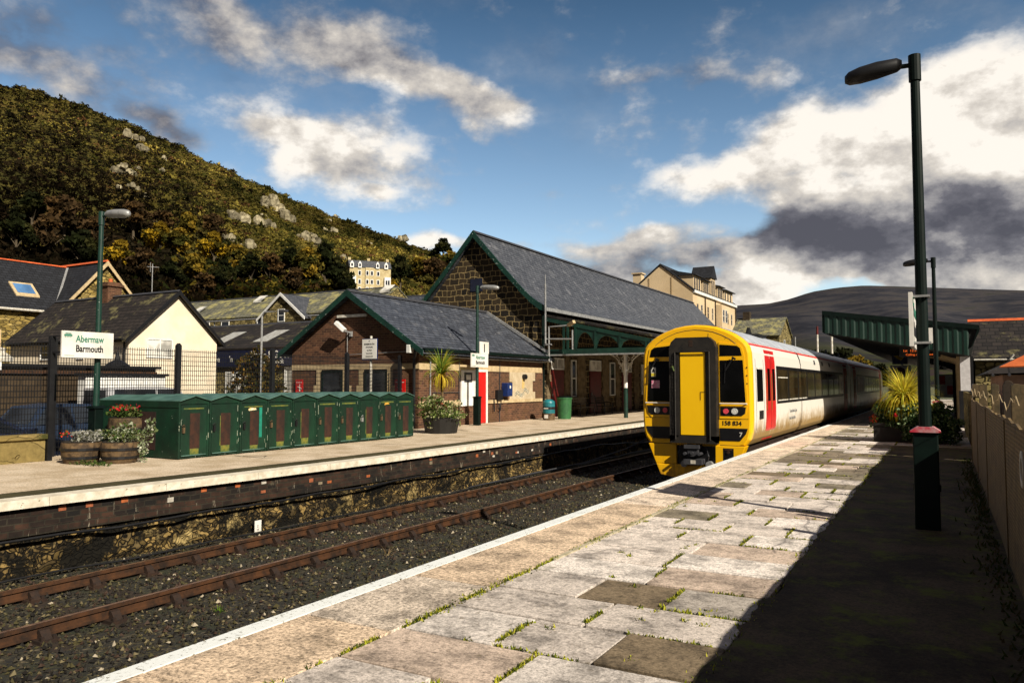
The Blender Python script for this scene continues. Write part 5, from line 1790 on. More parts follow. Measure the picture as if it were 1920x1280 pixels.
def gable_house(name, label, x0, x1, y0, y1, ze, zr, ridge, wall, roof, zg=GY, oh=0.3, cat='house', barge=None, rt=0.12, ridge_m=None, group=None):
    H_ = thing(name, label, cat, ((x0 + x1) / 2, (y0 + y1) / 2, zg), group)
    inv = (-(x0 + x1) / 2, -(y0 + y1) / 2, -zg)
    c = MB(); c.box(x0, x1, y0, y1, zg, ze)
    if ridge == 'y':
        m_ = (x0 + x1) / 2; sl = (zr - ze) / (m_ - x0)
        c.prism([(x0, ze), (x1, ze), (m_, zr)], 'y', y0, y1)
    else:
        m_ = (y0 + y1) / 2; sl = (zr - ze) / (m_ - y0)
        c.prism([(y0, ze), (y1, ze), (m_, zr)], 'x', x0, x1)
    c.build('wall', wall, H_).location = inv
    c = MB()
    lo = ze - oh * sl
    if ridge == 'y':
        for s_ in (-1, 1):
            e = (x0 - oh) if s_ < 0 else (x1 + oh)
            c.prism([(e, lo + 0.02), (m_, zr + 0.02), (m_, zr + 0.02 + rt), (e, lo + 0.02 + rt)], 'y', y0 - oh * 0.8, y1 + oh * 0.8)
    else:
        for s_ in (-1, 1):
            e = (y0 - oh) if s_ < 0 else (y1 + oh)
            c.prism([(e, lo + 0.02), (m_, zr + 0.02), (m_, zr + 0.02 + rt), (e, lo + 0.02 + rt)], 'x', x0 - oh * 0.8, x1 + oh * 0.8)
    rf = c.build('roof', roof, H_); rf.location = inv
    if barge:
        c = MB(); bw = 0.22
        if ridge == 'y':
            for yy in (y0 - oh * 0.8 - 0.05, y1 + oh * 0.8 + 0.01):
                for e in (x0 - oh - 0.02, x1 + oh + 0.02):
                    c = MB(); c.prism([(e, lo + rt + 0.03), (m_, zr + rt + 0.05), (m_, zr + rt + 0.05 - bw * 1.15), (e, lo + rt + 0.03 - bw)], 'y', yy, yy + 0.04); c.build('bargeboard', barge, H_).location = inv
        else:
            for xx in (x0 - oh * 0.8 - 0.05, x1 + oh * 0.8 + 0.01):
                for e in (y0 - oh - 0.02, y1 + oh + 0.02):
                    c = MB(); c.prism([(e, lo + rt + 0.03), (m_, zr + rt + 0.05), (m_, zr + rt + 0.05 - bw * 1.15), (e, lo + rt + 0.03 - bw)], 'x', xx, xx + 0.04); c.build('bargeboard', barge, H_).location = inv
    c = MB()
    if ridge == 'y': c.prism([(m_ - 0.16, zr + rt - 0.03), (m_ + 0.16, zr + rt - 0.03), (m_, zr + rt + 0.09)], 'y', y0 - oh * 0.8, y1 + oh * 0.8)
    else: c.prism([(m_ - 0.16, zr + rt - 0.03), (m_ + 0.16, zr + rt - 0.03), (m_, zr + rt + 0.09)], 'x', x0 - oh * 0.8, x1 + oh * 0.8)
    c.build('ridge_tiles', ridge_m or GREYD, rf)
    return H_, inv, rf


# ---- small brick building
Bk, inv, rf = gable_house('brick_toilet_block', 'low dark red brick station building with green bargeboards and a red door', -22.88, -16.60, 22.6, 32.45, 2.95, 5.02, 'y', BRICK, SLATE2, zg=0.0, oh=0.42, cat='building', barge=GREEN_BARGE)
c = MB()
wbox(c, 'x', -16.60, 22.6, 32.3, 2.13, 2.36, 0.035)
wbox(c, 'y', 22.60, -22.88, -16.565, 2.16, 2.36, 0.035)
wbox(c, 'x', -16.60, 27.35, 32.3, 0.80, 0.94, 0.06); wbox(c, 'x', -16.60, 22.6, 25.3, 0.80, 0.98, 0.05)
c.build('stone_band', CREAMST, Bk).location = inv
for (a, b_) in ((-21.25, -20.20), (-19.08, -18.05)):
    f = win(Bk, inv, 'y', 22.6, a, b_, 0.95, 2.12, 1, 1, frame=GREEN_DARK, pane=GLASS)
    for u, u2 in ((a - 0.30, a - 0.42), (b_ + 0.02, b_ + 0.16)):
        c = MB(); wbox(c, 'y', 22.6, u, u + 0.26, 0.9, 2.155, 0.032); wbox(c, 'y', 22.6, u2, u2 + 0.26, 1.25, 1.55, 0.030)
        c.build('jamb_stone', CREAMST, f)
c = MB(); wbox(c, 'x', -16.60, 25.35, 26.32, 0.74, 2.16, 0.05)
p_ = c.build('white_panel', WHITE, Bk); p_.location = inv
c = MB(); wbox(c, 'x', -16.55, 25.55, 26.12, 1.68, 2.06, 0.012); c.build('vent_frame', GREYD, p_)
c = MB(); wbox(c, 'x', -16.538, 25.68, 26.0, 1.77, 1.98, 0.012); c.build('vent_glass', GLASSW, p_)
c = MB(); c.box(-16.6, -16.545, 26.33, 26.42, 0, 2.2); c.box(-16.6, -16.545, 27.22, 27.34, 0, 2.2); c.box(-16.6, -16.547, 26.42, 27.22, 2.10, 2.2)
f = c.build('door_frame', WHITE, Bk); f.location = inv
c = MB(); c.box(-16.6, -16.565, 26.42, 27.22, 0.02, 2.10)
d_ = c.build('door', RED, Bk); d_.location = inv
c = MB(); c.box(-16.565, -16.53, 26.48, 26.52, 1.0, 1.12); c.build('handle', BLACK, d_)
# cream blocked window panel with stepped edges
c = MB(); wbox(c, 'x', -16.60, 29.45, 31.35, 0.94, 2.13, 0.040)
wbox(c, 'x', -16.60, 29.22, 29.45, 1.7, 2.13, 0.038); wbox(c, 'x', -16.60, 31.35, 31.6, 1.75, 2.13, 0.038); wbox(c, 'x', -16.60, 29.22, 29.45, 0.94, 1.2, 0.038); wbox(c, 'x', -16.60, 31.35, 31.6, 0.94, 1.25, 0.038)
p_ = c.build('blocked_window', plain('pale_render_patch', (0.52, 0.43, 0.29), (0.40, 0.31, 0.19), 0.85, 3), Bk); p_.location = inv
c = MB()
rg = random.Random(4)
for k in range(9):
    a = 29.75 + k * 0.14; zc = 1.16 + 0.06 * math.sin(k * 1.3) + (0.14 if k > 5 else 0)
    pts_ = [(-16.556, a + 0.07 * math.cos(t_ + k) + rg.uniform(-0.02, 0.02), zc + 0.08 * math.sin(t_ * 1.2 + k)) for t_ in np.linspace(0, 5.2, 9)]
    c.tube(pts_, 0.010, 4, cap=False)
c.build('graffiti', plain('teal_spray', (0.03, 0.09, 0.11), rough=0.6), p_)
c = MB(); c.tube([(-16.56, 30.45, 1.93), (-16.42, 30.45, 1.93)], 0.12, 14); c.tube([(-16.42, 30.45, 1.93), (-16.38, 30.45, 1.93)], 0.09, 14)
c.build('wall_lamp', BLACK, Bk).location = inv
c = MB(); wbox(c, 'x', -16.56, 30.33, 30.55, 1.42, 1.82, 0.006); c.build('rust_stain', plain('rust_stain', (0.50, 0.33, 0.08), (0.55, 0.42, 0.2), 0.9, 9), p_)
# gutters and conduits
c = MB(); c.box(-16.22, -16.10, 22.3, 32.3, 2.78, 2.90)
c.build('gutter', GREEN_DARK, Bk).location = inv
c = MB()
c.tube([(-16.54, 22.9, 2.64), (-16.54, 32.2, 2.64), (-16.1, 32.3, 2.66)], 0.032, 8)
c.tube([(-16.55, 23.25, 0.0), (-16.55, 23.25, 2.64)], 0.03, 8)
c.tube([(-19.95, 22.55, 2.72), (-16.9, 22.55, 2.80)], 0.014, 6); c.tube([(-19.95, 22.55, 2.72), (-19.95, 22.55, 3.6)], 0.014, 6)
c.build('conduit', GREYP, Bk).location = inv
c = MB()
for yy in (25.2, 28.35): c.tube([(-16.56, yy, 0.0), (-16.56, yy, 2.6)], 0.018, 6)
c.tube([(-16.56, 23.4, 1.28), (-16.56, 25.2, 1.28)], 0.016, 6)
c.build('dark_conduit', GREYD, Bk).location = inv
c = MB(); c.tube([(-16.75, 22.52, 0), (-16.75, 22.52, 2.5), (-16.5, 22.3, 2.8)], 0.055, 8)
c.build('downpipe', BLACK, Bk).location = inv
c = MB(); c.box(-20.45, -19.0, 22.5, 22.57, 4.16, 4.26)
c.build('gable_bar', OFFW, Bk).location = inv
# flashing where the low roof meets the tall gable
c = MB(); c.beam((-19.6, 32.30, 5.13), (-16.25, 32.30, 3.10), 0.10, 0.12)
c.build('flashing', GREYP, Bk).location = inv

Cv = thing('security_camera', 'white security camera angled down on the brick gable', 'camera', (-19.95, 22.4, 3.7))
iv = (19.95, -22.4, -3.7)
c = MB(); c.beam((-20.18, 22.15, 3.95), (-19.82, 22.25, 3.62), 0.20, 0.16); c.build('housing', WHITE, Cv, bevel=0.02).location = iv
c = MB(); c.beam((-19.82, 22.25, 3.62), (-19.75, 22.58, 3.55), 0.05, 0.05); c.box(-19.82, -19.72, 22.5, 22.59, 3.42, 3.62); c.build('bracket', GREYP, Cv).location = iv
Cv = thing('security_camera', 'small white security camera on the corner downpipe under the brick building eaves', 'camera', (-16.8, 22.3, 2.8))
iv = (16.8, -22.3, -2.8)
c = MB(); c.box(-16.88, -16.70, 22.2, 22.42, 2.72, 3.02); c.build('housing', WHITE, Cv, bevel=0.02).location = iv
c = MB(); c.tube([(-16.79, 22.3, 3.02), (-16.79, 22.3, 3.15)], 0.07, 8); c.build('bracket', BLACK, Cv).location = iv

T_ = thing('telephone_box', 'blue metal telephone box fixed to the brick wall right of the red door', 'telephone', (-16.4, 28.7, 1.3))
iv = (16.4, -28.7, -1.3)
c = MB(); c.box(-16.59, -16.28, 28.55, 28.98, 1.08, 1.66); c.build('box', BLUE, T_, bevel=0.02).location = iv
c = MB(); c.box(-16.278, -16.274, 28.72, 28.82, 1.42, 1.54); c.build('label', SIGNW, T_).location = iv
Bx = thing('dark_casing', 'dark cabinet with hanging cables below and left of the blue telephone box', 'casing', (-16.5, 28.2, 1.1))  # plain black box with cables hanging beside the telephone box
iv = (16.5, -28.2, -1.1)
c = MB(); c.box(-16.59, -16.45, 28.02, 28.45, 0.92, 1.36); c.build('box', BLACK, Bx, bevel=0.01).location = iv
c = MB(); c.tube([(-16.52, 28.1, 0.92), (-16.5, 28.1, 0.55), (-16.5, 28.3, 0.5), (-16.52, 28.4, 0.9)], 0.02, 6); c.tube([(-16.52, 27.8, 1.0), (-16.5, 27.8, 0.45)], 0.03, 6); c.build('cable', BLACK, Bx).location = iv
for (a, b_, lab) in ((-17.62, -17.15, 'red notice with white figure on the right of the brick gable wall'), (-22.6, -22.2, 'red and white notice at the left end of the brick gable wall')):
    N_ = thing('wall_notice', lab, 'notice', ((a + b_) / 2, 22.5, 1.5)); iv = (-(a + b_) / 2, -22.5, -1.5)
    c = MB(); c.box(a, b_, 22.52, 22.55, 1.22, 1.78); c.build('board', RED, N_).location = iv
    c = MB(); c.box(a + 0.05, b_ - 0.05, 22.512, 22.518, 1.66, 1.68); c.box(a + 0.19, a + 0.26, 22.512, 22.518, 1.32, 1.5); c.tube([(a + 0.225, 22.518, 1.56), (a + 0.225, 22.508, 1.56)], 0.035, 8)
    c.beam((a + 0.12, 22.514, 1.50), (a + 0.33, 22.514, 1.42), 0.02, 0.02); c.build('symbol', SIGNW, N_).location = iv

# ---- tall station building with canopy
St = thing('station_building', 'tall dark stone station building with steep slate roof, green bargeboards and canopy', 'building', (-20.4, 51, 0))
inv = (20.4, -51, 0)
Y0, Y1 = 32.6, 70.5
c = MB(); c.prism([(-24.0, 0), (-16.8, 0), (-16.8, 5.05), (-20.4, 8.95), (-24.0, 5.05)], 'y', Y0, Y1)
c.build('wall', ASHLAR, St).location = inv
# roof: steep with a kick at the eaves
c = MB()
for s_ in (-1, 1):
    P = [(0.0, 9.10), (1.5, 7.45), (2.6, 6.28), (3.15, 5.74), (3.55, 5.42), (3.98, 5.16)]
    lo_ = [(-20.4 + s_ * u, v) for u, v in P]; hi = [(x, z + 0.13) for x, z in lo_]
    for (a, b_, ha, hb) in zip(lo_, lo_[1:], hi, hi[1:]):
        c.prism([a, b_, hb, ha], 'y', Y0 - 0.32, Y1 + 0.3)
rf = c.build('roof', SLATE, St); rf.location = inv
c = MB(); c.prism([(-20.58, 9.16), (-20.22, 9.16), (-20.4, 9.31)], 'y', Y0 - 0.32, Y1 + 0.3); c.build('ridge_tiles', GREYD, rf)
c = MB()
for s_ in (-1, 1):
    Q = [(0.0, 9.27), (1.5, 7.62), (2.6, 6.45), (3.15, 5.90), (3.55, 5.58), (4.0, 5.32)]
    for (u, v), (u2, v2) in zip(Q, Q[1:]):
        c.prism([(-20.4 + s_ * u, v), (-20.4 + s_ * u2, v2), (-20.4 + s_ * u2, v2 - 0.30), (-20.4 + s_ * u, v - 0.34)], 'y', Y0 - 0.40, Y0 - 0.325)
c.build('bargeboard', GREEN_BARGE, St).location = inv
c = MB(); wbox(c, 'y', Y0, -20.75, -20.05, 6.25, 6.88, 0.03); c.build('gable_vent', plain('blue_black_louvre', (0.012, 0.016, 0.035), rough=0.5), St).location = inv
c = MB(); c.box(-16.46, -16.30, Y0 - 0.3, Y1, 5.06, 5.22); c.build('gutter', GREYP, St).location = inv
c = MB(); c.tube([(-16.62, Y0 - 0.07, 0), (-16.62, Y0 - 0.07, 4.9)], 0.08, 8); c.build('downpipe', GREEN_DARK, St).location = inv
# canopy
c = MB()
c.prism([(-16.8, 4.86), (-11.3, 3.72), (-11.3, 3.82), (-16.8, 4.98)], 'y', Y0 + 0.1, Y1 - 2)
c.build('canopy_roof', SLATEDK, St).location = inv
c = MB()
c.prism([(-16.6, 4.80), (-11.3, 3.62), (-11.3, 3.44), (-16.6, 4.62)], 'y', Y0 - 0.06, Y0 + 0.04)
c.box(-16.6, -11.4, Y0 - 0.05, Y0 + 0.05, 2.98, 3.24)
for x_ in (-15.55, -15.35, -14.95, -13.95, -12.75, -11.5): c.box(x_ - 0.05, x_ + 0.05, Y0 - 0.055, Y0 + 0.03, 3.24, 4.72 - (x_ + 16.6) * 0.222)
# scalloped fretwork boards
for (xa, xb) in ((-14.90, -14.00), (-13.90, -12.80), (-12.70, -11.55)):
    n_ = 10; top_ = []; bot = []
    for k in range(n_ + 1):
        u = xa + (xb - xa) * k / n_
        zt = 4.62 - (u + 16.6) * 0.222 + 0.02
        arch = 3.30 + (zt - 3.30) * 0.80 * math.sin(math.pi * k / n_) ** 0.6
        if k in (0, n_): arch = 3.24
        top_.append((u, zt)); bot.append((u, min(arch, zt - 0.06)))
    for k in range(n_):
        c.prism([bot[k], bot[k + 1], top_[k + 1], top_[k]], 'y', Y0 - 0.02, Y0 + 0.02)
c.build('canopy_end_truss', GREEN, St).location = inv
c = MB(); c.box(-11.42, -11.30, Y0 - 0.05, Y1 - 2, 3.12, 3.62); c.build('canopy_fascia', GREEN, St).location = inv
c = MB(); c.box(-16.6, -11.3, Y0 - 0.16, Y0 - 0.06, 2.93, 3.0); c.build('canopy_gutter', GREYP, St).location = inv
for k, yy in enumerate((34.7, 40.7, 46.7, 52.7)):
    c = MB(); c.tube([(-13.3, yy, 0.0), (-13.3, yy, 1.42)], 0.10, 14)
    col_ = c.build('column', GREEN, St); col_.location = inv
    c = MB(); c.tube([(-13.3, yy, 1.42), (-13.3, yy, 3.25)], 0.092, 14); c.build('upper_shaft', WHITE, col_)
    c = MB()
    for s_ in (1, -1):
        arc = [(-13.3 + s_ * (0.10 + 1.25 * (1 - math.cos(t_))), yy, 2.05 + 1.12 * math.sin(t_)) for t_ in np.linspace(0, math.pi / 2, 9)]
        c.tube(arc, 0.025, 6)
        for (u, v, r_) in ((0.26, 2.98, 0.15), (0.24, 2.66, 0.12), (0.52, 3.03, 0.10), (0.21, 2.42, 0.08), (0.74, 3.08, 0.07)):
            c.tube([(-13.3 + s_ * u + r_ * math.cos(t_), yy, v + r_ * math.sin(t_)) for t_ in np.linspace(0, 2 * math.pi, 13)], 0.022, 5, cap=False)
        c.box(min(-13.3, -13.3 + s_ * 1.35), max(-13.3, -13.3 + s_ * 1.35), yy - 0.02, yy + 0.02, 3.17, 3.22)
    c.build('spandrel_bracket', OFFW, col_)
    c = MB(); c.box(-16.6, -11.45, yy - 0.06, yy + 0.06, 3.24, 3.42); c.build('cross_beam', GREEN_DARK, St).location = inv
SHADEDST = plain('shade_toned_stone', (0.20, 0.145, 0.075), (0.09, 0.065, 0.035), 0.9, 3)  # pale stone with the canopy's shade put into its colour
# wall dressings under the canopy (pale stone), doors, windows
def quoin(y0_, y1_, z0_=0.0, z1_=3.0):
    c = MB(); z = z0_; k = 0
    while z < z1_:
        j = 0.10 if k % 2 else 0.0
        wbox(c, 'x', -16.8, y0_ - j, y1_ + j, z, min(z + 0.34, z1_), 0.06); z += 0.345; k += 1
    return c


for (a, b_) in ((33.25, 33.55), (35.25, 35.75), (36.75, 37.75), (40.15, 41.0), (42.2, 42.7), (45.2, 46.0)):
    quoin(a, b_).build('stone_quoin', SHADEDST, St).location = inv
c = MB(); wbox(c, 'x', -16.8, 33.2, 47, 3.0, 3.42, 0.05); c.build('stone_lintel', SHADEDST, St).location = inv
for k, (a, b_, m_) in enumerate(((33.62, 35.1, REDDK), (38.4, 39.9, REDDK), (43.2, 44.7, REDDK))):  # doors in a darker red that carries the canopy's shade
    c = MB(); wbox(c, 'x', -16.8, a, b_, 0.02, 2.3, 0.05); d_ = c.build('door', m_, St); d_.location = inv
    win(St, inv, 'x', -16.8, a, b_, 2.32, 2.9, 2, 1, pane=GLASSW, name='fanlight')
    c = MB(); wbox(c, 'x', -16.745, a + 0.1, a + 0.14, 1.0, 1.15, 0.05); c.build('handle', GREYP, d_)
for (a, b_) in ((36.0, 36.6), (41.25, 42.0), (46.5, 47.5), (48.2, 49.2), (50, 51)):
    win(St, inv, 'x', -16.8, a, b_, 0.95, 2.85, 1, 2, pane=GLASSW if a > 46 else GLASS)
c = MB(); c.box(-16.3, -16.0, 37.5, 39.0, 2.2, 2.5)
O_ = thing('station_light_sign', 'small red lit display hanging under the station canopy left of the train', 'display', (-12.4, 38.5, 2.6)); iv = (12.4, -38.5, -2.6)
c = MB(); c.box(-12.9, -11.9, 38.45, 38.55, 2.40, 2.75); c.build('case', BLACK, O_).location = iv
lettering('Mach 12:55', 0.15, (-12.85, 38.445, 2.60), '-y', ORANGE, O_, ext=0.001, bold=0.004).location = iv
lettering('Machynlleth', 0.12, (-12.85, 38.445, 2.44), '-y', ORANGE, O_, ext=0.001, bold=0.003).location = iv
c = MB(); c.box(-12.6, -12.58, 38.48, 38.52, 2.75, 3.3); c.box(-12.22, -12.20, 38.48, 38.52, 2.75, 3.3); c.build('hanger', GREYD, O_).location = iv
# camera mast at the corner
Ms = thing('camera_mast', 'grey pipe frame with a cream camera at the corner of the stone station building', 'mast', (-16.2, 32.2, 2.7))
iv = (16.2, -32.2, -2.7)
c = MB()
c.tube([(-16.3, 32.15, 3.5), (-16.3, 32.15, 6.3)], 0.045, 8); c.tube([(-16.3, 32.15, 6.3), (-16.3, 32.15, 6.75)], 0.02, 6)
c.tube([(-16.14, 32.2, 2.69), (-16.14, 32.2, 4.28), (-14.95, 32.2, 4.32)], 0.045, 8); c.tube([(-16.35, 32.2, 3.72), (-14.95, 32.2, 3.68)], 0.035, 8)
c.tube([(-14.93, 32.2, 4.1), (-14.93, 32.2, 3.2)], 0.04, 8); c.tube([(-16.4, 32.2, 3.45), (-16.0, 32.2, 3.45)], 0.04, 8)
c.build('frame', GREYP, Ms).location = iv
c = MB(); c.beam((-15.1, 32.15, 4.32), (-14.75, 32.0, 4.46), 0.16, 0.14); c.build('camera', CREAMST, Ms).location = iv

# ---- platform furniture
def bin_(label, x, y, r_, h, bands):
    b_ = thing('litter_bin', label, 'bin', (x, y, 0))
    z = 0
    for k, (hh, m_, nm) in enumerate(bands):
        c = MB(); c.lathe([(r_, z), (r_, z + hh)], 0, 0, 20); c.build(nm, m_, b_); z += hh
    c = MB(); c.lathe([(r_ * 1.04, z), (r_ * 0.95, z + 0.08), (r_ * 0.5, z + 0.16)], 0, 0, 20); c.build('lid', bands[-1][1], b_)
    return b_


TEAL = plain('teal_band', (0.012, 0.17, 0.20), (0.008, 0.10, 0.12), 0.45, 4)
bb = bin_('round litter bin with turquoise and black bands beside the brick corner', -15.55, 31.0, 0.27, 0.95, [(0.30, OAK, 'base'), (0.17, TEAL, 'lower_band'), (0.12, BLACK, 'slot_band'), (0.17, TEAL, 'upper_band')])
c = MB(); c.box(-0.09, 0.09, -0.275, -0.268, 0.08, 0.24); c.build('label', SIGNW, bb)
c = MB(); c.box(-0.12, 0.10, -0.277, -0.268, 0.50, 0.54); c.build('stripe', SIGNW, bb)
gb = thing('green_tub', 'plain green waste tub under the canopy edge, right of the banded bin', 'bin', (-15.35, 32.2, 0))
c = MB(); c.lathe([(0.30, 0), (0.34, 0.9), (0.37, 0.92), (0.37, 0.98)], 0, 0, 20); c.build('body', plain('tub_green', (0.03, 0.13, 0.04), (0.02, 0.08, 0.03), 0.5), gb)
c = MB(); c.lathe([(0.35, 0.985), (0.3, 1.04)], 0, 0, 20); c.build('lid', GREEN_DARK, gb)


def bench(label, x, y, L, m_, group=None):
    B_ = thing('platform_bench', label, 'bench', (x, y, 0), group)
    c = MB()
    for k in range(3): c.box(-0.22 + k * 0.15, -0.09 + k * 0.15, 0, L, 0.42, 0.45)
    c.build('seat', m_, B_)
    c = MB()
    for k in range(3): c.box(-0.29 - 0.02 * k, -0.26 - 0.02 * k, 0, L, 0.55 + 0.13 * k, 0.65 + 0.13 * k)
    c.build('backrest', m_, B_)
    for yy in (0.05, L - 0.09):
        c = MB(); c.tube([(0.24, yy, 0), (0.18, yy, 0.25), (0.24, yy, 0.42), (0.22, yy, 0.62), (-0.25, yy, 0.64)], 0.025, 6)
        c.tube([(-0.24, yy, 0), (-0.20, yy, 0.3), (-0.34, yy, 0.98)], 0.025, 6); c.build('leg', BLACK, B_)
    return B_


bench('grey-brown slatted bench with black iron ends against the stone wall under the canopy', -16.0, 34.9, 1.9, plain('greyed_slats', (0.17, 0.14, 0.10), (0.09, 0.075, 0.05), 0.8, 6))
bench('dark bench deeper under the canopy, right of the grey-brown bench', -16.0, 38.0, 1.2, WOODDK)
bench('dark long bench under the canopy just left of the train', -14.6, 44.5, 2.2, WOODDK)
Ps = thing('poster_case', 'row of pale posters on the wall under the canopy beside the train', 'poster case', (-15.0, 45, 1.3)); iv = (15.0, -45, -1.3)
c = MB(); c.box(-16.0, -13.2, 46.9, 47.0, 0.9, 2.2); c.build('frame', BLACK, Ps).location = iv
for k in range(3):
    c = MB(); c.box(-15.6 + k * 0.8, -15.1 + k * 0.8, 46.88, 46.895, 1.0, 2.05); c.build('poster', plain('poster_%d' % k, (0.40, 0.38, 0.35), (0.15, 0.12, 0.14), 0.6, 5 + k), Ps).location = iv

CHIP = plain('bare_primer', (0.34, 0.36, 0.28), (0.16, 0.20, 0.13), 0.8, 20)
# ---- ten cycle lockers
def locker(label, y0_, y1_, first=False, extra=None):
    L = thing('cycle_locker', label, 'locker', (-14.2, y0_, 0), 'row of green metal lockers')
    w_ = y1_ - y0_; m_ = w_ / 2
    c = MB(); c.box(-2.72, -0.02, 0.006, w_ - 0.006, 0.02, 1.23)
    c.prism([(0.006, 1.23), (w_ - 0.006, 1.23), (m_, 1.335)], 'x', -2.72, 0.0)
    c.box(-0.02, 0.0, 0.006, 0.055, 0.02, 1.23); c.box(-0.02, 0.0, w_ - 0.055, w_ - 0.006, 0.02, 1.23); c.box(-0.019, -0.001, 0.055, w_ - 0.055, 1.17, 1.229)
    c.build('body', LOCKG, L)
    c = MB()
    for (a, b_) in ((0.0, m_), (w_, m_)):
        c.prism([(a, 1.232), (b_, 1.340), (b_, 1.362), (a, 1.254)], 'x', -2.78, 0.045)
    c.build('roof', LOCKROOF, L)
    c = MB(); c.box(-0.018, 0.006, 0.065, w_ - 0.065, 0.06, 1.155)
    d_ = c.build('door', LOCKG, L, bevel=0.004)
    rl = random.Random(int(y0_ * 100))
    pa, pb = w_ * 0.36, w_ * 0.68
    z0p = 0.20 + rl.uniform(-0.03, 0.05)
    c = MB(); c.box(0.006, 0.009, pa, pb, z0p, 0.98 + rl.uniform(-0.03, 0.02)); c.build('rust_panel', RUST, d_)
    c = MB(); c.box(0.006, 0.0085, pa + 0.01, pb - 0.02, 0.08, z0p); c.build('scraped_paint', YPATCH, d_); c = MB()
    if rl.random() < 0.55: c.box(0.006, 0.0083, pa - 0.02, pa, z0p, 0.9)
    else: c.box(0.006, 0.0083, 0.12, w_ - 0.15, 1.06, 1.085 + rl.uniform(0, 0.02))
    c.build('scraped_paint', YPATCH, d_)
    c = MB(); c.box(0.006, 0.05, 0.085, 0.135, 0.56, 0.68); c.tube([(0.03, 0.07, 0.70), (0.05, 0.11, 0.74), (0.03, 0.14, 0.70)], 0.008, 5)
    c.build('padlock', rl.choice((GREYP, BLACK, OAK)), d_)
    c = MB(); c.box(0.006, 0.012, 0.08, w_ - 0.08, 0.065, 0.085); c.build('door_lip', LOCKROOF, d_)
    for k in range(7):
        zc = rl.uniform(0.08, 1.1); hh_ = rl.uniform(0.02, 0.13); e = rl.choice((0.058, 0.012, w_ - 0.070, w_ - 0.03))
        c = MB(); c.box(0.0005 if e < 0.05 or e > w_ - 0.05 else 0.006, 0.008, e, e + rl.uniform(0.006, 0.014), zc, zc + hh_); c.build('paint_chip', CHIP, d_)
    if first:
        c = MB(); c.box(-2.2, -0.75, -0.002, 0.0045, 0.18, 1.0)
        c.build('side_panel', plain('dark_brown_side', (0.030, 0.009, 0.006), (0.012, 0.006, 0.004), 0.85, 3), L)
        c = MB(); c.box(-2.76, 0.01, -0.008, 0.005, 1.10, 1.235); c.build('side_trim', LOCKG, L)
    if extra == 'patch':
        c = MB(); c.box(0.006, 0.0095, pb + 0.02, pb + 0.10, 0.35, 1.05); c.build('turquoise_streak', plain('turquoise_streak', (0.01, 0.22, 0.15), rough=0.6), d_)
        c = MB(); c.prism([(0.25, 0.98), (0.48, 1.0), (0.46, 1.04), (0.30, 1.05), (0.24, 1.02)], 'x', 0.009, 0.012); c.build('torn_sticker', plain('torn_sticker', (0.7, 0.45, 0.15), (0.75, 0.7, 0.6), 0.6, 14), d_)
    if extra == 'orange':
        c = MB(); c.prism([(0.25, 1.0), (0.5, 1.02), (0.42, 1.07), (0.30, 1.06)], 'x', 0.009, 0.012); c.build('torn_sticker', plain('orange_sticker', (0.65, 0.35, 0.05), rough=0.6), d_)
    return L


LAB = ['nearest green locker of the row, its broad dark brown-panelled side facing the flower barrels',
       'green locker with yellow line beside its rust panel, second from the flower barrels',
       'green locker with torn pale sticker and turquoise streak on its door',
       'green locker with yellow scrape above its rust panel, right of the turquoise-streaked one',
       'fifth green locker of the row counted from the flower barrels',
       'sixth green locker of the row, in front of the brick gable windows',
       'seventh green locker of the row, in front of the pole with the blue-edged notice',
       'eighth green locker of the row, two before the one with an orange sticker top... third from the palm end',
       'green locker with an orange torn sticker, next to the last at the palm end',
       'last green locker of the row, right beside the potted palm']
LAB[7] = 'green locker third from the potted palm end of the row'
lb = [10.79, 11.58, 12.42, 13.24, 14.06, 14.90, 15.74, 16.56, 17.40, 18.24, 19.08]
for i in range(10):
    locker(LAB[i], lb[i], lb[i + 1] - 0.004, i == 0, {2: 'patch', 8: 'orange'}.get(i))

# pole notice with blue edge
Np = thing('parking_notice', 'blue-edged white notice on a grey pole behind the green lockers', 'sign', (-18.0, 21.4, GY))
iv = (18.0, -21.4, -GY)
kx = 21.4 / 18.1; Xs = -15.09 * kx
c = MB(); c.tube([(Xs, 21.42, GY), (Xs, 21.42, 3.32)], 0.045, 10); c.build('pole', OFFW, Np).location = iv
c = MB(); c.box(Xs - 0.34, Xs + 0.35, 21.34, 21.365, 2.46, 3.22); c.build('border', BLUE, Np).location = iv
c = MB(); c.box(Xs - 0.325, Xs + 0.325, 21.325, 21.34, 2.50, 3.20); c.build('board', SIGNW, Np).location = iv
for k, (tx, sz) in enumerate((('P', 0.08), ('BARMOUTH', 0.085), ('STATION', 0.075), ('Car Park', 0.06), ('Network Rail', 0.05), ('Customers only', 0.05))):
    lettering(tx, sz, (Xs, 21.322, 3.10 - k * 0.105), '-y', BLACK if k % 2 else GREYD, Np, align='CENTER', ext=0.001, bold=0.002).location = iv

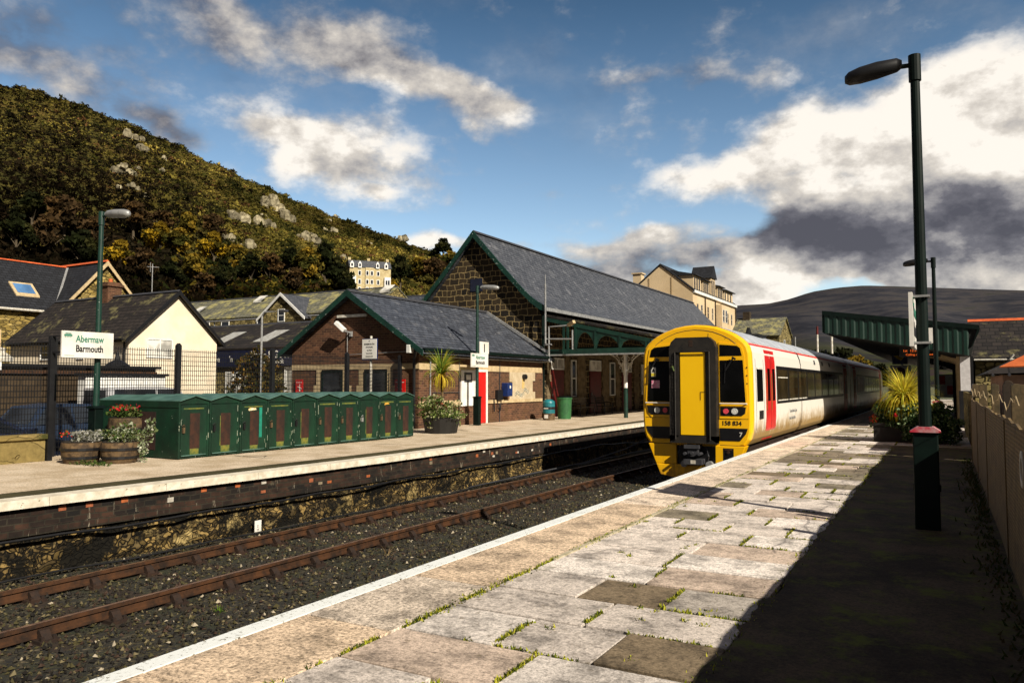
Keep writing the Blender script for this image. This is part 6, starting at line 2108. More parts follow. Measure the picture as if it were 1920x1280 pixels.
# ---- welded mesh fence behind the lockers
MF = thing('mesh_fence', 'black welded mesh fence with square posts between the platform and the car park', 'fence', (-17.3, 13, GY))
iv = (17.3, -13, -GY)
c = MB()
yy = 3.0
while yy < 22.5:
    c.box(-17.305, -17.295, yy - 0.005, yy + 0.005, GY, 2.50); yy += 0.062
z = 0.2
while z < 2.5:
    c.box(-17.3155, -17.3055, 3.0, 22.5, z - 0.007, z + 0.007); z += 0.125
c.build('mesh_panel', BLACK, MF).location = iv
for yy in (6.7, 9.9, 13.1, 16.3, 19.55, 22.4):
    c = MB(); c.box(-17.36, -17.25, yy - 0.06, yy + 0.06, GY, 2.60); c.prism([(yy - 0.06, 2.60), (yy + 0.06, 2.60), (yy, 2.66)], 'x', -17.36, -17.25)
    c.build('post', BLACK, MF).location = iv
c = MB(); c.box(-16.46, -16.36, 9.30, 9.40, 0, 2.62); c.box(-16.44, -16.05, 9.33, 9.37, 2.25, 2.29); c.box(-16.44, -16.05, 9.33, 9.37, 2.6, 2.62)
tag(c.build('sign_post', BLACK), 'black square post holding the large name board beside the low wall', 'post')
Lw = thing('low_wall', 'low yellowish rendered wall with coping at the left edge below the parked cars', 'wall', (-16.5, 5, 0))
iv = (16.5, -5, 0)
c = MB(); c.box(-16.7, -16.42, -6, 9.28, 0, 0.46); c.build('wall', LOWWALL, Lw).location = iv
c = MB(); c.box(-16.75, -16.36, -6, 9.32, 0.46, 0.56); c.build('coping', LOWWALL, Lw, bevel=0.01).location = iv
Rl = thing('grey_railing', 'short grey tubular railing between the last locker and the potted palm', 'railing', (-16.6, 21, 0)); iv = (16.6, -21, 0)
c = MB(); c.tube([(-16.7, 20.3, 0), (-16.7, 20.3, 1.18), (-16.7, 21.6, 1.18), (-16.7, 21.6, 0)], 0.028, 6); c.tube([(-16.7, 20.3, 0.75), (-16.7, 21.6, 0.75)], 0.022, 6); c.build('frame', GREYP, Rl).location = iv

# ---- barrels and planters
def barrel(root, x, y, r_, h, z=0.0):
    c = MB(); prof = [(r_ * 0.82, z), (r_ * 0.96, z + h * 0.4), (r_, z + h * 0.75), (r_ * 0.97, z + h)]
    c.lathe(prof, x, y, 18); return c


def barrel_planter(label, x, y, r_, h, kind):
    B_ = thing('barrel_planter', label, 'planter', (x, y, 0), None)
    barrel(B_, 0, 0, r_, h).build('barrel', OAK, B_)
    for (z, k) in ((h * 0.22, 0.915), (h * 0.62, 1.0)):
        c = MB(); c.lathe([(r_ * k + 0.01, z), (r_ * k + 0.012, z + h * 0.13)], 0, 0, 18); c.build('hoop', BLACK, B_)
    c = MB(); c.lathe([(r_ * 0.9, h), (r_ * 0.9, h + 0.02)], 0, 0, 14); c.build('soil', SOIL, B_)
    return B_


GR = [(0.05, 0.09, 0.02), (0.09, 0.12, 0.03), (0.16, 0.18, 0.06), (0.03, 0.05, 0.015)]
PALE = [(0.30, 0.33, 0.22), (0.20, 0.24, 0.12), (0.42, 0.42, 0.32), (0.10, 0.13, 0.05)]
b1 = barrel_planter('tall half barrel full of red geraniums at the back of the flower tubs', -15.80, 10.72, 0.40, 0.86, 'red')
leaf_cloud('leaves', b1, (0, 0, 0.98), (0.42, 0.42, 0.15), 900, 0.05, GR, seed=41)
leaf_cloud('blossoms', b1, (0, -0.02, 1.08), (0.38, 0.38, 0.09), 110, 0.045, [(0.42, 0.02, 0.02), (0.46, 0.04, 0.07), (0.35, 0.02, 0.01)], seed=42)
leaf_cloud('blossoms', b1, (0.32, 0.24, 1.08), (0.12, 0.12, 0.06), 40, 0.045, [(0.70, 0.16, 0.03)], seed=43)
b2 = barrel_planter('worn half barrel with trailing pale green plant, right against the locker side', -14.75, 9.85, 0.37, 0.42, 'trail')
leaf_cloud('trailing_plant', b2, (0.05, 0.05, 0.55), (0.42, 0.38, 0.24), 900, 0.045, PALE + GR, seed=51)
leaf_cloud('sprays', b2, (0.36, 0.26, 0.30), (0.10, 0.12, 0.34), 190, 0.04, PALE, seed=52)
leaf_cloud('sprays', b2, (0.40, 0.38, 0.68), (0.12, 0.12, 0.26), 90, 0.06, PALE, seed=53)
b3 = barrel_planter('dark half barrel with grey-leaved plant, left of the trailing one', -15.42, 9.45, 0.38, 0.42, 'grey')
leaf_cloud('grey_foliage', b3, (0.02, 0.1, 0.52), (0.34, 0.30, 0.16), 520, 0.05, [(0.35, 0.34, 0.30), (0.22, 0.22, 0.18), (0.45, 0.44, 0.40), (0.10, 0.10, 0.06)], seed=61)
leaf_cloud('blossoms', b3, (-0.30, -0.15, 0.58), (0.10, 0.10, 0.07), 40, 0.04, [(0.65, 0.05, 0.02), (0.05, 0.09, 0.02)], seed=62)
o = leaf_cloud('weeds', None, (-14.9, 9.3, 0.03), (0.7, 0.25, 0.05), 300, 0.035, GR, seed=63); tag(o, 'low green weeds at the foot of the flower barrels', 'weeds', kind='stuff')

Pp = thing('palm_planter', 'dark tub with a yellow-green palm rising from bushy variegated shrubs beside the last locker', 'planter', (-14.5, 21.0, 0))
c = MB(); c.lathe([(0.52, 0), (0.62, 0.5), (0.60, 0.52)], 0, 0, 18); c.build('tub', plain('black_tub', (0.012, 0.011, 0.010), rough=0.6), Pp)
VAR = [(0.06, 0.10, 0.02), (0.14, 0.18, 0.05), (0.26, 0.30, 0.11), (0.05, 0.08, 0.02), (0.45, 0.42, 0.25)]
leaf_cloud('shrub', Pp, (0, 0, 0.62), (0.78, 0.80, 0.42), 2600, 0.055, VAR, seed=71)
leaf_cloud('shrub', Pp, (-0.1, -0.35, 0.95), (0.5, 0.42, 0.30), 1000, 0.05, VAR, seed=72)
leaf_cloud('red_foliage', Pp, (0.05, -0.25, 0.92), (0.34, 0.3, 0.14), 260, 0.05, [(0.20, 0.05, 0.03), (0.30, 0.10, 0.06), (0.08, 0.03, 0.02)], seed=73)
c = MB(); c.tube([(0, 0, 0.5), (0.03, 0.02, 1.2), (0.0, 0.0, 1.85)], [0.05, 0.045, 0.05], 8); c.build('trunk', OAK, Pp)
blades('palm_crown', Pp, (0, 0, 1.92), 170, 1.05, 0.022, [(0.30, 0.38, 0.05), (0.16, 0.26, 0.04), (0.45, 0.48, 0.08)], seed=74, up=0.5, curl=0.5)
blades('drooping_leaves', Pp, (0, 0, 1.84), 120, 1.1, 0.024, [(0.62, 0.52, 0.05), (0.70, 0.55, 0.08), (0.5, 0.35, 0.04)], seed=75, up=-0.25, curl=0.9)

# ================================================================ vehicles beyond the fence
def car(name, label, x, y, paint, L=4.1, W=1.72, Hh=1.43, rot=0.0, van=False, cat='car'):
    """nose towards local +Y, built of a lower body and a glasshouse shaped from cross-sections"""
    K = thing(name, label, cat, (x, y, GY)); K.rotation_euler = (0, 0, R(rot))
    hw = W / 2
    if not van:
        prof = [(-L / 2, 0.45, 0.80), (-L / 2 + 0.15, 0.28, 0.90), (-L * 0.30, 0.22, 0.93), (L * 0.10, 0.22, 0.93), (L * 0.32, 0.24, 0.86), (L / 2 - 0.15, 0.28, 0.72), (L / 2, 0.40, 0.60)]
    else:
        prof = [(-L / 2, 0.35, 1.0), (-L / 2 + 0.1, 0.28, 1.05), (L * 0.2, 0.25, 1.05), (L * 0.36, 0.28, 1.0), (L / 2, 0.40, 0.80)]
    c = MB(); secs = []
    for (yy, zb, zt) in prof:
        k = 0.90 if abs(abs(yy) - L / 2) < 0.01 else 1.0
        secs.append([(-hw * k * 0.94, yy, zb), (-hw * k, yy, (zb + zt) / 2), (-hw * k * 0.95, yy, zt - 0.06), (-hw * k * 0.85, yy, zt), (hw * k * 0.85, yy, zt), (hw * k * 0.95, yy, zt - 0.06), (hw * k, yy, (zb + zt) / 2), (hw * k * 0.94, yy, zb)])
    loft(c, secs); c.face(secs[0]); c.face(secs[-1])
    c.build('body', paint, K, smooth=False)
    if van: cab = [(-L / 2 + 0.06, 0.98, 1.02), (-L / 2 + 0.12, Hh, 0.98), (0.0, Hh + 0.04, 0.98), (L * 0.16, Hh - 0.03, 0.95), (L * 0.40, 0.99, 0.97)]
    else: cab = [(-L * 0.44, 0.90, 0.97), (-L * 0.33, Hh - 0.07, 0.86), (-L * 0.12, Hh, 0.84), (L * 0.06, Hh - 0.03, 0.84), (L * 0.26, 0.90, 0.95)]
    c = MB(); zb = 0.88 if not van else 0.98
    left = [(-hw * k * (0.80 if z > zb + 0.2 else 0.90), yy, z) for yy, z, k in cab]
    right = [(-p[0], p[1], p[2]) for p in left]
    for i in range(len(cab) - 1):
        c.face([left[i], left[i + 1], right[i + 1], right[i]])
    c.face(left); c.face(list(reversed(right)))
    gh = c.build('cabin', paint, K)
    # glass
    def lerp(a, b_, t_): return tuple(a[i] + (b_[i] - a[i]) * t_ for i in range(3))
    c = MB()
    a, b_, cc_, d_ = left[-2], left[-1], right[-1], right[-2]
    P = [lerp(a, d_, 0.06), lerp(a, d_, 0.94), lerp(b_, cc_, 0.95), lerp(b_, cc_, 0.05)]
    P = [lerp(P[0], P[3], 0.08), lerp(P[1], P[2], 0.08), lerp(P[1], P[2], 0.94), lerp(P[0], P[3], 0.94)]
    c.face([(p[0], p[1] + 0.008, p[2] + 0.010) for p in P]); c.build('windscreen', GLASSB, K)
    c = MB()
    a, b_, cc_, d_ = left[1], left[0], right[0], right[1]
    P = [lerp(lerp(a, d_, 0.08), lerp(b_, cc_, 0.08), 0.1), lerp(lerp(a, d_, 0.92), lerp(b_, cc_, 0.92), 0.1), lerp(lerp(a, d_, 0.92), lerp(b_, cc_, 0.92), 0.9), lerp(lerp(a, d_, 0.08), lerp(b_, cc_, 0.08), 0.9)]
    c.face([(p[0], p[1] - 0.008, p[2] + 0.008) for p in P]); c.build('rear_window', GLASS, K)
    for sd_ in (left, right):
        sx = -0.012 if sd_ is left else 0.012
        cxm = tuple(sum(p[i] for p in sd_) / len(sd_) for i in range(3))
        P = [lerp(p, cxm, 0.13) for p in sd_]
        ym = 0.5 * (P[0][1] + P[-1][1]) - 0.05
        top = sorted([p for p in P if p[2] > zb + 0.25], key=lambda p: p[1]); zt = top[0][2]
        c = MB(); c.face([(P[0][0] + sx, P[0][1], P[0][2]), (top[0][0] + sx, top[0][1], top[0][2]), (top[0][0] + sx, ym, zt), (P[0][0] + sx, ym, P[0][2])]); c.build('side_window', GLASS, K)
        c = MB(); c.face([(P[0][0] + sx, ym + 0.08, P[0][2]), (top[0][0] + sx, ym + 0.08, zt), (top[-1][0] + sx, top[-1][1], zt), (P[-1][0] + sx, P[-1][1], P[-1][2])]); c.build('side_window', GLASS, K)
    for s_ in (-1, 1):
        c = MB(); c.box(s_ * hw * 0.62 - 0.18, s_ * hw * 0.62 + 0.18, L / 2 - 0.10, L / 2 + 0.005, 0.52, 0.66); c.build('headlight', LAMPW, K, bevel=0.02)
        c = MB(); c.box(s_ * hw * 0.80 - 0.10, s_ * hw * 0.80 + 0.10, -L / 2 - 0.01, -L / 2 + 0.08, 0.58, 0.80); c.build('tail_light', REDDK, K, bevel=0.02)
        c = MB(); c.box(s_ * (hw + 0.09) - 0.09, s_ * (hw + 0.09) + 0.09, L * 0.20, L * 0.25, 0.90, 1.03); c.build('wing_mirror', paint, K, bevel=0.02)
        for yy in (-L * 0.31, L * 0.31):
            c = MB(); c.tube([(s_ * (hw - 0.2), yy, 0.31), (s_ * (hw + 0.005), yy, 0.31)], 0.31, 20); wh = c.build('wheel', RUBBER, K)
            c = MB(); c.tube([(s_ * (hw - 0.05), yy, 0.31), (s_ * (hw + 0.02), yy, 0.31)], 0.19, 14); c.build('rim', GREYP, wh)
    return K


def carpaint(n_, c_):
    m, t, p = newmat(n_); p.inputs['Base Color'].default_value = (*c_, 1); p.inputs['Metallic'].default_value = 0.5; p.inputs['Roughness'].default_value = 0.28
    return m


DB = carpaint('dark_blue_car_paint', (0.03, 0.04, 0.08)); BB = carpaint('slate_blue_car_paint', (0.035, 0.055, 0.10)); WV = carpaint('white_car_paint', (0.7, 0.7, 0.72))
car('parked_car', 'dark blue car with wide windscreen parked behind the low wall', -19.4, 9.0, DB, L=4.5, W=1.8, Hh=1.47, rot=12)
car('parked_car', 'pale blue hatchback parked between the dark blue car and the flower tubs', -22.6, 13.4, BB, L=3.9, Hh=1.50, rot=8)
car('parked_van', 'white van whose roof shows above the nearest green locker', -25.2, 17.9, WV, L=4.3, W=1.75, Hh=1.92, rot=0, van=True, cat='van')

# ================================================================ houses beyond the car park
H_, inv, rf = gable_house('cream_house', 'cream rendered house with dark slate roof and plain gable behind the mesh fence', -49.5, -38.0, 25.7, 31.4, 4.15, 6.75, 'x', CREAM, SLATEDK, oh=0.35, barge=BLACK)
win(H_, inv, 'x', -38.0, 26.75, 28.35, 3.05, 4.1, 2, 1, pane=GLASSW, name='window')
win(H_, inv, 'y', 25.7, -46.2, -45.3, 3.0, 3.85, 1, 2, pane=GLASS)
win(H_, inv, 'y', 25.7, -42.6, -42.0, 3.0, 3.85, 1, 2, pane=GLASS)
c = MB(); c.tube([(-38.25, 25.6, 0), (-38.25, 25.6, 4.1)], 0.06, 6); c.tube([(-49, 25.3, 4.0), (-38, 25.3, 4.0)], 0.06, 6); c.build('gutter', BLACK, H_).location = inv
c = MB(); c.box(-44.6, -43.7, 28.1, 29.0, 6.4, 7.75); c.box(-44.7, -43.6, 28.0, 29.1, 7.5, 7.62); ch = c.build('chimney', BRICK, rf)
c = MB(); c.box(-42.3, -41.5, 29.6, 30.3, 5.6, 7.05); c.build('chimney', WHITE, rf)
c = MB(); c.tube([(-42.9, 29.9, 6.0), (-42.9, 29.9, 7.0)], 0.28, 10); c.build('chimney_pot', ORANGET, rf)
c = MB(); c.tube([(-44.15, 28.55, 7.75), (-44.15, 28.55, 8.0)], 0.12, 8); c.build('chimney_pot', ORANGET, rf)
# stone house far left
H_, inv, rf = gable_house('stone_villa', 'large golden stone house with red ridge tiles and a rooflight at the left edge', -66.5, -58.5, 4, 36.6, 7.3, 11.0, 'y', RUBBLEGOLD, SLATENAVY, oh=0.4, ridge_m=REDRIDGE)
c = MB(); c.box(-64, -57.5, 33.4, 40.0, GY, 7.3); c.prism([(33.4, 7.3), (40.0, 7.3), (36.7, 11.05)], 'x', -64, -57.5); c.build('gable_wing', RUBBLEGOLD, H_).location = inv
c = MB()
for e in (33.0, 40.4): c.prism([(e, 6.95), (36.7, 11.08), (36.7, 11.22), (e, 7.07)], 'x', -64, -57.2)
c.build('wing_roof', SLATENAVY, H_).location = inv
c = MB()
for e in (33.0, 40.4): c.prism([(e, 7.12), (36.7, 11.28), (36.7, 10.92), (e, 6.85)], 'x', -57.2, -57.12)
c.build('bargeboard', CREAMST, H_).location = inv
c = MB(); c.prism([(36.5, 11.2), (36.9, 11.2), (36.7, 11.38)], 'x', -64, -57.2); c.build('ridge_tiles', REDRIDGE, rf)
c = MB(); c.tube([(-58.05, 4, 6.98), (-58.05, 33.2, 6.98)], 0.09, 6); c.build('gutter', OFFW, H_).location = inv
c = MB(); c.beam((-58.15, 33.25, 7.15), (-61.9, 36.3, 11.0), 0.16, 0.08); c.build('valley_flashing', GREYP, H_).location = inv
def slopeZ(x): return 11.16 - (abs(x + 62.5)) * (3.7 / 4.0)
c = MB()
for (xa, xb, ya, yb, zo) in ((-60.3, -59.2, 31.0, 32.7, 0.10),):
    c.face([(xa, ya, slopeZ(xa) + zo), (xb, ya, slopeZ(xb) + zo), (xb, yb, slopeZ(xb) + zo), (xa, yb, slopeZ(xa) + zo)])
    for (p, q) in (((xa, ya), (xb, ya)), ((xb, ya), (xb, yb)), ((xb, yb), (xa, yb)), ((xa, yb), (xa, ya))):
        c.face([(p[0], p[1], slopeZ(p[0]) - 0.05), (q[0], q[1], slopeZ(q[0]) - 0.05), (q[0], q[1], slopeZ(q[0]) + zo), (p[0], p[1], slopeZ(p[0]) + zo)])
f = c.build('rooflight', CREAMST, H_); f.location = inv
c = MB(); xa, xb, ya, yb = -60.15, -59.35, 31.2, 32.5
c.face([(xa, ya, slopeZ(xa) + 0.12), (xb, ya, slopeZ(xb) + 0.12), (xb, yb, slopeZ(xb) + 0.12), (xa, yb, slopeZ(xa) + 0.12)])
c.build('pane', plain('sky_blue_glass', (0.10, 0.22, 0.42), (0.05, 0.12, 0.25), 0.1, 0.6), f)
win(H_, inv, 'x', -58.5, 27.6, 29.4, 3.6, 5.2, 2, 1, surround=CREAMST, sw=0.3)
c = MB(); c.box(-62.9, -62.2, 28.6, 29.4, 10.7, 12.1); c.build('chimney', CREAMST, rf)
Ar = thing('aerial', 'thin television aerial standing beyond the golden stone gable', 'aerial', (-57.3, 40.6, 7)); iv = (57.3, -40.6, -7)
c = MB(); c.tube([(-57.3, 40.7, 6.9), (-57.3, 40.7, 11.6)], 0.04, 5); c.build('mast', GREYP, Ar).location = iv
c = MB(); c.beam((-57.3, 40.2, 11.3), (-57.3, 41.3, 11.4), 0.04, 0.04); c.beam((-57.3, 40.5, 10.9), (-57.3, 40.5, 11.7), 0.03, 0.03); c.build('antenna', GREYP, Ar).location = iv

# long terrace
H_, inv, rf = gable_house('stone_terrace', 'long mossy-roofed stone terrace with a small white-trimmed gable in the middle', -76, -46, 55, 63, 8.45, 10.9, 'x', RUBBLEOLV, SLATEMOSS, oh=0.12)
c = MB(); c.box(-59.3, -53.6, 54.3, 55, GY, 8.2); c.prism([(-59.3, 8.2), (-53.6, 8.2), (-56.45, 10.3)], 'y', 54.3, 58); c.build('gablet', RUBBLEOLV, H_).location = inv
c = MB()
for e in (-59.7, -53.2): c.prism([(e, 7.9), (-56.45, 10.35), (-56.45, 10.47), (e, 8.02)], 'y', 54.1, 59)
c.build('gablet_roof', SLATE, H_).location = inv
c = MB()
for e in (-59.7, -53.2): c.prism([(e, 8.05), (-56.45, 10.55), (-56.45, 10.25), (e, 7.78)], 'y', 54.0, 54.08)
c.build('bargeboard', WHITE, H_).location = inv
c = MB(); c.tube([(-74, 54.55, 8.15), (-59.7, 54.55, 8.15)], 0.09, 6); c.tube([(-53.2, 54.55, 8.15), (-44, 54.55, 8.15)], 0.09, 6); c.tube([(-66.6, 54.7, 8.1), (-66.6, 54.7, 2)], 0.07, 6); c.build('gutter', GREYP, H_).location = inv
win(H_, inv, 'y', 54.3, -56.95, -56.05, 7.7, 8.95, 1, 2)
for a in (-72.4, -68.9, -65.9, -60.6): win(H_, inv, 'y', 55.0, a, a + 1.2, 6.9, 8.15, 1, 2)
for (a, v) in ((-72, 0.3), (-64, 0.62), (-49, 0.4), (-47, 0.65)):
    ya, yb = 55 + 4 * v, 55 + 4 * v + 0.9; z_ = lambda y: 8.5 + (y - 55) * 0.7 + 0.2
    c = MB(); c.face([(a, ya, z_(ya)), (a + 1.2, ya, z_(ya)), (a + 1.2, yb, z_(yb)), (a, yb, z_(yb))]); c.face([(a, ya, z_(ya) - 0.2), (a + 1.2, ya, z_(ya) - 0.2), (a + 1.2, ya, z_(ya)), (a, ya, z_(ya))]); c.build('rooflight', GLASSW, H_).location = inv
Ds = thing('satellite_dish', 'white satellite dish on the terrace wall below the mossy roof', 'satellite dish', (-71.6, 54.8, 6)); iv = (71.6, -54.8, -6)
c = MB(); c.tube([(-71.5, 54.6, 6.2), (-71.3, 54.4, 6.25), (-71.28, 54.38, 6.25)], [0.2, 0.65, 0.66], 14); c.build('dish', WHITE, Ds).location = iv
c = MB(); c.beam((-71.6, 54.99, 6.1), (-71.5, 54.6, 6.2), 0.06, 0.06); c.build('arm', GREYD, Ds).location = iv
# shop with navy fascia
H_, inv, rf = gable_house('shop', 'low shop with a navy sign fascia and long dark roof with two pale rooflights', -47.0, -29.0, 34.0, 42.0, 3.85, 5.62, 'x', RUBBLEOLV, SLATEDK, oh=0.25, cat='shop')
c = MB(); c.box(-42.6, -29.4, 33.78, 34.0, 2.72, 3.82); f = c.build('fascia', NAVY, H_); f.location = inv
lettering('Home & Garden', 0.62, (-37.75, 33.775, 3.22), '-y', SIGNW, H_, bold=0.012, sx=0.86).location = inv
lettering('www.barmouth.co.uk', 0.36, (-37.6, 33.775, 2.88), '-y', SIGNW, H_, bold=0.008, sx=0.85).location = inv
lettering('re', 0.5, (-41.0, 33.775, 3.02), '-y', SIGNW, H_, bold=0.01).location = inv
lettering("'n", 0.5, (-39.7, 33.775, 3.02), '-y', SIGNW, H_, bold=0.01).location = inv
for a in (-42.6, -38.6):
    z_ = lambda y: 3.85 + (y - 34) * (1.77 / 4) + 0.17
    c = MB(); ya, yb = 34.7, 36.6
    c.face([(a, ya, z_(ya)), (a + 1.3, ya, z_(ya)), (a + 1.3, yb, z_(yb)), (a, yb, z_(yb))]); c.face([(a, ya, z_(ya) - 0.2), (a + 1.3, ya, z_(ya) - 0.2), (a + 1.3, ya, z_(ya)), (a, ya, z_(ya))]); c.build('rooflight', plain('pale_rooflight_%d' % int(-a), (0.45, 0.45, 0.42), (0.3, 0.28, 0.24), 0.4, 4), H_).location = inv
win(H_, inv, 'y', 34.0, -40.2, -38.3, 0.4, 2.4, 3, 1, pane=GLASSW, frame=WHITE, fw=0.12, name='shop_window')
win(H_, inv, 'y', 34.0, -35.0, -33.6, 0.4, 2.65, 2, 1, pane=GLASSW, frame=WHITE, fw=0.14, name='shop_window')
# walled annex, white bay, gate building between car park and cream house
H_ = thing('stone_annex', 'dark brown single-storey annex with a cream-edged parapet and small finial', 'building', (-32, 17, GY)); inv = (32, -17, -GY)
BRN = bricks('brown_stone', (0.075, 0.050, 0.026), (0.04, 0.026, 0.014), (0.03, 0.02, 0.01), 0.5, 0.22, 0.02, 0.9, var=0.6)
c = MB(); c.box(-34, -30.0, 10.9, 21.6, GY, 2.25); c.build('wall', BRN, H_).location = inv
c = MB(); c.box(-34, -29.85, 10.8, 21.75, 2.25, 2.36); c.build('parapet_cap', BLACK, H_).location = inv
c = MB(); c.box(-30.0, -29.9, 10.9, 21.6, 1.98, 2.12); c.build('string_course', RUSTY, H_).location = inv
c = MB(); c.lathe([(0.5, 2.36), (0.34, 2.5), (0.12, 2.62), (0.06, 2.9), (0.0, 3.05)], -30.3, 20.0, 12); c.build('finial', BLACK, H_).location = inv
c = MB(); c.box(-29.99, -29.93, 13.6, 14.0, 1.35, 1.55); c.build('plate', CREAMST, H_).location = inv
H_ = thing('white_bay', 'white rendered bay with a dark two-part window behind the mesh fence', 'building', (-28.8, 18.5, GY)); inv = (28.8, -18.5, -GY)
c = MB(); c.box(-28.5, -28.0, 17.25, 20.6, GY, 1.92); c.build('wall', WHITE, H_).location = inv
c = MB(); c.box(-28.6, -27.9, 17.15, 20.7, 1.92, 2.02); c.build('roof', BLACK, H_).location = inv
win(H_, inv, 'x', -28.0, 17.95, 18.45, 0.7, 1.5, 1, 1, pane=GLASS); win(H_, inv, 'x', -28.0, 18.5, 19.4, 0.7, 1.5, 1, 1, pane=GLASS)
H_ = thing('white_porch', 'white pillared porch with tall dark windows at the far left edge', 'porch', (-26.5, 12.5, GY)); inv = (26.5, -12.5, -GY)
c = MB(); c.box(-28.5, -26.0, 6, 13.05, GY, 2.05); c.build('wall', plain('black_stone', (0.03, 0.022, 0.015), rough=0.9), H_).location = inv
c = MB(); c.box(-28.6, -25.85, 5.9, 13.2, 2.05, 2.3); c.box(-26.0, -25.9, 12.85, 13.05, GY, 2.05); c.build('cornice', WHITE, H_).location = inv
win(H_, inv, 'x', -26.0, 11.0, 12.5, 0.3, 1.6, 2, 1, pane=GLASS, fw=0.09)
c = MB(); c.lathe([(0.50, 2.32), (0.52, 2.45), (0.30, 2.62), (0.30, 2.75), (0.0, 2.82)], -26.5, 13.3, 14); c.build('urn_cap', OFFW, H_).location = inv
# thin street light behind lockers
L_ = thing('street_light', 'thin grey street light with a long arm in front of the navy shop sign', 'street light', (-31.0, 30.0, GY)); iv = (31.0, -30, -GY)
Xp = -32.7
c = MB(); c.tube([(Xp, 30, GY), (Xp, 30, 5.35), (Xp + 0.2, 30, 5.55), (Xp + 1.4, 30, 5.55)], 0.055, 8); c.build('pole', GREYP, L_).location = iv
c = MB(); c.box(Xp + 1.4, Xp + 1.9, 29.9, 30.1, 5.48, 5.60); c.build('lamp_head', GREYD, L_, bevel=0.02).location = iv
# house roofs farther back
H_, inv, rf = gable_house('distant_house', 'grey slate roof of a house showing between the brick gable and the tall station gable', -58, -44, 72, 80, 9.3, 12.3, 'x', RUBBLEOLV, SLATE2, oh=0.3)
H_, inv, rf = gable_house('moss_roof_house', 'weathered stone house with brown mossy roof just above the train', -27.6, -20.8, 116, 126, 8.8, 11.6, 'x', RUBBLEOLV, SLATEMOSS, oh=0.3)
win(H_, inv, 'x', -20.8, 119.5, 120.6, 6.8, 8.2, 1, 1); win(H_, inv, 'y', 116, -25.6, -24.6, 6.3, 7.8, 1, 1)
c = MB(); c.box(-26.9, -25.9, 120.4, 121.6, 11.3, 12.7); c.build('chimney', BRN, rf)

# ---- beige apartment block
H_ = thing('beige_hotel', 'tall beige rendered block with a row of dark-roofed dormers above the station roof', 'building', (-39, 130, GY)); inv = (39, -130, -GY)
BEIGE = plain('beige_render', (0.62, 0.48, 0.30), (0.52, 0.39, 0.23), 0.85, 0.25)
YB, YE, XR, XL = 118.0, 146.0, -34.0, -44.4
c = MB(); c.prism([(XL, GY), (XR, GY), (XR, 16.3), (-39.2, 20.5), (XL, 16.3)], 'y', YB, YE); c.build('wall', BEIGE, H_).location = inv
c = MB()
for e in (XL - 0.3, XR + 0.3): c.prism([(e, 16.1), (-39.2, 20.6), (-39.2, 20.85), (e, 16.35)], 'y', YB - 0.15, YE + 0.3)
rf = c.build('roof', SLATENAVY, H_); rf.location = inv
c = MB(); c.box(-44.2, -42.8, 119, 120.5, 17, 19.6); c.box(-44.4, -42.6, 118.8, 120.7, 19.6, 19.8); c.build('chimney', BEIGE, rf)
c = MB(); c.box(XR - 0.0, XR + 0.35, YB, YE, 15.9, 16.35); c.build('cornice', WHITE, H_).location = inv
c = MB(); c.tube([(XR + 0.1, YE - 0.3, GY), (XR + 0.1, YE - 0.3, 16)], 0.12, 6); c.tube([(XR + 0.1, 124.8, GY), (XR + 0.1, 124.8, 16)], 0.12, 6); c.tube([(XR + 0.1, 131.2, GY), (XR + 0.1, 131.2, 16)], 0.12, 6); c.build('downpipe', BRN, H_).location = inv
c = MB(); c.box(-41.2, -41.0, YB - 0.06, YB, GY, 18.6); c.box(-37.5, -37.3, YB - 0.06, YB, GY, 18.6); c.box(XL, XR, YB - 0.05, YB, 13.1, 13.3); c.build('render_joint', plain('render_joint', (0.40, 0.29, 0.16), rough=0.9), H_).location = inv
for k, (ya, yb, zt) in enumerate(((119.0, 123.2, 18.9), (124.4, 128.0, 18.7), (129.4, 132.2, 19.6), (133.6, 137.2, 18.7), (138.4, 144.6, 18.5))):
    D_ = MB(); D_.box(XR - 3.0, XR - 0.15, ya, yb, 16.36, zt); d_ = D_.build('dormer', BEIGE, H_); d_.location = inv
    c = MB()
    if k == 2: c.prism([(ya - 0.4, zt), (yb + 0.4, zt), ((ya + yb) / 2, zt + 2.2)], 'x', XR - 3.6, XR + 0.1)
    else: c.prism([(XR - 3.8, zt + 0.9), (XR + 0.35, zt), (XR + 0.35, zt - 0.12), (XR - 3.8, zt)], 'y', ya - 0.3, yb + 0.3)
    c.build('dormer_roof', SLATENAVY, d_)
    n_ = 3 if yb - ya > 3.5 else 2
    for j in range(n_):
        u = ya + 0.3 + j * (yb - ya - 0.3) / n_
        c = MB(); wbox(c, 'x', XR - 0.15, u, u + 0.7, 16.7, zt - 0.35, 0.05); c.build('window', plain('beige_hotel_pane', (0.05, 0.04, 0.03), rough=0.3) if (k, j) == (0, 0) else MATS['beige_hotel_pane'], d_)
for j, ya in enumerate((120.0, 122.4, 126.2, 129.0, 133.4, 136.5, 139.5, 142.3)):
    for z0_ in (12.4, 8.6):
        win(H_, inv, 'x', XR, ya, ya + 1.0, z0_, z0_ + 2.0, 1, 2, frame=OFFW if j % 2 else BEIGE, pane=GLASS)
c = MB(); c.box(XR, XR + 1.1, 131.6, 135.4, GY, 15.2); c.build('bay', BEIGE, H_).location = inv
for z0_ in (12.2, 8.4):
    win(H_, inv, 'x', XR + 1.1, 132.0, 133.2, z0_, z0_ + 2.2, 1, 2); win(H_, inv, 'x', XR + 1.1, 133.8, 135.0, z0_, z0_ + 2.2, 1, 2)
H_, inv, rf = gable_house('dark_roof_house', 'dark slate roof showing just left of the beige block over the station roof', -52, -44.8, 108, 116, 13.6, 16.6, 'x', BEIGE, SLATENAVY, oh=0.3)

